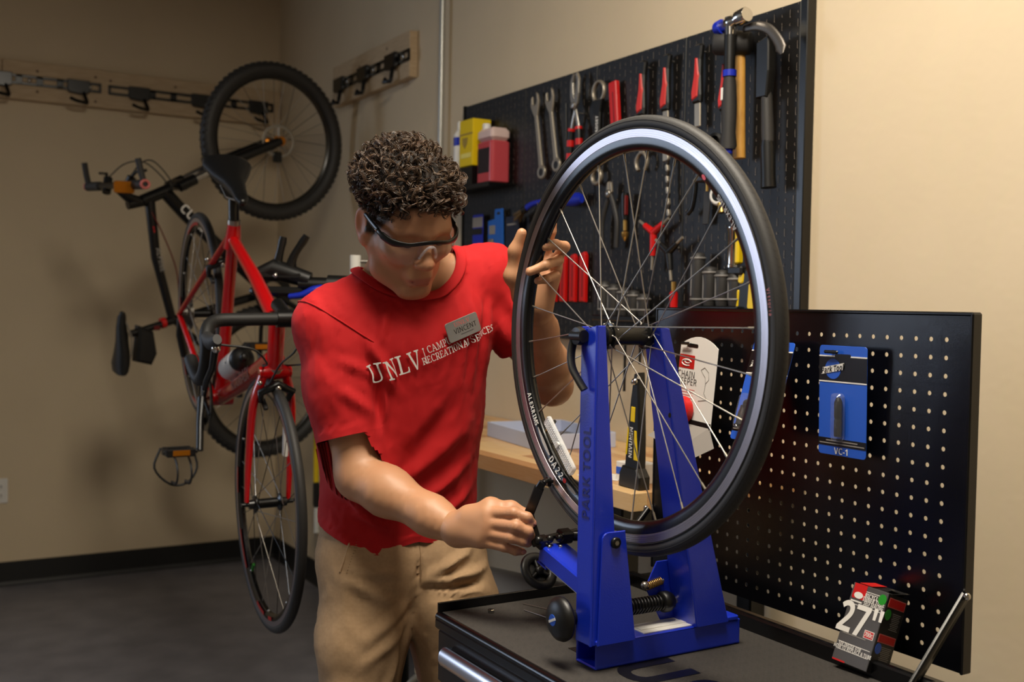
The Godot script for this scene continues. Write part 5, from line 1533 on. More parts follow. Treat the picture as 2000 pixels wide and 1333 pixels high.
func tools_low() -> void:
	# chain brush lying on pins
	var t := thing("chain_brush", "blue handled brush hung level below the wrenches", "brush", Vector3(-0.06, 1.68, 2.76))
	var c := curve([Vector3(-0.06, 1.690, 2.63), Vector3(-0.06, 1.706, 2.70), Vector3(-0.06, 1.702, 2.82), Vector3(-0.06, 1.700, 2.90), Vector3(-0.06, 1.700, 2.955)], 4)
	part(t, "handle", G.new().tube(c, [0.010, 0.010, 0.010, 0.009, 0.008, 0.008, 0.009, 0.010, 0.012, 0.014, 0.016, 0.018, 0.020, 0.020, 0.020, 0.018, 0.013], 12, true, false, Vector2(0.7, 1), Vector3(-1, 0, 0)), mats.blue_plastic)
	var g := G.new()
	for k in 60:
		var r := Vector3(rng.randf_range(-0.009, 0.009), rng.randf_range(-0.009, 0.009), 0)
		g.rod(Vector3(-0.06, 1.689, 2.632) + r * 0.5, Vector3(-0.06, 1.664, 2.585) + r * 1.6, 0.0009, 4)
	part(t, "bristles", g, mk("bristle", Color(0.42, 0.34, 0.22), 0.8)).set_meta("kind", "stuff")
	part(t, "ferrule", G.new().rod(Vector3(-0.06, 1.692, 2.645), Vector3(-0.06, 1.686, 2.625), 0.0115, 12), mats.black_plastic)
	hang_pin(t, 1.697, 2.91, 0.04)
	hang_pin(t, 1.697, 2.72, 0.04)
	# packaged tools at the left end
	t = thing("tool_blister", "small royal blue packaged tool with white header at the pegboard's left", "package", Vector3(-0.05, 1.50, 2.30))
	var cd := part(t, "card", G.new().prism(rrect(0.072, 0.19, 0.004, 3), 0.003, onwall(-0.045, 1.60, 2.30), 0.001), mats.blue_plastic)
	part(cd, "printed_header", G.new().box(Vector3(-0.0486, 1.668, 2.30), Vector3(0.0006, 0.035, 0.07)), mats.grey_print)
	part(cd, "printed_band", G.new().box(Vector3(-0.0486, 1.636, 2.30), Vector3(0.0006, 0.022, 0.07)), mats.black_print)
	t = thing("tool_blister", "tall sky blue packaged tool hanging beside the royal blue one", "package", Vector3(-0.05, 1.50, 2.42))
	var sb := mk("sky_blue", Color(0.07, 0.36, 0.72), 0.4)
	cd = part(t, "card", G.new().prism([Vector2(-0.055, -0.115), Vector2(-0.055, 0.068), Vector2(-0.012, 0.072), Vector2(-0.010, 0.105), Vector2(0.042, 0.105), Vector2(0.055, -0.115)], 0.004, onwall(-0.045, 1.60, 2.43, 0.0), 0.001), sb)
	part(cd, "printed_patch", G.new().box(Vector3(-0.0496, 1.636, 2.405), Vector3(0.0006, 0.03, 0.04)), mats.grey_print)
	part(cd, "hang_hole", G.new().prism(rrect(0.02, 0.008, 0.003, 3, Vector2(0.016, 0.09)), 0.0006, onwall(-0.0492, 1.60, 2.43)), mats.black_print)
	part(t, "tool_shape", G.new().box(Vector3(-0.053, 1.555, 2.405), Vector3(0.01, 0.10, 0.028), 0.003), mats.dull_steel)
	t = thing("tool_blister", "dark navy packaged tool right of the sky blue one", "package", Vector3(-0.05, 1.50, 2.53))
	cd = part(t, "card", G.new().prism(rrect(0.085, 0.20, 0.004, 3), 0.004, onwall(-0.045, 1.575, 2.535), 0.001), mk("navy", Color(0.03, 0.06, 0.16), 0.45))
	part(cd, "printed_line", G.new().box(Vector3(-0.0496, 1.648, 2.535), Vector3(0.0006, 0.006, 0.06)), mats.grey_print)
	# four red hex drivers
	var nm := ["first red flat bar tool of four, nearest the hand", "second red flat bar tool of the four in a row", "third red flat bar tool of the four in a row", "fourth red flat bar tool, its top cut slanted"]
	for k in 4:
		var z := 2.782 + 0.0535 * k
		t = thing("hex_driver", nm[k], "tool", Vector3(-0.04, 1.395, z), "four red flat bar tools")
		var xf := onwall(-0.032, 1.395, z)
		var hgt := 0.130 + 0.005 * k
		var b := part(t, "bar", G.new().prism([Vector2(-0.015, 0), Vector2(0.015, 0), Vector2(0.016, hgt - 0.006), Vector2(0.008, hgt + 0.004), Vector2(-0.010, hgt), Vector2(-0.016, hgt - 0.012)], 0.015, xf, 0.003), mats.red_plastic)
		part(b, "hang_hole", G.new().prism(oval(0.004, 0.004, 10, Vector2(0, hgt - 0.014)), 0.0005, xf.translated_local(Vector3(0, 0, 0.0148))), mats.black_print)
		part(b, "edge_rib", G.new().box(xf * Vector3(0.004, hgt * 0.45, 0.0155), Vector3(0.0012, hgt * 0.7, 0.004), 0.0003), mats.dark_red)
	# dark cutters
	t = thing("cable_cutter", "dull dark cutters hanging open, handles down", "pliers", Vector3(-0.05, 1.55, 3.08))
	g = G.new()
	for s in [-1.0, 1.0]:
		g = G.new()
		var cc := curve([Vector3(-0.05, 1.705, 3.082), Vector3(-0.05, 1.672, 3.082 + s * 0.018), Vector3(-0.05, 1.62, 3.082 + s * 0.036), Vector3(-0.05, 1.55, 3.082 + s * 0.034)], 5)
		part(t, "handle", g.tube(cc, 0.0085, 8, true, false, Vector2(0.8, 1), Vector3(-1, 0, 0)), mats.rubber_side)
		part(t, "blade", G.new().prism([Vector2(0, -0.01), Vector2(s * 0.014, 0.004), Vector2(s * 0.010, 0.03), Vector2(s * 0.002, 0.034)], 0.007, onwall(-0.048, 1.705, 3.082), 0.001), mats.dull_steel)
	part(t, "pivot", G.new().ball(Vector3(-0.058, 1.704, 3.082), Vector3(0.006, 0.012, 0.012), 12), mats.steel)
	# red-black driver with a brass tip
	t = thing("nipple_driver", "dark driver with a red side and a brass tip pointing down", "screwdriver", Vector3(-0.05, 1.565, 3.158))
	part(t, "handle", G.new().tube([Vector3(-0.05, 1.70, 3.156), Vector3(-0.05, 1.695, 3.156), Vector3(-0.05, 1.64, 3.157), Vector3(-0.05, 1.625, 3.157)], [0.010, 0.0135, 0.0125, 0.009], 12), mats.black_satin)
	part(t, "red_side", G.new().box(Vector3(-0.055, 1.665, 3.167), Vector3(0.012, 0.055, 0.006), 0.002), mats.dark_red)
	part(t, "shaft", G.new().tube([Vector3(-0.05, 1.625, 3.157), Vector3(-0.05, 1.595, 3.158)], 0.006, 10), mats.brass)
	part(t, "tip", G.new().lathe([Vector2(0, 0), Vector2(0.003, 0.002), Vector2(0.0105, 0.018), Vector2(0.0105, 0.026), Vector2(0, 0.03)], Vector3(-0.05, 1.565, 3.158), Vector3.UP, 14), mats.brass)
	# three-armed hex wrenches
	for q in [[Vector3(-0.055, 1.583, 3.292), Vector2(-0.062, 0.034), Vector2(0.062, 0.034), Vector2(-0.004, -0.10), mats.red_plastic, "red three-armed hex wrench hanging in the middle of the pegboard"], [Vector3(-0.06, 1.528, 3.364), Vector2(-0.055, 0.034), Vector2(0.055, 0.036), Vector2(0.012, -0.075), mats.black_plastic, "black three-armed hex wrench just below the red one"]]:
		t = thing("three_arm_wrench", q[5], "wrench", q[0] - Vector3(0, 0.1, 0))
		g = G.new()
		for k in 3:
			var d: Vector2 = q[1 + k]
			var e: Vector3 = q[0] + Vector3(0, d.y, d.x)
			g.tube([q[0], q[0].lerp(e, 0.62)], [0.0105, 0.008], 10)
			part(t, "bit", G.new().rod(q[0].lerp(e, 0.6), e, 0.0048, 6), mats.dull_steel)
		g.ball(q[0], 0.0115, 12)
		part(t, "body", g, q[4])
		hang_pin(t, q[0].y + 0.012, q[0].z, 0.02)
	# dark clamp and press parts
	t = thing("bench_clamp", "dark curved clamp tool hanging by the third seam", "clamp", Vector3(-0.05, 1.60, 3.45))
	part(t, "curved_arm", G.new().tube(curve([Vector3(-0.05, 1.735, 3.470), Vector3(-0.05, 1.715, 3.455), Vector3(-0.05, 1.68, 3.452), Vector3(-0.05, 1.64, 3.442), Vector3(-0.05, 1.625, 3.425)], 5), 0.0065, 8), mats.black_satin)
	part(t, "body", G.new().box(Vector3(-0.055, 1.715, 3.495), Vector3(0.025, 0.03, 0.05), 0.004), mats.black_satin)
	part(t, "blade", G.new().prism([Vector2(-0.012, 0.06), Vector2(0.02, 0.06), Vector2(0.006, -0.05), Vector2(-0.014, -0.05)], 0.004, onwall(-0.04, 1.645, 3.49), 0.001), mats.rubber_side)
	part(t, "screw", G.new().rod(Vector3(-0.06, 1.70, 3.51), Vector3(-0.06, 1.675, 3.51), 0.004, 8), mats.brass)
	t = thing("tire_gauge", "round white and brass gauge hanging beside the rim", "gauge", Vector3(-0.06, 1.60, 3.556))
	part(t, "dial", G.new().tube(_ring(Vector3(-0.06, 1.662, 3.552), Vector3(-1, 0, 0.3), 0.018, 24), 0.007, 8, false, true), mats.white_card)
	part(t, "dial_face", G.new().lathe([Vector2(0, 0), Vector2(0.016, 0), Vector2(0.016, 0.004), Vector2(0, 0.004)], Vector3(-0.062, 1.662, 3.552), Vector3(-1, 0, 0.3), 20), mats.black_satin)
	part(t, "fitting", G.new().rod(Vector3(-0.06, 1.642, 3.56), Vector3(-0.062, 1.618, 3.568), 0.008, 10), mats.brass)
	# yellow-sided cutter and stubby yellow screwdriver in the lower right
	t = thing("tubing_tool", "steel cylinder tool with a yellow side strip near the rim", "tool", Vector3(-0.06, 1.47, 3.615))
	part(t, "cylinder", G.new().lathe([Vector2(0, 0), Vector2(0.017, 0), Vector2(0.017, 0.006), Vector2(0.0155, 0.008), Vector2(0.0155, 0.088), Vector2(0.017, 0.09), Vector2(0.017, 0.098), Vector2(0, 0.098)], Vector3(-0.06, 1.482, 3.612), Vector3.UP, 20, 0.8), mats.chrome)
	part(t, "side_strip", G.new().box(Vector3(-0.062, 1.535, 3.633), Vector3(0.02, 0.09, 0.014), 0.004), mats.yellow_plastic)
	part(t, "foot", G.new().box(Vector3(-0.06, 1.474, 3.63), Vector3(0.03, 0.022, 0.05), 0.005), mats.black_plastic)
	t = thing("utility_knife", "black and yellow handled tool standing lowest beside the rim", "knife", Vector3(-0.06, 1.38, 3.665))
	part(t, "handle", G.new().prism(rrect(0.075, 0.105, 0.018, 5), 0.02, onwall(-0.045, 1.425, 3.665, -0.08), 0.005), mats.black_plastic)
	part(t, "inlay", G.new().prism(rrect(0.028, 0.075, 0.01, 4, Vector2(0.020, -0.008)), 0.0225, onwall(-0.045, 1.425, 3.665, -0.08), 0.003), mats.yellow_plastic)
	part(t, "inlay", G.new().prism(rrect(0.02, 0.03, 0.008, 4, Vector2(-0.022, 0.03)), 0.0225, onwall(-0.045, 1.425, 3.665, -0.08), 0.003), mats.yellow_plastic)
	part(t, "inlay", G.new().prism(rrect(0.008, 0.05, 0.003, 3, Vector2(-0.028, -0.025)), 0.0225, onwall(-0.045, 1.425, 3.665, -0.08), 0.002), mats.yellow_plastic)
	# two racks of grey-ringed driver handles
	var sets := [[3.078, 3.262, 1.362, 0.098, 5, "left"], [3.482, 3.620, 1.392, 0.108, 4, "right"]]
	var rank := ["first", "second", "third", "fourth", "fifth"]
	var gr := mk("grip_grey", Color(0.47, 0.46, 0.45), 0.45)
	for s in 2:
		var z0: float = sets[s][0]
		var z1: float = sets[s][1]
		var n: int = sets[s][4]
		t = thing("tool_rack", "black tool rack holding the %s" % ["five handles behind the hub" if s == 0 else "four handles by the rim"], "rack", Vector3(-0.06, sets[s][2] - 0.03, (z0 + z1) / 2))
		part(t, "rack_bar", G.new().box(Vector3(-0.055, sets[s][2] - 0.012, (z0 + z1) / 2), Vector3(0.055, 0.016, z1 - z0 + 0.06), 0.003), mats.peg_steel)
		for k in n:
			var z := lerpf(z0, z1, k / float(n - 1))
			var hh: float = sets[s][3] - 0.009 * k + (0.028 if s == 1 and k == 0 else 0.0)
			t = thing("nut_driver", "%s grey-ringed black driver handle from the left in the %s" % [rank[k], "rack behind the hub" if s == 0 else "rack by the rim"], "screwdriver", Vector3(-0.06, sets[s][2], z), "driver handles in two racks")
			var o := Vector3(-0.06, sets[s][2] - 0.004, z)
			part(t, "handle", G.new().lathe([Vector2(0, 0), Vector2(0.015, 0), Vector2(0.0175, 0.012), Vector2(0.0165, hh * 0.5), Vector2(0.0185, hh - 0.016), Vector2(0.0155, hh - 0.003), Vector2(0, hh)], o, Vector3.UP, 18, 0.4), mats.rubber_side)
			part(t, "ring", G.new().torus(o + Vector3(0, hh - 0.016, 0), Vector3.UP, 0.0176, 0.0032, 20, 6), gr)
			part(t, "ring", G.new().torus(o + Vector3(0, 0.016, 0), Vector3.UP, 0.0168, 0.0030, 20, 6), gr)
			part(t, "stripe", G.new().box(o + Vector3(-0.0135, hh * 0.48, -0.009), Vector3(0.004, hh * 0.62, 0.009), 0.0015, Basis(Vector3.UP, -0.55)), gr)
	# small red driver and hex keys
	t = thing("small_driver", "small red handled driver between the two racks", "screwdriver", Vector3(-0.05, 1.365, 3.377))
	part(t, "handle", G.new().tube([Vector3(-0.05, 1.425, 3.376), Vector3(-0.05, 1.42, 3.376), Vector3(-0.05, 1.38, 3.377), Vector3(-0.05, 1.368, 3.377)], [0.008, 0.0115, 0.0105, 0.007], 12), mats.red_plastic)
	part(t, "collar", G.new().rod(Vector3(-0.05, 1.424, 3.376), Vector3(-0.05, 1.45, 3.375), 0.007, 10), mats.brass)
	for q in [[3.164, 1.145, "longer dark hex key hanging below the pegboard"], [3.232, 1.225, "shorter dark hex key hanging below the pegboard"]]:
		t = thing("hex_key", q[2], "hex key", Vector3(-0.045, q[1], q[0]))
		part(t, "rod", G.new().tube(curve([Vector3(-0.03, 1.315, q[0] - 0.012), Vector3(-0.045, 1.318, q[0] - 0.004), Vector3(-0.046, 1.30, q[0]), Vector3(-0.046, q[1], q[0])], 4), 0.0042, 6), mats.black_satin)


func wall_racks() -> void:
	# pine boards with steel rails and swinging hooks
	solo("mounting_board", "long pale pine board fixed on the dim back wall", "board", G.new().box(Vector3(-0.672, 2.40, 0.019), Vector3(1.335, 0.182, 0.036), 0.002), mats.pine)
	solo("mounting_board", "end of another pine board at the left edge, butted to the long one", "board", G.new().box(Vector3(-1.892, 2.40, 0.019), Vector3(1.10, 0.182, 0.036), 0.002), mats.pine)
	solo("mounting_board", "short pine board fixed on the right wall near the corner", "board", G.new().box(Vector3(-0.019, 2.37, 1.287), Vector3(0.036, 0.182, 0.826), 0.002), mats.pine)
	var kn := [Vector3(-1.19, 2.448, 0), Vector3(-1.19, 2.352, 0), Vector3(-0.93, 2.452, 0), Vector3(-0.86, 2.443, 0), Vector3(-0.55, 2.45, 0), Vector3(-0.25, 2.46, 0), Vector3(-0.93, 2.335, 0)]
	for p in kn:
		var b := get_node("mounting_board")
		org = b.position
		var k := part(b, "screw_hole", G.new().prism(oval(0.006, 0.006, 10), 0.0006, Transform3D(Basis(), Vector3(p.x, p.y, 0.0368))), mats.knot)
	for p in [Vector3(0, 2.41, 1.19), Vector3(0, 2.43, 1.48)]:
		var b := get_node("mounting_board_002")
		org = b.position
		part(b, "screw_hole", G.new().prism(oval(0.006, 0.006, 10), 0.0006, onwall(-0.0368, p.y, p.z)), mats.knot)
	rack_rail(Transform3D(Basis(), Vector3(-1.135, 2.400, 0.037)), 0.45, [-0.215, 0.125], "black slotted hook rail at the left with two hanging hooks")
	rack_rail(Transform3D(Basis(), Vector3(-0.458, 2.398, 0.037)), 0.815, [-0.27, 0.035, 0.33], "long black slotted hook rail behind the hanging mountain bike wheel")
	rack_rail(Transform3D(Basis(Vector3(0, 0, 1), Vector3(0, 1, 0), Vector3(-1, 0, 0)), Vector3(-0.037, 2.365, 1.307)), 0.79, [-0.31, -0.035, 0.255], "black slotted hook rail on the short board at the right wall", 0.25)


func rack_rail(xf: Transform3D, l: float, hooks: Array, label: String, reach := 1.0) -> void:
	var t := thing("hook_rail", label, "hook rail", xf.origin)
	var g := G.new()
	var h := 0.046
	var bx := func(c: Vector3, s: Vector3) -> void:
		g.box(xf * c, s, 0.001, xf.basis)
	bx.call(Vector3(0, h / 2 - 0.006, 0.004), Vector3(l, 0.012, 0.008))
	bx.call(Vector3(0, -h / 2 + 0.006, 0.004), Vector3(l, 0.012, 0.008))
	var x := -l / 2
	var n := int(round(l / 0.1))
	for k in n + 1:
		bx.call(Vector3(-l / 2 + l * k / n, 0, 0.004), Vector3(0.012 if k == 0 or k == n else 0.03, h, 0.008))
	var rail := part(t, "rail", g, mats.black_enamel)
	for k in n:
		if k % 3 == 1:
			part(rail, "screw", G.new().ball(xf * Vector3(-l / 2 + l * (k + 0.5) / n, 0, 0.004), Vector3(0.011, 0.009, 0.007), 10, xf.basis), mats.chrome)
	for q in hooks:
		var b := part(t, "hook_bracket", G.new().prism([Vector2(-0.05, 0.026), Vector2(0.05, 0.026), Vector2(0.05, -0.03), Vector2(0.02, -0.042), Vector2(-0.04, -0.036), Vector2(-0.05, -0.026)], 0.020, xf.translated_local(Vector3(q, 0, 0.008)), 0.003), mats.black_enamel)
		var o: Transform3D = xf.translated_local(Vector3(q, 0, 0.02))
		part(b, "hook", G.new().tube([o * Vector3(0.022, -0.03, 0.0), o * Vector3(0.032, -0.082, 0.045 * reach), o * Vector3(0.030, -0.09, 0.052 * reach), o * Vector3(-0.02, -0.088, 0.085 * reach), o * Vector3(-0.05 * (reach * 1.5 - 0.5), -0.080, 0.10 * reach)], 0.0085, 8), mats.black_enamel)


func spoked_wheel(t: Node3D, called: String, xf: Transform3D, c: Vector3, R: float, tr: float, rimw: float, rimd: float, n: int, hubw: float, tire: Material, rimm: Material, hubm: Material, knobs := 0) -> MeshInstance3D:
	# c in the bike's own frame, axle along its z
	var o: Vector3 = xf * c
	var ax: Vector3 = xf.basis.z.normalized()
	var pr := []
	for k in 17:
		var an := deg_to_rad(-150.0 + 300.0 * k / 16.0)
		pr.append(Vector2(R - tr + cos(an) * tr, sin(an) * tr))
	var w := part(t, called, G.new().lathe(pr, o, ax, 96, 0.3), tire)
	var vx := xf.basis.x.normalized()
	var vy := xf.basis.y.normalized()
	if knobs:
		var g := G.new()
		for k in knobs:
			var a := TAU * k / knobs
			var d := vx * cos(a) + vy * sin(a)
			var tg := vy * cos(a) - vx * sin(a)
			for q in [-0.9, -0.3, 0.3, 0.9]:
				var aa: float = a + (0.5 * TAU / knobs if absf(q) < 0.5 else 0.0)
				d = vx * cos(aa) + vy * sin(aa)
				tg = vy * cos(aa) - vx * sin(aa)
				var nn: Vector3 = d * cos(q) + ax * sin(q)
				g.box(o + d * (R - tr) + nn * (tr + 0.0012), Vector3(0.008, 0.012, 0.006), 0.0, Basis(tg.cross(nn), tg, nn))
		part(w, "tread_knobs", g, tire).set_meta("kind", "stuff")
	var ri := R - tr * 1.75
	var g2 := G.new()
	g2.lathe([Vector2(ri, rimw), Vector2(ri - rimd * 0.5, rimw * 0.95), Vector2(ri - rimd, rimw * 0.45), Vector2(ri - rimd, -rimw * 0.45), Vector2(ri - rimd * 0.5, -rimw * 0.95), Vector2(ri, -rimw)], o, ax, 84, 0.6)
	part(w, "rim", g2, rimm)
	var hb := G.new()
	var h := hubw * 0.5
	hb.lathe([Vector2(0, -h), Vector2(0.011, -h), Vector2(0.013, -h * 0.75), Vector2(0.023, -h * 0.7), Vector2(0.023, -h * 0.6), Vector2(0.013, -h * 0.5), Vector2(0.013, h * 0.5), Vector2(0.023, h * 0.6), Vector2(0.023, h * 0.7), Vector2(0.013, h * 0.75), Vector2(0.011, h), Vector2(0, h)], o, ax, 20, 0.9)
	part(w, "hub", hb, hubm)
	for k in n:
		var a := TAU * k / n
		var s := 1.0 if k % 2 == 0 else -1.0
		var lead := 0.85 if (k / 2) % 2 == 0 else -0.85
		var p := o + (vx * cos(a) + vy * sin(a)) * (ri - rimd)
		var q := o + (vx * cos(a + lead) + vy * sin(a + lead)) * 0.021 + ax * s * h * 0.65
		part(w, "spoke", G.new().rod(q, p, 0.0011, 5), mats.steel if rimm != mats.rim_black or k % 3 else mats.black_satin)
	return w


func bike_tube(t: Node3D, called: String, xf: Transform3D, pts: Array, r, m: Material, sides := 12, sq := Vector2.ONE) -> MeshInstance3D:
	var w := []
	for p in pts:
		w.append(xf * p)
	return part(t, called, G.new().tube(w, r, sides, true, false, sq, xf.basis.z), m)


func bikes() -> void:
	mountain_bike()
	road_bike()
	repair_stand()
	compressor()


func mountain_bike() -> void:
	var q9 := 0.9
	var xf := Transform3D(Basis(Vector3(-0.032, 0.998, 0.062), Vector3(-0.980, -0.043, 0.192), Vector3(0.195, -0.055, 0.979)).orthonormalized().scaled_local(Vector3.ONE * q9), Vector3(-0.3587, 1.0318, 1.0116))
	var t := thing("mountain_bike", "black mountain bike hung nose-up from the rack hook near the room corner", "bicycle", xf.origin)
	var bf: Material = mats.black_frame
	var fa := Vector3(1.151, -0.016, 0)
	var ra := Vector3(0.0, 0.03, 0)
	var fw := spoked_wheel(t, "front_wheel", xf, fa, 0.371 * q9, 0.029, 0.013, 0.02, 32, 0.10, mats.rubber, mats.rim_black, mats.gold_anodised, 72)
	spoked_wheel(t, "rear_wheel", xf, ra, 0.371 * q9, 0.029, 0.013, 0.02, 32, 0.13, mats.rubber, mats.rim_black, mats.black_satin, 72)
	var o := xf * fa
	# pale and red decals on the rim flank
	var dg := func(a0: float, a1: float, m: Material, called: String) -> void:
		var g := G.new()
		var s := g.v.size()
		for k in 9:
			var a := lerpf(a0, a1, k / 8.0)
			var d := xf.basis.x * cos(a) + xf.basis.y * sin(a)
			for q in [0.309, 0.321]:
				g.add(o + d * q + xf.basis.z * 0.0135, xf.basis.z)
		for k in 8:
			g.tri(s + k * 2, s + k * 2 + 1, s + k * 2 + 3)
			g.tri(s + k * 2, s + k * 2 + 3, s + k * 2 + 2)
		part(fw, called, g, m)
	dg.call(0.08, 0.28, mats.red_print, "decal")
	dg.call(0.32, 0.62, mats.grey_print, "decal")
	# disc rotor and caliper
	part(fw, "brake_rotor", G.new().tube(_ring(xf * (fa + Vector3(0, 0, 0.046)), xf.basis.z, 0.072, 40), 0.008, 6, false, true, Vector2(0.15, 1), xf.basis.z), mats.steel)
	for k in 5:
		var a := TAU * k / 5
		bike_tube(fw, "rotor_arm", xf, [fa + Vector3(0, 0, 0.046), fa + Vector3(cos(a) * 0.068, sin(a) * 0.068, 0.046)], 0.004, mats.steel, 6)
	part(t, "axle_cap", G.new().lathe([Vector2(0, 0), Vector2(0.02, 0), Vector2(0.02, 0.012), Vector2(0, 0.014)], xf * (fa + Vector3(0, 0, 0.06)), xf.basis.z, 18), mats.gold_anodised)
	part(t, "brake_caliper", G.new().box(xf * (fa + Vector3(-0.075, 0.01, 0.05)), Vector3(0.05, 0.04, 0.03), 0.006, xf.basis), mats.black_satin)
	# fork with pale stanchions
	for s: float in [-1.0, 1.0]:
		var z: float = 0.062 * s
		bike_tube(t, "fork_lower", xf, [fa + Vector3(0, 0, z), Vector3(1.075, 0.16, z), Vector3(1.02, 0.285, z)], [0.019, 0.021, 0.024], mats.black_satin, 14)
		bike_tube(t, "stanchion", xf, [Vector3(1.03, 0.265, z), Vector3(0.942, 0.435, z)], 0.016, mats.chrome, 14)
		bike_tube(t, "crown_leg", xf, [Vector3(0.952, 0.415, z), Vector3(0.915, 0.49, z)], 0.022, bf, 12)
	bike_tube(t, "fork_crown", xf, [Vector3(0.925, 0.47, -0.068), Vector3(0.925, 0.47, 0.068)], 0.023, bf, 10)
	bike_tube(t, "fork_arch", xf, [Vector3(1.02, 0.30, -0.062), Vector3(1.05, 0.325, -0.04), Vector3(1.06, 0.335, 0), Vector3(1.05, 0.325, 0.04), Vector3(1.02, 0.30, 0.062)], 0.011, mats.black_satin, 8)
	# frame
	var ht := Vector3(0.848, 0.635, 0)
	var hb := Vector3(0.905, 0.505, 0)
	var sc := Vector3(0.315, 0.50, 0)
	var bb := Vector3(0.43, 0.02, 0)
	bike_tube(t, "head_tube", xf, [ht, hb], 0.024, bf, 14)
	var tt := bike_tube(t, "top_tube", xf, [Vector3(0.855, 0.60, 0), Vector3(0.60, 0.575, 0), sc], [0.021, 0.019, 0.017], bf, 14)
	var dt := bike_tube(t, "down_tube", xf, [Vector3(0.892, 0.53, 0), Vector3(0.80, 0.44, 0), bb], [0.027, 0.027, 0.025], bf, 14)
	bike_tube(t, "seat_tube", xf, [sc + Vector3(-0.012, 0.05, 0), bb], 0.018, bf, 12)
	for s: float in [-1.0, 1.0]:
		bike_tube(t, "seat_stay", xf, [sc, Vector3(0.2, 0.36, 0.035 * s), ra + Vector3(0, 0, 0.062 * s)], 0.009, bf, 8)
		bike_tube(t, "chain_stay", xf, [bb, Vector3(0.25, 0.03, 0.045 * s), ra + Vector3(0, 0, 0.062 * s)], 0.010, bf, 8)
	# frame lettering
	var let := func(host: MeshInstance3D, txt: String, a: Vector3, b: Vector3, off: float, h: float, m: Material) -> void:
		var rt := (xf.basis * (b - a)).normalized()
		var nn := xf.basis.z.normalized()
		var tf := Transform3D(Basis(rt, nn.cross(rt).normalized(), nn), xf * ((a + b) / 2.0) + nn * off)
		part(host, "lettering", G.new().text(txt, h, flat(tf), 10), m)
	let.call(dt, "CUBE", Vector3(0.84, 0.475, 0), Vector3(0.72, 0.345, 0), 0.0285, 0.038, mats.white_print)
	let.call(tt, "ALPINE", Vector3(0.70, 0.585, 0), Vector3(0.48, 0.54, 0), 0.0195, 0.02, mats.grey_print)
	let.call(tt, "--", Vector3(0.74, 0.59, 0), Vector3(0.71, 0.585, 0), 0.0205, 0.03, mats.red_print)
	# seat post and saddle
	bike_tube(t, "seat_post", xf, [sc + Vector3(-0.01, 0.03, 0), Vector3(0.262, 0.695, 0)], 0.0145, mats.black_satin, 12)
	bike_tube(t, "seat_clamp", xf, [sc + Vector3(-0.008, 0.035, 0), sc + Vector3(-0.012, 0.055, 0)], 0.022, mats.red_plastic, 12)
	saddle(t, xf, Vector3(0.225, 0.742, 0))
	# small wedge bag hung from the saddle rails
	part(t, "saddle_bag", G.new().prism([Vector2(0.30, 0.665), Vector2(0.14, 0.68), Vector2(0.12, 0.61), Vector2(0.17, 0.585), Vector2(0.27, 0.60)], 0.07, xf.translated_local(Vector3(0, 0, -0.035)), 0.012), mats.bar_tape)
	part(t, "rear_reflector", G.new().box(xf * Vector3(0.285, 0.58, 0.0), Vector3(0.02, 0.03, 0.045), 0.004, xf.basis), mats.dark_red)
	# stem, flat bar, grips, bar ends, levers, cables
	bike_tube(t, "stem", xf, [Vector3(0.845, 0.648, 0), Vector3(0.862, 0.70, 0), Vector3(0.90, 0.745, 0)], [0.021, 0.019, 0.017], bf, 12)
	bike_tube(t, "steerer_cap", xf, [ht + Vector3(-0.004, 0.0, 0), Vector3(0.828, 0.70, 0)], 0.019, bf, 12)
	var hbx := Vector3(0.91, 0.752, 0)
	var bar := bike_tube(t, "handlebar", xf, [hbx + Vector3(0.0, 0.0, -0.30), hbx, hbx + Vector3(0.0, 0.0, 0.30)], 0.0135, mats.black_satin, 12)
	for s: float in [-1.0, 1.0]:
		var gr := bike_tube(t, "grip", xf, [hbx + Vector3(0, 0, 0.17 * s), hbx + Vector3(0, 0, 0.31 * s)], 0.0185, mats.rubber, 14)
		part(gr, "grip_ring", G.new().tube(_ring(xf * (hbx + Vector3(0, 0, 0.312 * s)), xf.basis.z, 0.0155, 20), 0.005, 8, false, true), mats.pink_print)
		bike_tube(t, "bar_end", xf, [hbx + Vector3(0, 0, 0.302 * s), hbx + Vector3(0.05, 0.012, 0.30 * s), hbx + Vector3(0.105, 0.022, 0.295 * s)], 0.0115, mats.rubber, 10)
		bike_tube(t, "brake_lever", xf, [hbx + Vector3(0.02, -0.01, 0.12 * s), hbx + Vector3(0.055, -0.025, 0.16 * s), hbx + Vector3(0.06, -0.03, 0.25 * s)], 0.006, mats.black_satin, 8)
		bike_tube(t, "shifter", xf, [hbx + Vector3(-0.03, 0.0, 0.10 * s), hbx + Vector3(0.035, -0.02, 0.13 * s)], 0.017, mats.black_satin, 10)
		bike_tube(t, "cable", xf, curve([hbx + Vector3(0.04, -0.02, 0.12 * s), hbx + Vector3(0.10, -0.08, 0.09 * s), Vector3(1.02, 0.60, 0.05 * s), Vector3(0.95, 0.52, 0.03 * s), Vector3(0.90, 0.50, 0.02 * s)], 5), 0.0028, mats.rubber, 6)
	part(bar, "reflector", G.new().prism(rrect(0.05, 0.085, 0.008, 3), 0.012, Transform3D(xf.basis * Basis(Vector3(0, 0, 1), 0.0), xf * (hbx + Vector3(-0.012, 0.045, 0.20))), 0.002), mats.gold_anodised)
	bike_tube(t, "cable", xf, curve([Vector3(0.80, 0.60, 0.02), Vector3(0.70, 0.55, 0.025), Vector3(0.55, 0.49, 0.02), Vector3(0.40, 0.47, 0.012)], 5), 0.0026, mats.dark_red, 6)
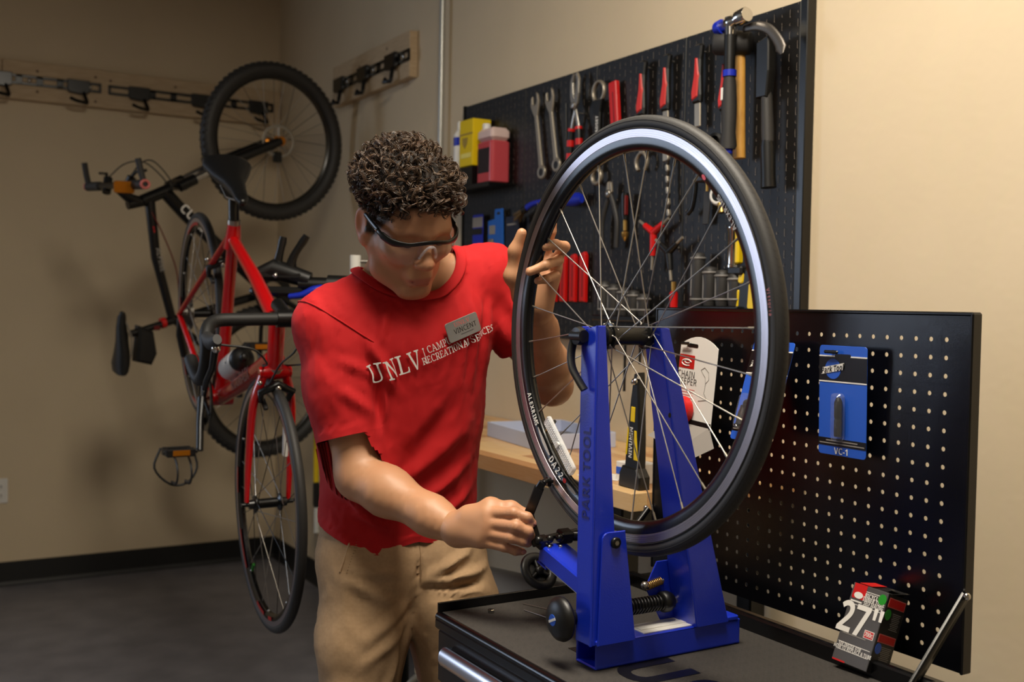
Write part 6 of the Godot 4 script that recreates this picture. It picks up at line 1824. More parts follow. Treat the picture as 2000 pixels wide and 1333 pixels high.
	# crank
	part(t, "chainring", G.new().lathe([Vector2(0.05, 0), Vector2(0.085, 0), Vector2(0.088, 0.004), Vector2(0.05, 0.004)], xf * (bb + Vector3(0, 0, 0.05)), xf.basis.z, 40), mats.black_satin)
	bike_tube(t, "crank_arm", xf, [bb + Vector3(0, 0, 0.06), bb + Vector3(-0.09, -0.145, 0.075)], 0.012, mats.black_satin, 8)


func saddle(t: Node3D, xf: Transform3D, c: Vector3) -> void:
	var st := [[-0.14, 0.05, 0.0, 0.012], [-0.125, 0.066, 0.003, 0.022], [-0.09, 0.072, 0.002, 0.027], [-0.04, 0.054, -0.004, 0.026], [0.01, 0.032, -0.005, 0.023], [0.07, 0.022, -0.004, 0.020], [0.115, 0.019, -0.007, 0.016], [0.132, 0.010, -0.012, 0.009]]
	var g := G.new()
	var s := 0
	for k in st.size():
		for q in 16:
			var a := TAU * q / 16
			var p := c + Vector3(st[k][0], st[k][2] + sin(a) * st[k][3] * (1.0 if sin(a) > 0 else 1.3), cos(a) * st[k][1])
			g.add(xf * p, xf.basis * Vector3(0, sin(a), cos(a) * 0.6).normalized())
	for k in st.size() - 1:
		for q in 16:
			var q2 := (q + 1) % 16
			g.tri(k * 16 + q, k * 16 + q2, (k + 1) * 16 + q2)
			g.tri(k * 16 + q, (k + 1) * 16 + q2, (k + 1) * 16 + q)
	g.ball(xf * (c + Vector3(-0.138, 0, 0)), Vector3(0.008, 0.012, 0.048), 12, xf.basis)
	g.ball(xf * (c + Vector3(0.130, -0.011, 0)), Vector3(0.01, 0.011, 0.012), 10, xf.basis)
	var sd := part(t, "saddle", g, mats.black_plastic)
	for z in [-0.022, 0.022]:
		bike_tube(sd, "saddle_rail", xf, [c + Vector3(-0.10, -0.02, z), c + Vector3(-0.05, -0.043, z), c + Vector3(0.03, -0.043, z), c + Vector3(0.10, -0.02, z * 0.5)], 0.0035, mats.steel, 6)


func road_bike() -> void:
	var xf := Transform3D(Basis(Vector3(-0.042, -0.491, 0.870), Vector3(-0.053, 0.871, 0.489), Vector3(-0.998, -0.025, -0.062)).orthonormalized(), Vector3(-0.9246, 1.3287, 1.9938))
	var t := thing("road_bike", "red road bicycle with drop bars clamped nose-down in the repair stand", "bicycle", xf.origin)
	var rf: Material = mats.red_frame
	var fa := Vector3(0.978, 0.0, 0)
	var ra := Vector3(-0.012, 0, 0)
	var bb := Vector3(0.375, -0.073, 0)
	var sc := Vector3(0.322, 0.452, 0)
	var ht := Vector3(0.842, 0.494, 0)
	var hb := Vector3(0.882, 0.362, 0)
	var fw := spoked_wheel(t, "front_wheel", xf, fa, 0.336, 0.0125, 0.0105, 0.026, 24, 0.10, mats.rubber, mats.rim_black, mats.black_satin)
	var rw := spoked_wheel(t, "rear_wheel", xf, ra, 0.336, 0.0125, 0.0105, 0.026, 28, 0.13, mats.rubber, mats.rim_black, mats.black_satin)
	# worn bright braking tracks and red rim decals
	for w in [[fw, fa], [rw, ra]]:
		var o: Vector3 = xf * w[1]
		for s: float in [-1.0, 1.0]:
			var tk := [Vector2(0.304, 0.0103 * s), Vector2(0.3165, 0.0108 * s)]
			if s > 0:
				tk.reverse()
			part(w[0], "brake_track", G.new().lathe(tk, o, xf.basis.z, 84), mats.rim_alloy)
		for a in [[0.35, 0.95], [1.9, 2.15], [2.5, 2.9], [3.35, 3.6], [3.75, 3.86]]:
			var g := G.new()
			for k in 9:
				var an := lerpf(a[0], a[1], k / 8.0) + PI * 0.5
				var d := xf.basis.x * cos(an) + xf.basis.y * sin(an)
				for q in [0.293, 0.303]:
					g.add(o + d * q + xf.basis.z * 0.0108, xf.basis.z)
			for k in 8:
				g.tri(k * 2, k * 2 + 1, k * 2 + 3)
				g.tri(k * 2, k * 2 + 3, k * 2 + 2)
			part(w[0], "decal", g, mats.red_print)
		for k in 9:
			var an := TAU * k / 9.0 + 0.35
			part(w[0], "nipple", G.new().ball(o + (xf.basis.x * cos(an) + xf.basis.y * sin(an)) * 0.2865 + xf.basis.z * 0.002, 0.0042, 8), mats.chrome)
	part(fw, "valve_cap", G.new().rod(xf * (fa + Vector3(-0.05, -0.282, 0.0)), xf * (fa + Vector3(-0.044, -0.255, 0.0)), 0.0045, 8), mats.green_print, "green valve cap")
	# clear spoke reflector high on the front wheel
	part(fw, "reflector", G.new().box(xf * (fa + Vector3(-0.02, 0.185, -0.03)), Vector3(0.022, 0.085, 0.012), 0.004, xf.basis * Basis(Vector3(0, 0, 1), 0.35)), mats.white_card)
	# frame
	bike_tube(t, "head_tube", xf, [ht + (ht - hb) * 0.06, hb], [0.022, 0.021], rf, 14)
	bike_tube(t, "top_tube", xf, [Vector3(0.845, 0.475, 0), Vector3(0.6, 0.47, 0), sc + Vector3(0, -0.008, 0)], [0.021, 0.0185, 0.0165], rf, 14)
	var dt := bike_tube(t, "down_tube", xf, [Vector3(0.872, 0.385, 0), Vector3(0.62, 0.145, 0), bb], [0.025, 0.025, 0.024], rf, 14)
	bike_tube(t, "seat_tube", xf, [sc + Vector3(-0.003, 0.035, 0), bb], [0.017, 0.019], rf, 14)
	bike_tube(t, "seat_cluster", xf, [sc + Vector3(-0.005, 0.038, 0), sc + Vector3(0.002, -0.035, 0)], [0.019, 0.026], rf, 14)
	bike_tube(t, "bottom_bracket", xf, [bb + Vector3(0, 0, -0.036), bb + Vector3(0, 0, 0.036)], 0.025, rf, 16)
	for s: float in [-1.0, 1.0]:
		bike_tube(t, "seat_stay", xf, [sc + Vector3(-0.01, -0.01, 0.012 * s), Vector3(0.17, 0.24, 0.04 * s), ra + Vector3(0.005, 0.005, 0.066 * s)], [0.010, 0.009, 0.008], rf, 10)
		bike_tube(t, "chain_stay", xf, [bb + Vector3(-0.02, 0.0, 0.02 * s), Vector3(0.20, -0.035, 0.05 * s), ra + Vector3(0, 0, 0.066 * s)], [0.012, 0.010, 0.009], rf, 10)
		var fk := curve([hb + Vector3(0.006, -0.018, 0.03 * s), Vector3(0.905, 0.26, 0.050 * s), Vector3(0.940, 0.12, 0.054 * s), fa + Vector3(-0.004, 0.008, 0.055 * s)], 4)
		bike_tube(t, "fork_blade", xf, fk, [0.017, 0.017, 0.017, 0.016, 0.0155, 0.015, 0.0145, 0.014, 0.013, 0.012, 0.011, 0.010, 0.009], rf, 12, Vector2(0.7, 1.0))
	bike_tube(t, "fork_crown", xf, [hb + Vector3(0.005, -0.012, -0.04), hb + Vector3(0.005, -0.008, 0), hb + Vector3(0.005, -0.012, 0.04)], [0.016, 0.021, 0.016], rf, 12)
	bike_tube(t, "headset_ring", xf, [hb + Vector3(0, 0.002, 0), hb + Vector3(0.002, -0.008, 0)], 0.0235, mats.steel, 16)
	var rt := (xf.basis * Vector3(0.26, 0.24, 0)).normalized()
	var tf := Transform3D(Basis(rt, xf.basis.z.cross(rt), xf.basis.z), xf * Vector3(0.66, 0.183, 0.0262))
	part(dt, "lettering", G.new().text("ROUBAIX", 0.036, flat(tf), 10), mk("worn_print", Color(0.34, 0.14, 0.13), 0.5))
	# brakes
	for q in [[hb + Vector3(0.03, -0.045, 0), 1.0], [Vector3(0.215, 0.30, 0), 0.9]]:
		var b := part(t, "brake_caliper", G.new().tube([xf * (q[0] + Vector3(0, -0.035, -0.034)), xf * (q[0] + Vector3(0.012, 0.0, -0.04)), xf * (q[0] + Vector3(0.012, 0.022, 0)), xf * (q[0] + Vector3(0.012, 0.0, 0.04)), xf * (q[0] + Vector3(0, -0.035, 0.034))], [0.007, 0.010, 0.012, 0.010, 0.007], 8), mats.black_satin)
		for s: float in [-1.0, 1.0]:
			part(b, "brake_pad", G.new().box(xf * (q[0] + Vector3(0, -0.045, 0.024 * s)), Vector3(0.045, 0.012, 0.012), 0.003, xf.basis), mats.rubber)
		part(b, "brake_bolt", G.new().ball(xf * (q[0] + Vector3(0.02, 0.016, 0)), 0.009, 10).ball(xf * (q[0] + Vector3(0.006, 0.025, 0.044)), 0.007, 8), mats.chrome)
	# hub skewers
	part(t, "skewer", G.new().rod(xf * (fa + Vector3(0, 0, -0.068)), xf * (fa + Vector3(0, 0, 0.068)), 0.0055, 8).tube([xf * (fa + Vector3(0, 0, -0.072)), xf * (fa + Vector3(0.0, 0.018, -0.085)), xf * (fa + Vector3(-0.01, 0.045, -0.082))], 0.006, 8), mats.black_satin)
	# seat post and saddle
	bike_tube(t, "seat_post", xf, [sc + Vector3(-0.004, 0.03, 0), Vector3(0.275, 0.560, 0)], 0.0155, mats.black_satin, 12)
	bike_tube(t, "seat_collar", xf, [sc + Vector3(-0.006, 0.034, 0), sc + Vector3(-0.009, 0.050, 0)], 0.019, mats.steel, 14)
	saddle(t, xf, Vector3(0.255, 0.603, 0))
	# stem, drop bar with hoods
	bike_tube(t, "stem", xf, [ht + Vector3(-0.008, 0.025, 0), Vector3(0.90, 0.532, 0), Vector3(0.935, 0.540, 0)], [0.018, 0.016, 0.018], mats.black_satin, 12)
	var c := Vector3(0.938, 0.540, 0)
	bike_tube(t, "bar_clamp", xf, [c + Vector3(0, 0, -0.03), c + Vector3(0, 0, 0.03)], 0.021, mats.black_satin, 14)
	for s: float in [-1.0, 1.0]:
		var pts := curve([c, c + Vector3(0, 0, 0.10 * s), c + Vector3(0.005, 0.0, 0.175 * s), c + Vector3(0.045, -0.004, 0.203 * s), c + Vector3(0.088, -0.030, 0.208 * s), c + Vector3(0.098, -0.078, 0.211 * s), c + Vector3(0.066, -0.122, 0.213 * s), c + Vector3(0.01, -0.132, 0.215 * s), c + Vector3(-0.035, -0.130, 0.216 * s)], 4)
		bike_tube(t, "drop_bar", xf, pts, 0.0158, mats.bar_tape, 12)
		bike_tube(t, "brake_hood", xf, [c + Vector3(0.065, -0.010, 0.206 * s), c + Vector3(0.105, 0.004, 0.205 * s), c + Vector3(0.135, 0.022, 0.203 * s), c + Vector3(0.148, 0.038, 0.202 * s)], [0.017, 0.019, 0.0175, 0.012], mats.rubber, 12, Vector2(0.85, 1.0))
		bike_tube(t, "brake_lever", xf, [c + Vector3(0.138, 0.01, 0.202 * s), c + Vector3(0.142, -0.04, 0.205 * s), c + Vector3(0.122, -0.09, 0.21 * s), c + Vector3(0.118, -0.115, 0.212 * s)], [0.009, 0.008, 0.008, 0.006], mats.black_satin, 8)
		part(t, "hood_cap", G.new().ball(xf * (c + Vector3(0.146, 0.012, 0.202 * s)), 0.011, 10), mats.chrome)
		bike_tube(t, "cable", xf, curve([c + Vector3(0.13, 0.012, 0.188 * s), c + Vector3(0.15, 0.01, 0.12 * s), c + Vector3(0.10, -0.06, 0.07 * s), Vector3(0.90, 0.38, 0.035 * s), Vector3(0.84, 0.345, 0.02 * s)], 5), 0.0026, mats.rubber, 6)
	bike_tube(t, "cable", xf, curve([c + Vector3(0.02, 0.015, -0.03), c + Vector3(0.09, -0.03, 0.0), Vector3(0.955, 0.42, 0.01), hb + Vector3(0.04, -0.02, 0.02)], 5), 0.0026, mats.rubber, 6)
	# drivetrain
	var cs := G.new()
	for k in 8:
		cs.lathe([Vector2(0.012, 0.028 + 0.0043 * k), Vector2(0.052 - 0.0045 * k, 0.028 + 0.0043 * k), Vector2(0.052 - 0.0045 * k, 0.030 + 0.0043 * k), Vector2(0.012, 0.030 + 0.0043 * k)], xf * ra, xf.basis.z, 28, 2.0)
	part(t, "cassette", cs, mats.steel)
	var cr := G.new()
	for q in [[0.100, 0.046], [0.078, 0.038]]:
		cr.lathe([Vector2(q[0] - 0.016, q[1]), Vector2(q[0], q[1]), Vector2(q[0] + 0.002, q[1] + 0.003), Vector2(q[0] - 0.016, q[1] + 0.003), Vector2(q[0] - 0.016, q[1])], xf * bb, xf.basis.z, 44, 2.0)
	for k in 5:
		var a := TAU * k / 5
		cr.rod(xf * (bb + Vector3(0, 0, 0.05)), xf * (bb + Vector3(cos(a) * 0.09, sin(a) * 0.09, 0.047)), 0.006, 8)
	part(t, "chainrings", cr, mats.black_satin)
	bike_tube(t, "chain", xf, [bb + Vector3(0, 0.101, 0.046), ra + Vector3(0, 0.040, 0.040)], 0.0038, mats.dull_steel, 6)
	bike_tube(t, "chain", xf, [bb + Vector3(0, -0.101, 0.046), Vector3(0.03, -0.13, 0.04)], 0.0038, mats.dull_steel, 6)
	part(t, "rear_derailleur", G.new().tube([xf * (ra + Vector3(0.0, -0.02, 0.06)), xf * (ra + Vector3(0.02, -0.07, 0.062)), xf * (ra + Vector3(0.04, -0.14, 0.045))], 0.013, 8).ball(xf * (ra + Vector3(0.045, -0.15, 0.042)), Vector3(0.022, 0.022, 0.006), 14, xf.basis), mats.black_satin)
	part(t, "front_derailleur", G.new().box(xf * (bb + Vector3(0.01, 0.118, 0.046)), Vector3(0.07, 0.022, 0.02), 0.004, xf.basis), mats.steel)
	bike_tube(t, "crank_arm", xf, [bb + Vector3(0, 0, 0.055), bb + Vector3(0.06, -0.045, 0.068), bb + Vector3(0.132, -0.10, 0.078)], [0.015, 0.012, 0.011], mats.black_satin, 10)
	bike_tube(t, "crank_arm", xf, [bb + Vector3(0, 0, -0.055), bb + Vector3(-0.132, 0.10, -0.078)], [0.014, 0.011], mats.black_satin, 10)
	for q in [[bb + Vector3(0.132, -0.10, 0.085), 1.0], [bb + Vector3(-0.132, 0.10, -0.085), -1.0]]:
		var p0: Vector3 = q[0]
		var s: float = q[1]
		# pedals hang level with the room, not with the frame
		var lv := Transform3D(Basis(Vector3(0, 0, 1), Vector3(0, 1, 0), Vector3(-1, 0, 0)), xf * p0)
		var pd := part(t, "pedal", G.new().rod(lv.origin, lv * Vector3(0, 0, 0.10 * s), 0.007, 8).box(lv * Vector3(0.03, 0, 0.055 * s), Vector3(0.012, 0.024, 0.085), 0.003, lv.basis).box(lv * Vector3(-0.03, 0, 0.055 * s), Vector3(0.012, 0.024, 0.085), 0.003, lv.basis).box(lv * Vector3(0, 0, 0.018 * s), Vector3(0.06, 0.02, 0.012), 0.002, lv.basis).box(lv * Vector3(0, 0, 0.092 * s), Vector3(0.06, 0.02, 0.012), 0.002, lv.basis), mats.black_plastic)
		part(pd, "pedal_reflector", G.new().box(lv * Vector3(0.0365, 0.0, 0.055 * s), Vector3(0.004, 0.016, 0.05), 0.001, lv.basis), mats.gold_anodised)
		for z in [0.035, 0.075]:
			part(pd, "toe_cage", G.new().tube(curve([lv * Vector3(0.03, -0.008, z * s), lv * Vector3(0.065, -0.03, z * s), lv * Vector3(0.075, -0.06, z * s), lv * Vector3(0.055, -0.085, z * s), lv * Vector3(0.0, -0.09, z * s)], 4), 0.0058, 8, true, false, Vector2(1, 0.5)), mats.black_plastic)
		part(pd, "toe_strap", G.new().tube(curve([lv * Vector3(-0.01, 0.01, 0.012 * s), lv * Vector3(0.0, -0.05, 0.0), lv * Vector3(0.0, -0.095, 0.03 * s), lv * Vector3(0.0, -0.095, 0.08 * s), lv * Vector3(0.0, -0.045, 0.125 * s), lv * Vector3(-0.01, 0.012, 0.105 * s)], 4), 0.0035, 6), mats.bar_tape)
	# bottle in its cage on the down tube
	var d := Vector3(0.26, 0.24, 0).normalized()
	var u := Vector3(-d.y, d.x, 0)
	var bc := bb + d * 0.16 + u * 0.062
	part(t, "bottle_cage", G.new().tube([xf * (bc - d * 0.01 - u * 0.03), xf * (bc + d * 0.10 - u * 0.036), xf * (bc + d * 0.11 + Vector3(0, 0, 0.036)), xf * (bc + d * 0.06 + u * 0.03), xf * (bc + d * 0.11 + Vector3(0, 0, -0.036)), xf * (bc + d * 0.10 - u * 0.036)], 0.003, 6), mats.black_satin)
	var w0 := xf * bc
	var wd := (xf.basis * d).normalized()
	t = thing("water_bottle", "white water bottle with black cap in the red bike's cage", "bottle", w0)
	part(t, "bottle_body", G.new().lathe([Vector2(0, 0), Vector2(0.032, 0), Vector2(0.036, 0.006), Vector2(0.036, 0.09), Vector2(0.033, 0.10), Vector2(0.036, 0.112), Vector2(0.036, 0.135), Vector2(0.028, 0.150), Vector2(0, 0.152)], w0, wd, 28, 0.4), mats.bottle_white)
	part(t, "bottle_cap", G.new().lathe([Vector2(0.0, 0.142), Vector2(0.034, 0.142), Vector2(0.035, 0.162), Vector2(0.026, 0.172), Vector2(0.012, 0.178), Vector2(0.012, 0.192), Vector2(0.009, 0.197), Vector2(0, 0.197)], w0, wd, 28, 0.4), mats.black_plastic)
	part(t, "bottle_print", G.new().lathe([Vector2(0.0364, 0.02), Vector2(0.0364, 0.06)], w0, wd, 20, 0.4, 0.6, 2.4), mats.red_print)


func repair_stand() -> void:
	var pole := Vector3(-0.60, 0, 2.90)
	var t := thing("repair_stand", "black repair stand with blue cam lever clamping the red bicycle", "repair stand", pole)
	part(t, "pole", G.new().rod(pole + Vector3(0, 0.06, 0), pole + Vector3(0, 1.50, 0), 0.024, 18), mats.black_satin)
	for k in 3:
		var a := TAU * k / 3 + 0.4
		part(t, "leg", G.new().tube([pole + Vector3(0, 0.20, 0), pole + Vector3(cos(a) * 0.3, 0.05, sin(a) * 0.3), pole + Vector3(cos(a) * 0.42, 0.016, sin(a) * 0.42)], 0.015, 10), mats.black_satin)
	var ca := Vector3(-0.945, 1.43, 2.66)
	var cb := Vector3(-0.62, 1.425, 2.86)
	var d := (cb - ca).normalized()
	part(t, "clamp_arm", G.new().rod(ca + d * 0.12, cb + d * 0.03, 0.021, 16), mats.black_satin)
	part(t, "arm_sleeve", G.new().rod(ca + d * 0.20, ca + d * 0.27, 0.028, 18), mats.black_plastic)
	var up := Vector3.UP
	var sd := d.cross(up).normalized()
	var b := Basis(d, up, sd)
	var jw := part(t, "clamp_jaw", G.new().box(ca + d * 0.06 + up * 0.022, Vector3(0.15, 0.03, 0.05), 0.01, b).box(ca + d * 0.06 - up * 0.022, Vector3(0.15, 0.028, 0.05), 0.01, b).tube([ca + d * 0.0 + up * 0.02, ca + d * 0.05 + up * 0.04, ca + d * 0.15 + up * 0.012], [0.02, 0.03, 0.022], 12), mats.black_plastic)
	part(jw, "jaw_label", G.new().box(ca + d * 0.035 + up * 0.041 - sd * 0.0, Vector3(0.042, 0.006, 0.03), 0.002, b), mats.blue_plastic)
	part(jw, "jaw_screw", G.new().ball(ca + d * 0.06 + up * 0.022 + sd * 0.028, 0.008, 10).ball(ca + d * 0.005 - up * 0.002 + sd * 0.028, 0.007, 10), mats.chrome)
	part(t, "cam_lever", G.new().tube(curve([ca + d * 0.10 - up * 0.035 + sd * 0.03, ca + d * 0.135 - up * 0.03 + sd * 0.035, ca + d * 0.17 - up * 0.015 + sd * 0.035, ca + d * 0.195 - up * 0.012 + sd * 0.03], 4), [0.010, 0.010, 0.011, 0.011, 0.012, 0.013, 0.014, 0.015, 0.015, 0.015, 0.016, 0.017, 0.012], 10, true, false, Vector2(0.8, 1.0)), mats.blue_plastic)
	part(t, "cam_lever", G.new().box(ca + d * 0.045 - up * 0.055 + sd * 0.02, Vector3(0.02, 0.03, 0.012), 0.003, b), mats.blue_plastic)
	# upright lever prongs over the jaw
	for q in [[0.055, 0.13, 0.020], [0.095, 0.135, 0.045]]:
		part(t, "upright_lever", G.new().tube(curve([ca + d * q[0] + up * 0.035, ca + d * (q[0] + 0.008) + up * 0.075, ca + d * (q[0] + q[2]) + up * q[1]], 4), [0.016, 0.016, 0.015, 0.013, 0.012, 0.011, 0.011, 0.012, 0.010], 10), mats.black_satin)
	# crank handle with a bright collar
	var k0 := ca + d * 0.275
	part(t, "crank_collar", G.new().rod(k0 - up * 0.045, k0 + up * 0.02, 0.011, 12).ball(k0 - up * 0.03, 0.016, 12).ball(k0 + up * 0.03, 0.012, 12), mats.chrome)
	var kc := part(t, "crank_handle", G.new().rod(k0 + up * 0.032, k0 + up * 0.085, 0.0155, 14), mats.white_metal, "pale round crank handle")
	part(kc, "crank_rod", G.new().rod(k0 + up * 0.068, k0 + up * 0.07 + d * 0.12, 0.005, 8).ball(k0 + up * 0.07 + d * 0.12, 0.014, 10), mats.steel)


func compressor() -> void:
	var c := Vector3(-0.40, 0, 3.16)
	var t := thing("air_compressor", "grey tank air compressor with tubular handle behind the workbench corner", "compressor", c)
	var tk := mk("tank_grey", Color(0.42, 0.42, 0.43), 0.28, 0.4)
	var ax := Vector3(0.35, 0, 0.94).normalized()
	part(t, "tank", G.new().lathe([Vector2(0, -0.29), Vector2(0.08, -0.28), Vector2(0.135, -0.25), Vector2(0.155, -0.20), Vector2(0.155, 0.20), Vector2(0.135, 0.25), Vector2(0.08, 0.28), Vector2(0, 0.29)], c + Vector3(0.05, 0.50, 0.03), ax, 36, 0.3), tk)
	var mt := part(t, "motor", G.new().box(c + Vector3(-0.2, 0.28, -0.02), Vector3(0.2, 0.20, 0.2), 0.03).lathe([Vector2(0, -0.11), Vector2(0.085, -0.11), Vector2(0.095, -0.09), Vector2(0.095, 0.09), Vector2(0, 0.11)], c + Vector3(-0.18, 0.30, 0.02), ax, 28), mats.black_plastic)
	for k in 6:
		part(mt, "cooling_fin", G.new().lathe([Vector2(0.08, 0), Vector2(0.103, 0), Vector2(0.103, 0.005), Vector2(0.08, 0.005)], c + Vector3(-0.18, 0.30, 0.02) + ax * (-0.07 + 0.025 * k), ax, 28, 2.0), mats.black_satin)
	var h := []
	for p in [Vector3(-0.33, 0.15, 0.03), Vector3(-0.328, 0.40, 0.035), Vector3(-0.322, 0.425, 0.038), Vector3(-0.28, 0.462, 0.05), Vector3(-0.21, 0.485, 0.06), Vector3(-0.1, 0.50, 0.05)]:
		h.append(c + p)
	part(t, "handle", G.new().tube(curve(h, 4), 0.0115, 14), mk("handle_alloy", Color(0.62, 0.61, 0.58), 0.35, 0.6), "pale bent tubular handle")
	part(t, "gauge", G.new().lathe([Vector2(0, 0), Vector2(0.024, 0), Vector2(0.026, 0.006), Vector2(0.026, 0.016), Vector2(0, 0.018)], c + Vector3(-0.25, 0.45, 0.0), Vector3(-0.7, 0.3, 0.6), 20), mats.chrome)
	part(t, "regulator", G.new().ball(c + Vector3(-0.24, 0.47, 0.04), Vector3(0.03, 0.02, 0.03), 14).rod(c + Vector3(-0.27, 0.42, 0.03), c + Vector3(-0.1, 0.46, 0.03), 0.012), mats.black_satin)
	part(t, "fitting", G.new().rod(c + Vector3(-0.29, 0.46, 0.03), c + Vector3(-0.25, 0.48, 0.04), 0.011, 10), mats.brass)
	part(t, "warning_label", G.new().box(c + Vector3(-0.3, 0.27, -0.02), Vector3(0.005, 0.02, 0.06), 0.001), mats.yellow_print)
	for s: float in [-1.0, 1.0]:
		var wc := c + Vector3(-0.22, 0.11, 0.0) + ax * 0.16 * s
		var w := part(t, "wheel", G.new().torus(wc, ax, 0.085, 0.026, 32, 12), mats.rubber)
		part(w, "wheel_disc", G.new().lathe([Vector2(0, -0.018), Vector2(0.07, -0.018), Vector2(0.07, 0.018), Vector2(0, 0.018)], wc, ax, 28), mats.steel)
		part(t, "foot", G.new().rod(c + Vector3(0.1, 0.0, 0.0) + ax * 0.16 * s, c + Vector3(0.08, 0.3, 0) + ax * 0.16 * s, 0.015, 10), mats.black_satin)
	part(t, "axle", G.new().rod(c + Vector3(-0.22, 0.11, 0) - ax * 0.17, c + Vector3(-0.22, 0.11, 0) + ax * 0.17, 0.01, 10), mats.steel)
	part(t, "bracket", G.new().box(c + Vector3(-0.17, 0.22, 0), Vector3(0.12, 0.16, 0.05), 0.006, Basis(Vector3.UP, 0.0)), mats.black_satin)
	# yellow air hose hung on the right wall
	t = thing("air_hose", "yellow air hose with black and clear end hanging on the wall by the corner", "hose", Vector3(-0.04, 0.15, 0.77))
	part(t, "hose", G.new().tube(curve([Vector3(-0.03, 1.02, 0.74), Vector3(-0.045, 0.98, 0.745), Vector3(-0.05, 0.85, 0.748), Vector3(-0.05, 0.66, 0.752), Vector3(-0.05, 0.52, 0.758)], 5), 0.0135, 12), mats.yellow_plastic)
	part(t, "grip", G.new().tube([Vector3(-0.05, 0.525, 0.758), Vector3(-0.05, 0.51, 0.759), Vector3(-0.05, 0.42, 0.762), Vector3(-0.05, 0.405, 0.763)], [0.013, 0.0165, 0.0165, 0.012], 14), mats.black_plastic)
	part(t, "nozzle", G.new().tube([Vector3(-0.05, 0.41, 0.762), Vector3(-0.05, 0.39, 0.764), Vector3(-0.05, 0.30, 0.768), Vector3(-0.05, 0.285, 0.769)], [0.008, 0.012, 0.012, 0.015], 12), mats.white_metal, "pale clear end of the hose")
	part(t, "end_fitting", G.new().tube([Vector3(-0.05, 0.285, 0.769), Vector3(-0.048, 0.24, 0.772), Vector3(-0.045, 0.2, 0.78), Vector3(-0.045, 0.17, 0.792)], [0.009, 0.011, 0.014, 0.008], 10), mats.dull_steel)
	part(t, "hook", G.new().tube([Vector3(-0.002, 1.01, 0.74), Vector3(-0.05, 1.008, 0.74), Vector3(-0.056, 1.02, 0.74)], 0.004, 6), mats.steel)


class Field:
	var kind := PackedByteArray()
	var a := PackedVector3Array()
	var ba := PackedVector3Array()
	var il := PackedFloat32Array()
	var ra := PackedFloat32Array()
	var rb := PackedFloat32Array()
	var kk := PackedFloat32Array()
	var rad := PackedVector3Array()
	var inv: Array[Basis] = []

	func cone(p: Vector3, q: Vector3, r0: float, r1: float, k := 0.02, cut := false) -> Field:
		kind.append(2 if cut else 0)
		a.append(p)
		ba.append(q - p)
		il.append(1.0 / maxf((q - p).length_squared(), 1e-9))
		ra.append(r0)
		rb.append(r1)
		kk.append(k)
		rad.append(Vector3.ONE)
		inv.append(Basis())
		return self

	func egg(p: Vector3, r: Vector3, k := 0.02, b := Basis(), cut := false) -> Field:
		kind.append(3 if cut else 1)
		a.append(p)
		ba.append(Vector3.ZERO)
		il.append(0.0)
		ra.append(0.0)
		rb.append(0.0)
		kk.append(k)
		rad.append(r)
		inv.append(b.inverse())
		return self

	func chain(pts: Array, rr: Array, k := 0.012) -> Field:
		for j in pts.size() - 1:
			cone(pts[j], pts[j + 1], rr[j], rr[j + 1], k)
		return self

	func d(p: Vector3) -> float:
		var r := 10.0
		for j in kind.size():
			var q: float
			var kd := kind[j]
			if kd & 1:
				var l := inv[j] * (p - a[j])
				var s := rad[j]
				var l1 := l / s
				var k0 := l1.length()
				var k1 := (l1 / s).length()
				q = k0 * (k0 - 1.0) / maxf(k1, 1e-6) if k0 > 1e-4 else -minf(s.x, minf(s.y, s.z))
			else:
				var pa := p - a[j]
				var t := clampf(pa.dot(ba[j]) * il[j], 0.0, 1.0)
				q = (pa - ba[j] * t).length() - lerpf(ra[j], rb[j], t)
			var k := kk[j]
			if kd & 2:
				q = -q
				var h := maxf(k - absf(r - q), 0.0) / k
				r = maxf(r, q) + h * h * k * 0.25
			else:
				var h := maxf(k - absf(r - q), 0.0) / k
				r = minf(r, q) - h * h * k * 0.25
		return r


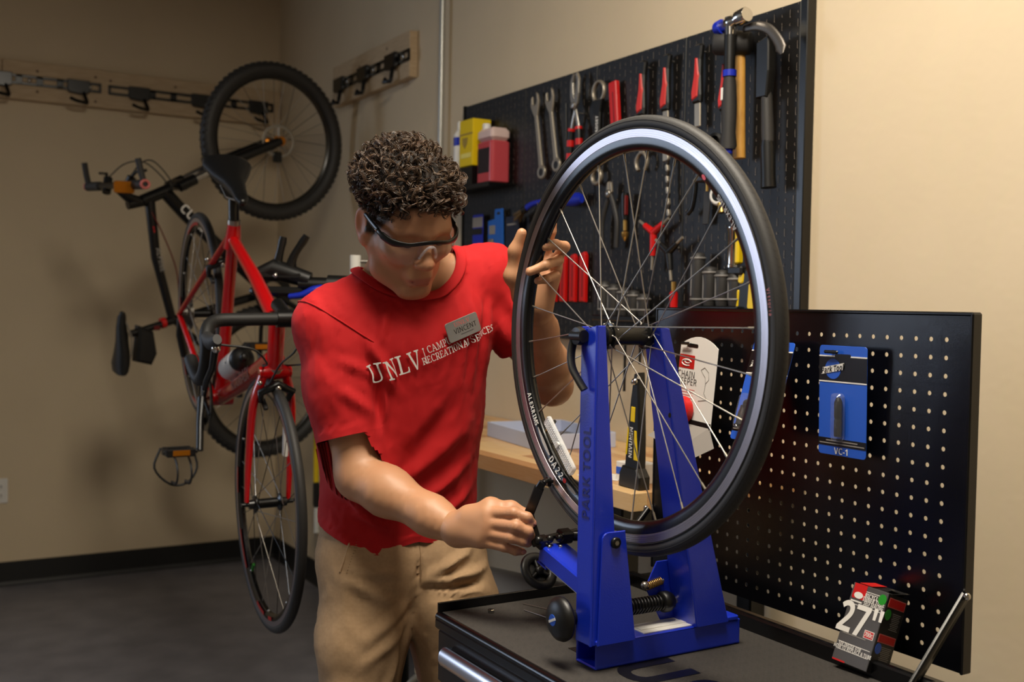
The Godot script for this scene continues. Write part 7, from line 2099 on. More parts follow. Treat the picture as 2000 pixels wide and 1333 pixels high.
# surface nets over lo..hi; cells far from the surface are skipped by blocks of six
func nets(f: Field, lo: Vector3, hi: Vector3, s: float, g: G, col: Callable = none, clip: Callable = none, push: Callable = none) -> void:
	var B := 6
	var nb := Vector3i(((hi - lo) / (s * B)).ceil())
	var nx := nb.x * B + 1
	var ny := nb.y * B + 1
	var nz := nb.z * B + 1
	var val := PackedFloat32Array()
	val.resize(nx * ny * nz)
	val.fill(1.0)
	var act := []
	var half := s * B * 0.5
	for bz in nb.z:
		for by in nb.y:
			for bx in nb.x:
				var c := lo + Vector3(bx, by, bz) * s * B + Vector3.ONE * half
				if absf(f.d(c)) < half * 1.74 + s * 2.0:
					act.append(Vector3i(bx, by, bz) * B)
	var done := PackedByteArray()
	done.resize(val.size())
	for b: Vector3i in act:
		for z in range(b.z, b.z + B + 1):
			for y in range(b.y, b.y + B + 1):
				var row := (z * ny + y) * nx
				for x in range(b.x, b.x + B + 1):
					if done[row + x] == 0:
						done[row + x] = 1
						val[row + x] = f.d(lo + Vector3(x, y, z) * s)
	var idx := PackedInt32Array()
	idx.resize(val.size())
	idx.fill(-1)
	var pos := PackedVector3Array()
	var off := [0, 1, nx, nx + 1, nx * ny, nx * ny + 1, nx * ny + nx, nx * ny + nx + 1]
	var cor := [Vector3(0, 0, 0), Vector3(1, 0, 0), Vector3(0, 1, 0), Vector3(1, 1, 0), Vector3(0, 0, 1), Vector3(1, 0, 1), Vector3(0, 1, 1), Vector3(1, 1, 1)]
	var edges := [[0, 1], [2, 3], [4, 5], [6, 7], [0, 2], [1, 3], [4, 6], [5, 7], [0, 4], [1, 5], [2, 6], [3, 7]]
	for b: Vector3i in act:
		for z in range(b.z, b.z + B):
			for y in range(b.y, b.y + B):
				var row := (z * ny + y) * nx
				for x in range(b.x, b.x + B):
					var o := row + x
					var m := 0
					for k in 8:
						if val[o + off[k]] < 0.0:
							m |= 1 << k
					if m == 0 or m == 255:
						continue
					var sum := Vector3.ZERO
					var n := 0
					for e in edges:
						var v0 := val[o + off[e[0]]]
						var v1 := val[o + off[e[1]]]
						if (v0 < 0.0) != (v1 < 0.0):
							sum += cor[e[0]].lerp(cor[e[1]], v0 / (v0 - v1))
							n += 1
					idx[o] = pos.size()
					pos.append(lo + (Vector3(x, y, z) + sum / n) * s)
	var tris := PackedInt32Array()
	for b: Vector3i in act:
		for z in range(b.z, b.z + B):
			for y in range(b.y, b.y + B):
				var row := (z * ny + y) * nx
				for x in range(b.x, b.x + B):
					var o := row + x
					var inside := val[o] < 0.0
					for ax in 3:
						var st: int = [1, nx, nx * ny][ax]
						var u: int = [nx, nx * ny, 1][ax]
						var w: int = [nx * ny, 1, nx][ax]
						if o + st >= val.size() or inside == (val[o + st] < 0.0) or o - u - w < 0:
							continue
						var q := [idx[o], idx[o - u], idx[o - u - w], idx[o - w]]
						if q[0] < 0 or q[1] < 0 or q[2] < 0 or q[3] < 0:
							continue
						if inside:
							tris.append_array(PackedInt32Array([q[0], q[1], q[2], q[0], q[2], q[3]]))
						else:
							tris.append_array(PackedInt32Array([q[0], q[2], q[1], q[0], q[3], q[2]]))
	var nor := _normals(pos, tris)
	if push.is_valid():
		for k in pos.size():
			pos[k] += nor[k] * float(push.call(pos[k], nor[k]))
		nor = _normals(pos, tris)
	var keep := PackedByteArray()
	keep.resize(pos.size())
	keep.fill(1)
	if clip.is_valid():
		for k in pos.size():
			var c: Vector4 = clip.call(pos[k])
			if c.w > 0.0:
				keep[k] = 0
				pos[k] -= Vector3(c.x, c.y, c.z) * c.w
	var s0 := g.v.size()
	for k in pos.size():
		if col.is_valid():
			g.tint = col.call(pos[k], nor[k])
		g.add(pos[k], nor[k])
	for k in range(0, tris.size(), 3):
		if keep[tris[k]] + keep[tris[k + 1]] + keep[tris[k + 2]] > 0:
			g.tri(s0 + tris[k], s0 + tris[k + 1], s0 + tris[k + 2])


func _normals(pos: PackedVector3Array, tris: PackedInt32Array) -> PackedVector3Array:
	var n := PackedVector3Array()
	n.resize(pos.size())
	for k in range(0, tris.size(), 3):
		var a := pos[tris[k]]
		var c := (pos[tris[k + 1]] - a).cross(pos[tris[k + 2]] - a)
		n[tris[k]] += c
		n[tris[k + 1]] += c
		n[tris[k + 2]] += c
	for k in n.size():
		n[k] = n[k].normalized()
	return n


const HEAD := Transform3D(Vector3(0.9933, 0.1159, 0.0029), Vector3(-0.1043, 0.8829, 0.4579), Vector3(0.0505, -0.4551, 0.8890), Vector3(-1.0068, 1.5276, 3.7601))
const R_SH := Vector3(-1.106, 1.335, 3.637)
const R_EL := Vector3(-1.069, 1.053, 3.706)
const R_WR := Vector3(-0.974, 0.983, 3.923)
const L_SH := Vector3(-0.788, 1.440, 3.690)
const L_EL := Vector3(-0.648, 1.217, 3.718)
const L_WR := Vector3(-0.799, 1.373, 3.890)
const NECK := Vector3(-0.963, 1.425, 3.658)


func skin_tone(p: Vector3, _n: Vector3) -> Color:
	var c := Color(0.510, 0.262, 0.140)
	# a little redder at elbows and knuckles
	for q in [[L_EL, 0.05, 0.35], [R_EL, 0.05, 0.2], [Vector3(-0.93, 1.0, 4.03), 0.045, 0.25], [Vector3(-0.80, 1.47, 3.95), 0.06, 0.3]]:
		var w: float = q[2] * clampf(1.0 - p.distance_to(q[0]) / (q[1] * 1.6), 0.0, 1.0)
		c = c.lerp(Color(0.55, 0.22, 0.13), w)
	return c


func head_tone(p: Vector3, _n: Vector3) -> Color:
	var c := Color(0.490, 0.243, 0.130)
	if in_hair(p) > -0.004 and p.length() > 0.02:
		return c.lerp(Color(0.035, 0.021, 0.014), clampf((in_hair(p) + 0.004) / 0.010, 0.0, 1.0))
	var lip := Vector3(p.x / 0.026, (p.y + 0.0745) / 0.0085, (p.z - 0.09) / 0.02).length()
	c = c.lerp(Color(0.44, 0.155, 0.105), clampf((1.15 - lip) * 3.0, 0.0, 1.0))
	var ear := absf(p.x) - 0.072
	if ear > 0.0 and p.z < 0.03:
		c = c.lerp(Color(0.60, 0.24, 0.14), clampf(ear * 60.0, 0.0, 0.7))
	for q in [[Vector3(0, -0.038, 0.112), 0.022, 0.35], [Vector3(0.045, -0.03, 0.075), 0.03, 0.25], [Vector3(-0.045, -0.03, 0.075), 0.03, 0.25]]:
		c = c.lerp(Color(0.60, 0.25, 0.14), q[2] * clampf(1.0 - p.distance_to(q[0]) / (q[1] * 1.5), 0.0, 1.0))
	return c


# positive inside the hair-covered part of the scalp (head's own frame)
func in_hair(p: Vector3) -> float:
	var lim := 0.0
	if p.z > 0.0:
		var f := clampf(p.z / 0.095, 0.0, 1.0)
		lim = lerpf(0.026, 0.066, f * f * (3.0 - 2.0 * f))
		if absf(p.x) > 0.055 and p.z < 0.055:
			lim = minf(lim, lerpf(-0.012, 0.03, clampf((p.z - 0.022) / 0.03, 0.0, 1.0)))
	else:
		lim = lerpf(0.0, -0.055, clampf(-p.z / 0.06, 0.0, 1.0))
		if absf(p.x) > 0.07 and p.z > -0.035:
			lim = 0.030
	return p.y - lim


func head_field() -> Field:
	var f := Field.new()
	f.egg(Vector3(0, 0.038, -0.014), Vector3(0.0745, 0.080, 0.094), 0.03)
	f.egg(Vector3(0, 0.020, 0.030), Vector3(0.062, 0.058, 0.058), 0.03)
	f.egg(Vector3(0, -0.040, 0.030), Vector3(0.054, 0.062, 0.052), 0.03)
	for s: float in [-1.0, 1.0]:
		f.cone(Vector3(0.054 * s, -0.035, 0.005), Vector3(0.046 * s, -0.078, 0.018), 0.018, 0.016, 0.03)
		f.cone(Vector3(0.046 * s, -0.078, 0.018), Vector3(0.019 * s, -0.103, 0.062), 0.015, 0.0150, 0.03)
		f.egg(Vector3(0.045 * s, -0.020, 0.058), Vector3(0.022, 0.018, 0.022), 0.03)
		f.cone(Vector3(0.012 * s, 0.020, 0.085), Vector3(0.046 * s, 0.022, 0.068), 0.0075, 0.008, 0.022)
	f.egg(Vector3(0, -0.104, 0.068), Vector3(0.022, 0.014, 0.014), 0.02)
	for s: float in [-1.0, 1.0]:
		f.egg(Vector3(0.031 * s, 0.001, 0.096), Vector3(0.017, 0.011, 0.016), 0.014, Basis(), true)
		f.egg(Vector3(0.0315 * s, 0.0005, 0.0715), Vector3(0.0155, 0.0115, 0.0135), 0.005)
	# nose
	f.cone(Vector3(0, 0.012, 0.083), Vector3(0, -0.030, 0.103), 0.0070, 0.0095, 0.013)
	f.egg(Vector3(0, -0.035, 0.105), Vector3(0.0115, 0.0105, 0.0105), 0.010)
	for s: float in [-1.0, 1.0]:
		f.egg(Vector3(0.0125 * s, -0.038, 0.0945), Vector3(0.0075, 0.0075, 0.0105), 0.008)
		f.egg(Vector3(0.0072 * s, -0.0465, 0.1005), Vector3(0.0036, 0.0036, 0.0052), 0.003, Basis(), true)
	# mouth
	f.egg(Vector3(0, -0.066, 0.078), Vector3(0.026, 0.020, 0.0155), 0.016)
	f.cone(Vector3(-0.016, -0.0705, 0.0865), Vector3(0.016, -0.0705, 0.0865), 0.0050, 0.0050, 0.008)
	f.cone(Vector3(-0.012, -0.0800, 0.0860), Vector3(0.012, -0.0800, 0.0860), 0.0062, 0.0062, 0.008)
	f.cone(Vector3(-0.024, -0.0745, 0.089), Vector3(0.024, -0.0745, 0.089), 0.0016, 0.0016, 0.0035, true)
	f.egg(Vector3(0, -0.092, 0.090), Vector3(0.016, 0.005, 0.008), 0.008, Basis(), true)
	# ears
	for s: float in [-1.0, 1.0]:
		var b := Basis(Vector3(0, 1, 0), -0.42 * s) * Basis(Vector3(1, 0, 0), -0.12)
		f.egg(Vector3(0.0800 * s, 0.002, -0.014), Vector3(0.0065, 0.032, 0.0185), 0.008, b)
		f.egg(Vector3(0.0775 * s, -0.028, -0.006), Vector3(0.006, 0.011, 0.009), 0.008, b)
		f.egg(Vector3(0.0868 * s, 0.004, -0.013), Vector3(0.0055, 0.022, 0.0105), 0.004, b, true)
		f.egg(Vector3(0.076 * s, -0.006, 0.002), Vector3(0.005, 0.008, 0.005), 0.004)
	# neck
	var nb := HEAD.affine_inverse() * NECK
	f.cone(Vector3(0, -0.035, -0.030), nb, 0.056, 0.062, 0.03)
	f.cone(Vector3(-0.045, -0.03, -0.02), HEAD.affine_inverse() * (NECK + Vector3(-0.02, -0.01, 0.05)), 0.02, 0.014, 0.03)
	f.cone(Vector3(0.045, -0.03, -0.02), HEAD.affine_inverse() * (NECK + Vector3(0.01, -0.01, 0.05)), 0.02, 0.014, 0.03)
	return f


func body_field() -> Field:
	var f := Field.new()
	f.cone(NECK + Vector3(-0.008, 0.06, 0.02), NECK, 0.050, 0.056, 0.03)
	f.cone(NECK, R_SH + Vector3(0.01, 0, 0), 0.048, 0.050, 0.04)
	f.cone(NECK, L_SH + Vector3(-0.01, 0, 0), 0.048, 0.050, 0.04)
	for q in [[Vector3(-1.025, 1.25, 3.63), Vector3(-1.0, 0.95, 3.61)], [Vector3(-0.875, 1.29, 3.645), Vector3(-0.89, 0.95, 3.615)]]:
		f.cone(NECK, q[0], 0.05, 0.088, 0.05)
		f.cone(q[0], q[1], 0.088, 0.086, 0.05)
	f.cone(Vector3(-1.0, 0.92, 3.61), Vector3(-1.045, 0.50, 3.655), 0.085, 0.056, 0.04)
	f.cone(Vector3(-1.045, 0.50, 3.655), Vector3(-1.06, 0.08, 3.59), 0.052, 0.036, 0.03)
	f.cone(Vector3(-0.885, 0.92, 3.615), Vector3(-0.838, 0.50, 3.695), 0.085, 0.056, 0.04)
	f.cone(Vector3(-0.838, 0.50, 3.695), Vector3(-0.83, 0.08, 3.61), 0.052, 0.036, 0.03)
	f.chain([R_SH, R_SH.lerp(R_EL, 0.5), R_EL], [0.049, 0.047, 0.041], 0.03)
	f.chain([R_EL, R_EL.lerp(R_WR, 0.3), R_EL.lerp(R_WR, 0.75), R_WR], [0.041, 0.0425, 0.0325, 0.0275], 0.03)
	f.chain([L_SH, L_SH.lerp(L_EL, 0.5), L_EL], [0.048, 0.046, 0.039], 0.03)
	f.chain([L_EL, L_EL.lerp(L_WR, 0.3), L_EL.lerp(L_WR, 0.75), L_WR], [0.039, 0.0405, 0.031, 0.0262], 0.03)
	return f


const L_FINGERS := [[Vector3(-0.790, 1.462, 3.905), Vector3(-0.795, 1.498, 3.923), Vector3(-0.798, 1.516, 3.938), Vector3(-0.799, 1.530, 3.943)], [Vector3(-0.778, 1.461, 3.918), Vector3(-0.789, 1.487, 3.968), Vector3(-0.829, 1.488, 4.000), Vector3(-0.853, 1.483, 4.005)], [Vector3(-0.780, 1.448, 3.918), Vector3(-0.800, 1.463, 3.966), Vector3(-0.850, 1.451, 4.001), Vector3(-0.874, 1.439, 3.988)], [Vector3(-0.787, 1.430, 3.914), Vector3(-0.803, 1.436, 3.961), Vector3(-0.839, 1.427, 3.986), Vector3(-0.854, 1.424, 3.983)], [Vector3(-0.824, 1.398, 3.880), Vector3(-0.846, 1.434, 3.882), Vector3(-0.848, 1.480, 3.894), Vector3(-0.843, 1.512, 3.908)]]
const R_FINGERS := [[Vector3(-0.953, 1.023, 3.992), Vector3(-0.929, 1.030, 4.039), Vector3(-0.910, 1.023, 4.053), Vector3(-0.899, 1.012, 4.051)], [Vector3(-0.953, 1.007, 3.999), Vector3(-0.930, 1.009, 4.050), Vector3(-0.911, 1.000, 4.058), Vector3(-0.900, 0.990, 4.050)], [Vector3(-0.957, 0.990, 3.997), Vector3(-0.934, 0.989, 4.044), Vector3(-0.916, 0.983, 4.051), Vector3(-0.904, 0.977, 4.046)], [Vector3(-0.962, 0.974, 3.989), Vector3(-0.940, 0.971, 4.028), Vector3(-0.922, 0.964, 4.036), Vector3(-0.908, 0.961, 4.035)], [Vector3(-0.966, 1.012, 3.951), Vector3(-0.941, 1.032, 3.982), Vector3(-0.914, 1.031, 4.006), Vector3(-0.895, 1.023, 4.023)]]


func hand_field(wr: Vector3, el: Vector3, fingers: Array, fl: float) -> Field:
	var f := Field.new()
	f.cone(wr.lerp(el, 0.22), wr, 0.0250, 0.0268, 0.02)
	for k in 4:
		var m: Vector3 = fingers[k][0]
		f.cone(wr.lerp(m, 0.08), m, 0.0195, [0.0130, 0.0135, 0.0128, 0.0118][k] * fl, 0.02)
	for k in 4:
		var r: float = [0.0098, 0.0100, 0.0095, 0.0085][k] * fl
		f.chain(fingers[k], [r * 1.08, r * 0.98, r * 0.9, r * 0.80], 0.0045)
	var th: Array = fingers[4]
	f.cone(wr.lerp(th[0], 0.3), th[0], 0.019, 0.0165, 0.02)
	f.chain(th, [0.0160 * fl, 0.0120 * fl, 0.0112 * fl, 0.0092 * fl], 0.012)
	f.cone(th[1], (fingers[0][0] as Vector3).lerp(wr, 0.25), 0.0085, 0.010, 0.02)
	return f


func fold(p: Vector3, a: Vector2, b: Vector2, w: float, amp: float) -> float:
	var q := Vector2(p.x, p.y)
	var ab := b - a
	var t := clampf((q - a).dot(ab) / ab.length_squared(), 0.0, 1.0)
	var dd := q.distance_to(a + ab * t) / w
	if dd > 3.0:
		return 0.0
	return amp * sin(PI * clampf(t * 0.9 + 0.05, 0.0, 1.0)) * (1.0 - 1.2 * dd * dd) * exp(-dd * dd)


var none: Callable
var cloth_noise := FastNoiseLite.new()
const SHIRT_FOLDS := [
	[-1.075, 1.315, -1.012, 1.205, 0.013, 0.007], [-1.060, 1.24, -1.035, 1.12, 0.012, -0.009], [-1.035, 1.26, -1.045, 1.10, 0.011, 0.007],
	[-1.125, 1.275, -1.035, 1.235, 0.014, 0.0035], [-1.13, 1.225, -1.045, 1.165, 0.014, 0.004],
	[-1.045, 1.385, -0.99, 1.345, 0.012, 0.004], [-1.03, 1.375, -1.055, 1.30, 0.010, 0.005],
	[-0.865, 1.40, -0.862, 1.22, 0.012, 0.006], [-0.832, 1.40, -0.838, 1.24, 0.011, -0.006], [-0.895, 1.39, -0.885, 1.25, 0.012, 0.004],
	[-0.80, 1.36, -0.76, 1.29, 0.012, 0.004], [-0.785, 1.405, -0.74, 1.33, 0.012, 0.004],
	[-1.02, 1.02, -0.86, 1.15, 0.022, 0.006], [-0.98, 0.98, -0.84, 1.08, 0.018, 0.006], [-0.93, 0.95, -0.83, 1.02, 0.014, 0.005], [-0.99, 1.08, -0.90, 1.20, 0.024, -0.005],
	[-1.09, 1.02, -1.03, 0.955, 0.012, 0.007], [-1.085, 0.985, -1.0, 0.945, 0.010, 0.005], [-1.07, 1.06, -1.03, 1.0, 0.012, 0.006], [-0.86, 0.99, -0.84, 0.93, 0.012, 0.004],
]


func shirt_push(p: Vector3, n: Vector3) -> float:
	var v := 0.0
	if n.z > -0.35 or n.x < -0.3:
		for q in SHIRT_FOLDS:
			v += fold(p, Vector2(q[0], q[1]), Vector2(q[2], q[3]), q[4], q[5] * 1.7)
	var u := Vector3(p.x * 9.0 + p.y * 3.0, p.y * 3.6 - p.x * 4.0, p.z * 5.0)
	v += cloth_noise.get_noise_3dv(u) * 0.006
	v += absf(cloth_noise.get_noise_3dv(u * 2.1 + Vector3(9, 2, 5))) * 0.005
	# turned-up hems stand a little proud
	var c := shirt_cut(p)
	if c > -0.018 and c < 0.01:
		v += 0.0018
	if c > -0.0205 and c < -0.0175:
		v -= 0.0008
	return v


const R_CUT := 0.74
const L_CUT := 0.60


# how far outside the garment's edges: hem, both sleeves, neckline
func shirt_cut(p: Vector3) -> float:
	var c := maxf(_hem(p), _collar(p))
	if p.x < -1.005 and p.y < 1.25 and torso_only.d(p) > 0.020:
		c = maxf(c, (p - R_SH.lerp(R_EL, R_CUT)).dot((R_EL - R_SH).normalized()))
	elif p.x > -0.79 and p.y > 1.15 and torso_only.d(p) > 0.020:
		c = maxf(c, (p - L_SH.lerp(L_EL, L_CUT)).dot((L_EL - L_SH).normalized()))
	return c


func _hem(p: Vector3) -> float:
	return 0.950 - 0.34 * (p.z - 3.60) - p.y + 0.05 * (p.x + 0.945) + 0.006 * sin(p.x * 38.0)


const COLLAR := Vector3(-0.960, 1.462, 3.676)
const COLLAR_R := 0.098


func _collar(p: Vector3) -> float:
	return COLLAR_R - p.distance_to(COLLAR)


func shirt_clip(p: Vector3) -> Vector4:
	var c := shirt_cut(p)
	if c <= 0.0:
		return Vector4(0, 0, 0, c)
	var rd := (R_EL - R_SH).normalized()
	var ld := (L_EL - L_SH).normalized()
	var d := Vector3(0.0, -0.93, -0.36).normalized()
	if c == _collar(p):
		d = (COLLAR - p).normalized()
	elif c > _hem(p):
		d = rd if p.x < -0.945 else ld
	return Vector4(d.x, d.y, d.z, c)


var torso_only: Field


func shirt_field(sleeves := true) -> Field:
	var f := Field.new()
	f.cone(Vector3(-1.000, 0.90, 3.606), Vector3(-1.012, 1.14, 3.634), 0.106, 0.099, 0.05)
	f.cone(Vector3(-0.888, 0.90, 3.612), Vector3(-0.890, 1.16, 3.644), 0.104, 0.095, 0.05)
	f.cone(Vector3(-1.012, 1.14, 3.634), Vector3(-1.030, 1.290, 3.662), 0.099, 0.094, 0.05)
	f.cone(Vector3(-0.890, 1.16, 3.644), Vector3(-0.868, 1.345, 3.680), 0.095, 0.090, 0.05)
	f.cone(Vector3(-0.945, 1.02, 3.628), Vector3(-0.945, 1.29, 3.694), 0.090, 0.090, 0.06)
	f.cone(NECK + Vector3(0, -0.01, 0.0), R_SH, 0.068, 0.064, 0.05)
	f.cone(NECK + Vector3(0, -0.01, 0.0), L_SH, 0.068, 0.061, 0.05)
	f.cone(NECK + Vector3(0, 0.05, 0.01), NECK + Vector3(0, -0.05, 0), 0.062, 0.075, 0.03)
	if not sleeves:
		return f
	f.chain([R_SH, R_SH.lerp(R_EL, 0.4), R_SH.lerp(R_EL, 0.95)], [0.062, 0.064, 0.060], 0.035)
	f.chain([L_SH, L_SH.lerp(L_EL, 0.4), L_SH.lerp(L_EL, 0.9)], [0.059, 0.060, 0.058], 0.03)
	return f


func pants_field() -> Field:
	var f := Field.new()
	f.cone(Vector3(-1.000, 0.955, 3.605), Vector3(-1.005, 0.86, 3.615), 0.092, 0.099, 0.05)
	f.cone(Vector3(-0.885, 0.955, 3.605), Vector3(-0.870, 0.87, 3.630), 0.092, 0.097, 0.05)
	f.chain([Vector3(-1.008, 0.87, 3.618), Vector3(-1.030, 0.72, 3.640), Vector3(-1.050, 0.52, 3.660), Vector3(-1.062, 0.085, 3.60)], [0.099, 0.085, 0.070, 0.062], 0.03)
	f.chain([Vector3(-0.868, 0.87, 3.645), Vector3(-0.850, 0.77, 3.685), Vector3(-0.832, 0.52, 3.695), Vector3(-0.828, 0.085, 3.62)], [0.095, 0.088, 0.072, 0.062], 0.022)
	return f


const PANTS_FOLDS := [
	[-0.945, 0.835, -0.80, 0.86, 0.011, 0.007], [-0.94, 0.845, -0.84, 0.90, 0.012, 0.007], [-0.93, 0.815, -0.80, 0.80, 0.012, -0.005], [-0.94, 0.83, -0.82, 0.835, 0.008, -0.007],
	[-1.09, 0.86, -1.0, 0.80, 0.014, 0.005], [-1.085, 0.875, -0.99, 0.86, 0.010, 0.004], [-0.96, 0.80, -1.06, 0.74, 0.016, 0.005], [-0.96, 0.77, -1.07, 0.69, 0.014, 0.004],
	[-0.985, 0.72, -1.03, 0.60, 0.012, 0.005], [-0.975, 0.755, -0.995, 0.66, 0.010, -0.005], [-0.948, 0.89, -0.944, 0.82, 0.007, -0.005],
]


func pants_push(p: Vector3, n: Vector3) -> float:
	var v := 0.0
	if n.z > -0.3:
		for q in PANTS_FOLDS:
			v += fold(p, Vector2(q[0], q[1]), Vector2(q[2], q[3]), q[4], q[5] * 1.7)
	v += cloth_noise.get_noise_3dv(Vector3(p.x * 7.0, p.y * 8.0 + p.x * 6.0, p.z * 7.0)) * 0.005
	v += absf(cloth_noise.get_noise_3dv(p * 17.0)) * 0.0025
	return v


func person() -> void:
	cloth_noise.noise_type = FastNoiseLite.TYPE_SIMPLEX_SMOOTH
	cloth_noise.frequency = 1.0
	cloth_noise.seed = 4
	torso_only = shirt_field(false)
	var t := thing("person", "young man with curly dark hair, red shirt and khaki trousers bending over the stand", "person", Vector3(-0.945, 0, 3.61))
	var g := G.new()
	g.tinted = true
	nets(body_field(), Vector3(-1.22, 0.0, 3.45), Vector3(-0.55, 1.52, 4.0), 0.011, g, skin_tone)
	nets(hand_field(R_WR, R_EL, R_FINGERS, 1.0), Vector3(-1.03, 0.935, 3.85), Vector3(-0.87, 1.065, 4.09), 0.003, g, skin_tone)
	nets(hand_field(L_WR, L_EL, L_FINGERS, 1.0), Vector3(-0.90, 1.32, 3.82), Vector3(-0.74, 1.555, 4.03), 0.003, g, skin_tone)
	var hg := G.new()
	hg.tinted = true
	nets(head_field(), Vector3(-0.10, -0.19, -0.13), Vector3(0.10, 0.135, 0.125), 0.0030, hg, head_tone)
	hg.move(HEAD)
	g.join(hg)
	var body := part(t, "body", g, mats.skin)
	# nails
	for hand in [R_FINGERS, L_FINGERS]:
		for k in 5:
			var fg: Array = hand[k]
			var tip: Vector3 = fg[3]
			var dir: Vector3 = (fg[3] - fg[2]).normalized()
			var bend: Vector3 = fg[1] - (fg[0] as Vector3).lerp(fg[3], 0.5)
			var up := (bend - dir * bend.dot(dir)).normalized()
			if k == 4:
				up = (Vector3(-0.6, 0.3, 0.6) if hand == R_FINGERS else Vector3(0.3, 0.2, -0.9))
				up = (up - dir * up.dot(dir)).normalized()
			part(body, "fingernail", G.new().ball(tip + up * 0.0062 - dir * 0.001, Vector3(0.0048, 0.0018, 0.0062), 10, Basis(up.cross(dir), up, dir)), mats.nail)
	hair(t)
	# lashes under the lowered lids
	var lg := G.new()
	for s: float in [-1.0, 1.0]:
		var pts := []
		for k in 9:
			var f := k / 8.0 - 0.5
			pts.append(HEAD * Vector3((0.0315 + f * 0.027) * s, -0.0065 + f * f * 0.012, 0.0835 - f * f * 0.022))
		lg.tube(pts, 0.0011, 6)
	part(t, "eyelashes", lg, mats.scalp)
	# shirt
	g = G.new()
	nets(shirt_field(), Vector3(-1.22, 0.84, 3.46), Vector3(-0.60, 1.52, 3.84), 0.0066, g, none, shirt_clip, shirt_push)
	var sh := part(t, "shirt", g, mats.shirt_cloth, "red short sleeved crew neck shirt")
	shirt_details(sh)
	g = G.new()
	nets(pants_field(), Vector3(-1.16, 0.0, 3.46), Vector3(-0.72, 1.06, 3.81), 0.0085, g, none, func(p: Vector3) -> Vector4: return Vector4(0, -1, 0, 0.05 - p.y), pants_push)
	var pt := part(t, "trousers", g, mats.khaki_cloth, "khaki trousers")
	# slanted side pocket with its stitching
	var pf := pants_field()
	var pk := []
	for k in 9:
		pk.append(_front(pf, Vector2(lerpf(-1.062, -1.088, k / 8.0), lerpf(0.945, 0.868, k / 8.0)), 0.002, Vector3(0.35, 0, -1).normalized()))
	part(pt, "pocket_edge", G.new().tube(pk, 0.0022, 6), mats.khaki_cloth)
	var stg := G.new()
	for k in 16:
		var a := _front(pf, Vector2(lerpf(-1.050, -1.076, k / 15.0), lerpf(0.945, 0.868, k / 15.0)), 0.0035, Vector3(0.35, 0, -1).normalized())
		stg.rod(a, a + Vector3(0.006, -0.001, 0.001), 0.0006, 4)
	part(pt, "stitching", stg, mats.stitch)
	var fl := []
	for k in 7:
		fl.append(_front(pf, Vector2(-0.943, lerpf(0.93, 0.845, k / 6.0)), 0.0012, Vector3(0, 0, -1)))
	part(pt, "fly_seam", G.new().tube(fl, 0.0013, 5), mats.stitch)
	for s in [[-1.065, 3.64], [-0.83, 3.66]]:
		part(t, "shoe", G.new().ball(Vector3(s[0], 0.035, s[1] + 0.02), Vector3(0.045, 0.04, 0.13), 20).ball(Vector3(s[0], 0.07, s[1] - 0.05), Vector3(0.042, 0.06, 0.06), 16), mats.black_plastic)
	glasses()
	badge(shirt_field())


# walk from the front onto a garment
func _front(f: Field, q: Vector2, lift: float, dir := Vector3(0, 0, -1), push := false) -> Vector3:
	var p := Vector3(q.x, q.y, 3.66) - dir * 0.25
	for k in 60:
		var d := f.d(p) - lift
		if push:
			d -= shirt_push(p, Vector3(0, 0, 1))
		if d < 0.0002:
			break
		p += dir * maxf(d * 0.8, 0.0002)
	return p


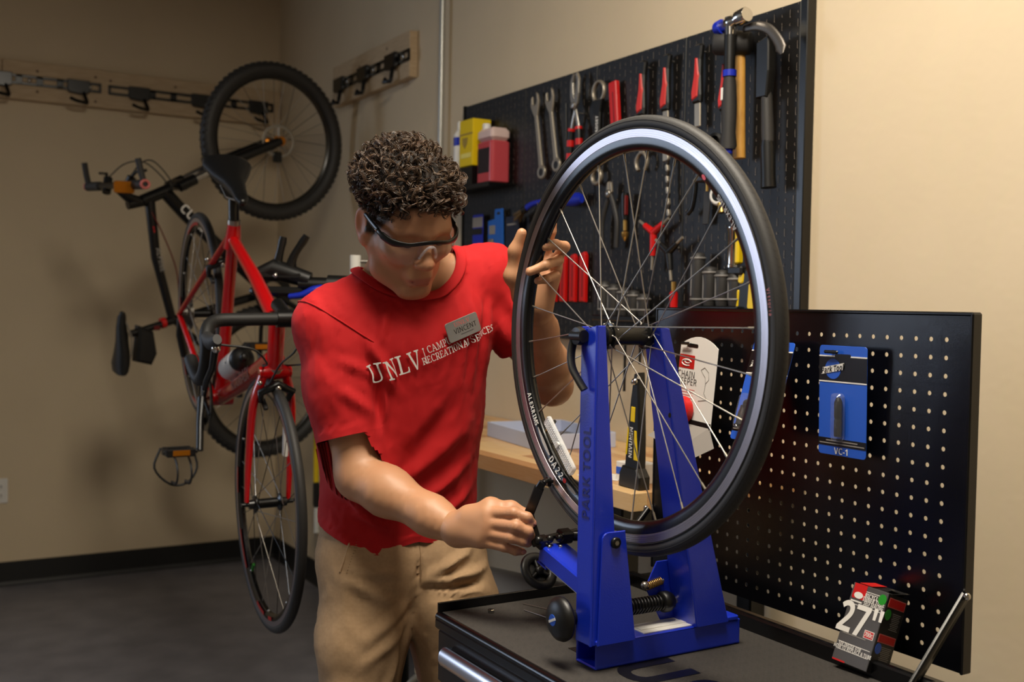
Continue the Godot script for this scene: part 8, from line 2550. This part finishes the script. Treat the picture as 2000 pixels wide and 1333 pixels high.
func shirt_details(sh: MeshInstance3D) -> void:
	var f := shirt_field()
	# ribbed collar round the neckline
	var cn := Vector3(-0.16, 0.86, 0.48).normalized()
	var x := Vector3(1, 0, 0)
	x = (x - cn * x.dot(cn)).normalized()
	var y := cn.cross(x)
	var ring := []
	for k in 56:
		var a := TAU * k / 56
		var dv := x * cos(a) + y * sin(a)
		var best := COLLAR + dv * COLLAR_R
		for q in 80:
			var e := deg_to_rad(70.0 - q * 2.0)
			var pp := COLLAR + (dv * cos(e) + cn * sin(e)) * COLLAR_R
			if f.d(pp) - shirt_push(pp, Vector3(0, 0, 1)) * 0.5 < 0.0:
				best = pp
				break
		ring.append(best + (best - COLLAR).normalized() * 0.006)
	var sm := []
	for k in 56:
		sm.append((ring[k] * 2.0 + ring[(k + 1) % 56] + ring[(k + 55) % 56]) / 4.0 + cn * 0.001)
	var g := G.new()
	g.tube(sm, 0.0085, 10, false, true, Vector2(0.34, 1.25), cn)
	part(sh, "collar", g, mats.shirt_cloth, "ribbed round collar")
	# shoulder seam of the near sleeve
	var pts := []
	for k in 16:
		var a := lerpf(-0.4, 2.6, k / 15.0)
		var ax := (R_EL - R_SH).normalized()
		var u := Vector3(0, 0, 1)
		var w := Vector3(-0.8, 0.6, 0)
		var c := R_SH + Vector3(0.022, -0.012, 0)
		var dv := (u * cos(a) + w * sin(a)).normalized()
		var s := 0.03
		for q in 50:
			if f.d(c + dv * s) > 0.001:
				break
			s += 0.002
		var pp := c + dv * s
		pts.append(pp + dv * (shirt_push(pp, dv) - 0.0010))
	part(sh, "sleeve_seam", G.new().tube(pts, 0.0015, 6), mats.shirt_cloth)
	# printed words, laid on the cloth
	var ang := 0.372
	var ex := Vector2(cos(ang), sin(ang))
	var ey := Vector2(-sin(ang), cos(ang))
	var lay := func(c: Vector2) -> Callable:
		return func(p: Vector2) -> Array:
			var q := c + ex * p.x + ey * p.y
			var a := _front(f, q, 0.0042, Vector3(0, 0, -1), true)
			return [a, Vector3(0, 0, 1)]
	var put := func(s: String, h: float, c: Vector2, sq: float) -> void:
		var gg := G.new()
		gg.text(s, h, func(p: Vector2) -> Array: return [Vector3(p.x, p.y, 0), Vector3(0, 0, 1)], 1, sq)
		part(sh, "lettering", _drape(gg, lay.call(c), 0.006), mats.white_print)
	put.call("UNLV", 0.0365, Vector2(-1.0275, 1.2610), 0.66)
	put.call("I", 0.030, Vector2(-0.9760, 1.2830), 0.28)
	put.call("CAMPUS", 0.0135, Vector2(-0.9435, 1.3050), 0.80)
	put.call("RECREATIONAL SERVICES", 0.0135, Vector2(-0.8975, 1.3040), 0.755)


func _drape(src: G, lay: Callable, most: float) -> G:
	var g := G.new()
	var work := []
	for k in range(0, src.i.size(), 3):
		work.append([src.v[src.i[k]], src.v[src.i[k + 1]], src.v[src.i[k + 2]]])
	var cache := {}
	while work.size():
		var t: Array = work.pop_back()
		var l := [t[0].distance_to(t[1]), t[1].distance_to(t[2]), t[2].distance_to(t[0])]
		var m := 0
		for k in 3:
			if l[k] > l[m]:
				m = k
		if l[m] > most:
			var a: Vector3 = t[m]
			var b: Vector3 = t[(m + 1) % 3]
			var c: Vector3 = t[(m + 2) % 3]
			var h := (a + b) * 0.5
			work.append([a, h, c])
			work.append([h, b, c])
			continue
		var id := []
		for p: Vector3 in t:
			if not cache.has(p):
				var r: Array = lay.call(Vector2(p.x, p.y))
				cache[p] = g.add(r[0], r[1])
			id.append(cache[p])
		g.tri(id[0], id[1], id[2])
	return g


func badge(f: Field) -> void:
	var c := _front(f, Vector2(-0.8985, 1.3365), 0.006, Vector3(0, 0, -1), true)
	var ex := Vector3(0.93, 0.34, -0.10).normalized()
	var n := Vector3(0.10, 0.05, 1.0)
	n = (n - ex * n.dot(ex)).normalized()
	var b := Basis(ex, n.cross(ex), n)
	var xf := Transform3D(b, c + n * 0.002)
	var t := thing("name_badge", "brushed grey metal name badge pinned on the red shirt", "badge", c)
	var pl := part(t, "plate", G.new().prism(rrect(0.076, 0.038, 0.005, 4), 0.002, xf, 0.0004), mats.badge_metal)
	part(pl, "lettering", G.new().text("VINCENT", 0.0095, flat(xf * Transform3D(Basis(), Vector3(0.004, -0.0015, 0.0022))), 0), mats.black_print)
	part(pl, "small_lettering", G.new().text("UNLV", 0.0075, flat(xf * Transform3D(Basis(), Vector3(0.0, 0.0105, 0.0022))), 1, 1.3), mats.pink_print)
	part(pl, "fine_print", G.new().box(xf * Vector3(0.006, -0.0105, 0.0022), Vector3(0.03, 0.0012, 0.0002), 0, b), mats.box_grey)


func hair(t: Node3D) -> void:
	var r := RandomNumberGenerator.new()
	r.seed = 99
	var g := G.new()
	g.tinted = true
	var c := Vector3(0, 0.040, -0.014)
	var rad := Vector3(0.0755, 0.082, 0.096)
	var n := 0
	var tries := 0
	while n < 1450 and tries < 20000:
		tries += 1
		var y := r.randf_range(-0.75, 1.0)
		var a := r.randf_range(0, TAU)
		var h := sqrt(1.0 - y * y)
		var d := Vector3(h * cos(a), y, h * sin(a))
		var p := c + d * rad
		var deep := in_hair(p)
		if deep < 0.002:
			continue
		n += 1
		var nn := (d / rad).normalized()
		# thick on the crown, clipped short at the sides and nape
		var top := clampf((p.y - 0.035) / 0.045, 0.0, 1.0)
		if p.z > 0.045 and p.y > 0.05:
			top = maxf(top, 0.7)
		var thick := lerpf(0.006, 0.040, top)
		var side := Vector3(r.randf_range(-1, 1), r.randf_range(-1, 0.4), r.randf_range(-1, 1))
		if p.z > 0.05:
			side += Vector3(0, -0.5, 0.7)
		var tg := (side - nn * side.dot(nn)).normalized()
		var q := thick * r.randf_range(0.35, 1.0)
		var len := lerpf(0.010, 0.034, top) * r.randf_range(0.7, 1.25)
		var cr := lerpf(0.0025, 0.0082, top) * r.randf_range(0.6, 1.25)
		var turns := r.randf_range(0.9, 2.0)
		var ph := r.randf_range(0, TAU)
		var bt := nn.cross(tg)
		var hand := 1.0 if r.randf() < 0.5 else -1.0
		var steps := 17 if top > 0.3 else 9
		var strands := 5 if top > 0.3 else 3
		var base := Color(0.020, 0.012, 0.008).lerp(Color(0.085, 0.050, 0.030), pow(r.randf(), 1.6))
		for s in strands:
			var pts := []
			var jr := r.randf_range(0.72, 1.2)
			var jp := r.randf_range(-0.35, 0.35)
			var jo := Vector3(r.randf_range(-1, 1), r.randf_range(-1, 1), r.randf_range(-1, 1)) * 0.0016
			for k in steps:
				var u := float(k) / (steps - 1)
				var an := ph + jp + hand * u * TAU * turns
				var lift := q * smoothstep(0.0, 0.45, u) * (1.0 - 0.12 * u)
				var rr := cr * jr * smoothstep(0.0, 0.25, u)
				pts.append(HEAD * (p + jo + nn * (lift + cos(an) * rr) + bt * (sin(an) * rr) + tg * (len * (u - 0.25))))
			g.tint = base.lerp(Color(0.16, 0.10, 0.065), r.randf() * 0.35)
			var rs := PackedFloat32Array()
			for k in steps:
				rs.append(0.00075 * (1.0 - 0.6 * pow(float(k) / (steps - 1), 3.0)))
			g.tube(pts, rs, 3, false)
	var m := mk("hair_strand", Color.WHITE, 0.36)
	m.vertex_color_use_as_albedo = true
	var hp := part(t, "hair", g, m, "short curly dark brown hair")
	hp.set_meta("kind", "stuff")
	# dense undercoat that follows the scalp
	var f := Field.new()
	f.egg(Vector3(0, 0.042, -0.014), Vector3(0.0765, 0.084, 0.097), 0.02)
	f.egg(Vector3(0, 0.075, 0.0), Vector3(0.070, 0.072, 0.085), 0.03)
	var ug := G.new()
	nets(f, Vector3(-0.1, -0.06, -0.13), Vector3(0.1, 0.17, 0.12), 0.006, ug, none, func(p: Vector3) -> Vector4:
		var v := -(in_hair(p) - 0.006)
		return Vector4(0, -1, 0, v), func(p: Vector3, _n: Vector3) -> float: return cloth_noise.get_noise_3dv(p * 70.0) * 0.006 - (0.006 if in_hair(p) < 0.02 else 0.0))
	ug.move(HEAD)
	part(hp, "undercoat", ug, mats.scalp)


func glasses() -> void:
	var t := thing("safety_glasses", "clear safety glasses with a black brow frame worn by the man", "glasses", HEAD * Vector3(0, 0, 0.09))
	var path := []
	var brow := [Vector3(-0.0775, 0.0140, 0.040), Vector3(-0.0745, 0.010, 0.060), Vector3(-0.062, 0.005, 0.082), Vector3(-0.040, 0.006, 0.0985), Vector3(-0.018, 0.010, 0.1055), Vector3(0, 0.0115, 0.1075)]
	for p in brow:
		path.append(p)
	for k in range(4, -1, -1):
		path.append(Vector3(-brow[k].x, brow[k].y, brow[k].z))
	var cv := curve(path, 5)
	var wp2 := []
	var rr := PackedFloat32Array()
	for k in cv.size():
		wp2.append(HEAD * (cv[k] as Vector3))
		var e := absf(cv[k].x) / 0.078
		rr.append(lerpf(0.0042, 0.0074, smoothstep(0.45, 0.85, e)) * (1.0 if e < 0.97 else 0.75))
	var fr := part(t, "frame", G.new().tube(wp2, rr, 12, true, false, Vector2(1.0, 0.55), HEAD.basis.y), mats.black_satin, "black brow frame")
	for s: float in [-1.0, 1.0]:
		var tp := []
		for p in [Vector3(0.0775 * s, 0.014, 0.046), Vector3(0.0795 * s, 0.018, 0.020), Vector3(0.0800 * s, 0.021, -0.008), Vector3(0.0785 * s, 0.012, -0.035)]:
			tp.append(HEAD * p)
		var tm := part(t, "temple", G.new().tube(curve(tp, 4), [0.0062, 0.006, 0.006, 0.006, 0.0055, 0.0055, 0.005, 0.005, 0.0045, 0.004, 0.004, 0.0035, 0.003], 10, true, false, Vector2(1.0, 0.45), HEAD.basis.y), mats.black_satin)
		part(tm, "hinge_screw", G.new().ball(HEAD * Vector3(0.0805 * s, 0.0145, 0.045), 0.0022, 8), mats.chrome)
	# one-piece lens hung from the frame, notched over the nose
	var g := G.new()
	var rows := 7
	var s0 := 0
	var cols := cv.size()
	for k in cols:
		var p: Vector3 = cv[k]
		var e := absf(p.x)
		var drop := 0.042 - 0.018 * smoothstep(0.055, 0.078, e)
		var notch := 0.024 * exp(-pow(e / 0.0135, 2.0))
		drop -= notch
		var nn := Vector3(p.x, 0, p.z - 0.01).normalized()
		for q in rows:
			var u := float(q) / (rows - 1)
			var pp := p + Vector3(0, -drop * u, 0) - Vector3(0, 0, 0.006 * u * u) + nn * 0.001
			g.add(HEAD * pp, HEAD.basis * nn)
	for k in cols - 1:
		for q in rows - 1:
			var a := k * rows + q
			g.tri(a, a + 1, a + rows + 1)
			g.tri(a, a + rows + 1, a + rows)
	part(t, "lens", g, mats.clear_plastic, "clear wraparound lens")
	# clear nose bridge
	var np := []
	for p in [Vector3(-0.0165, -0.022, 0.1005), Vector3(-0.0125, -0.008, 0.106), Vector3(-0.006, 0.002, 0.1095), Vector3(0, 0.004, 0.1105), Vector3(0.006, 0.002, 0.1095), Vector3(0.0125, -0.008, 0.106), Vector3(0.0165, -0.022, 0.1005)]:
		np.append(HEAD * p)
	var m := mk("nose_clear", Color(0.95, 0.96, 1.0, 0.25), 0.06)
	m.transparency = BaseMaterial3D.TRANSPARENCY_ALPHA
	part(t, "nose_piece", G.new().tube(curve(np, 4), 0.0026, 8), m)
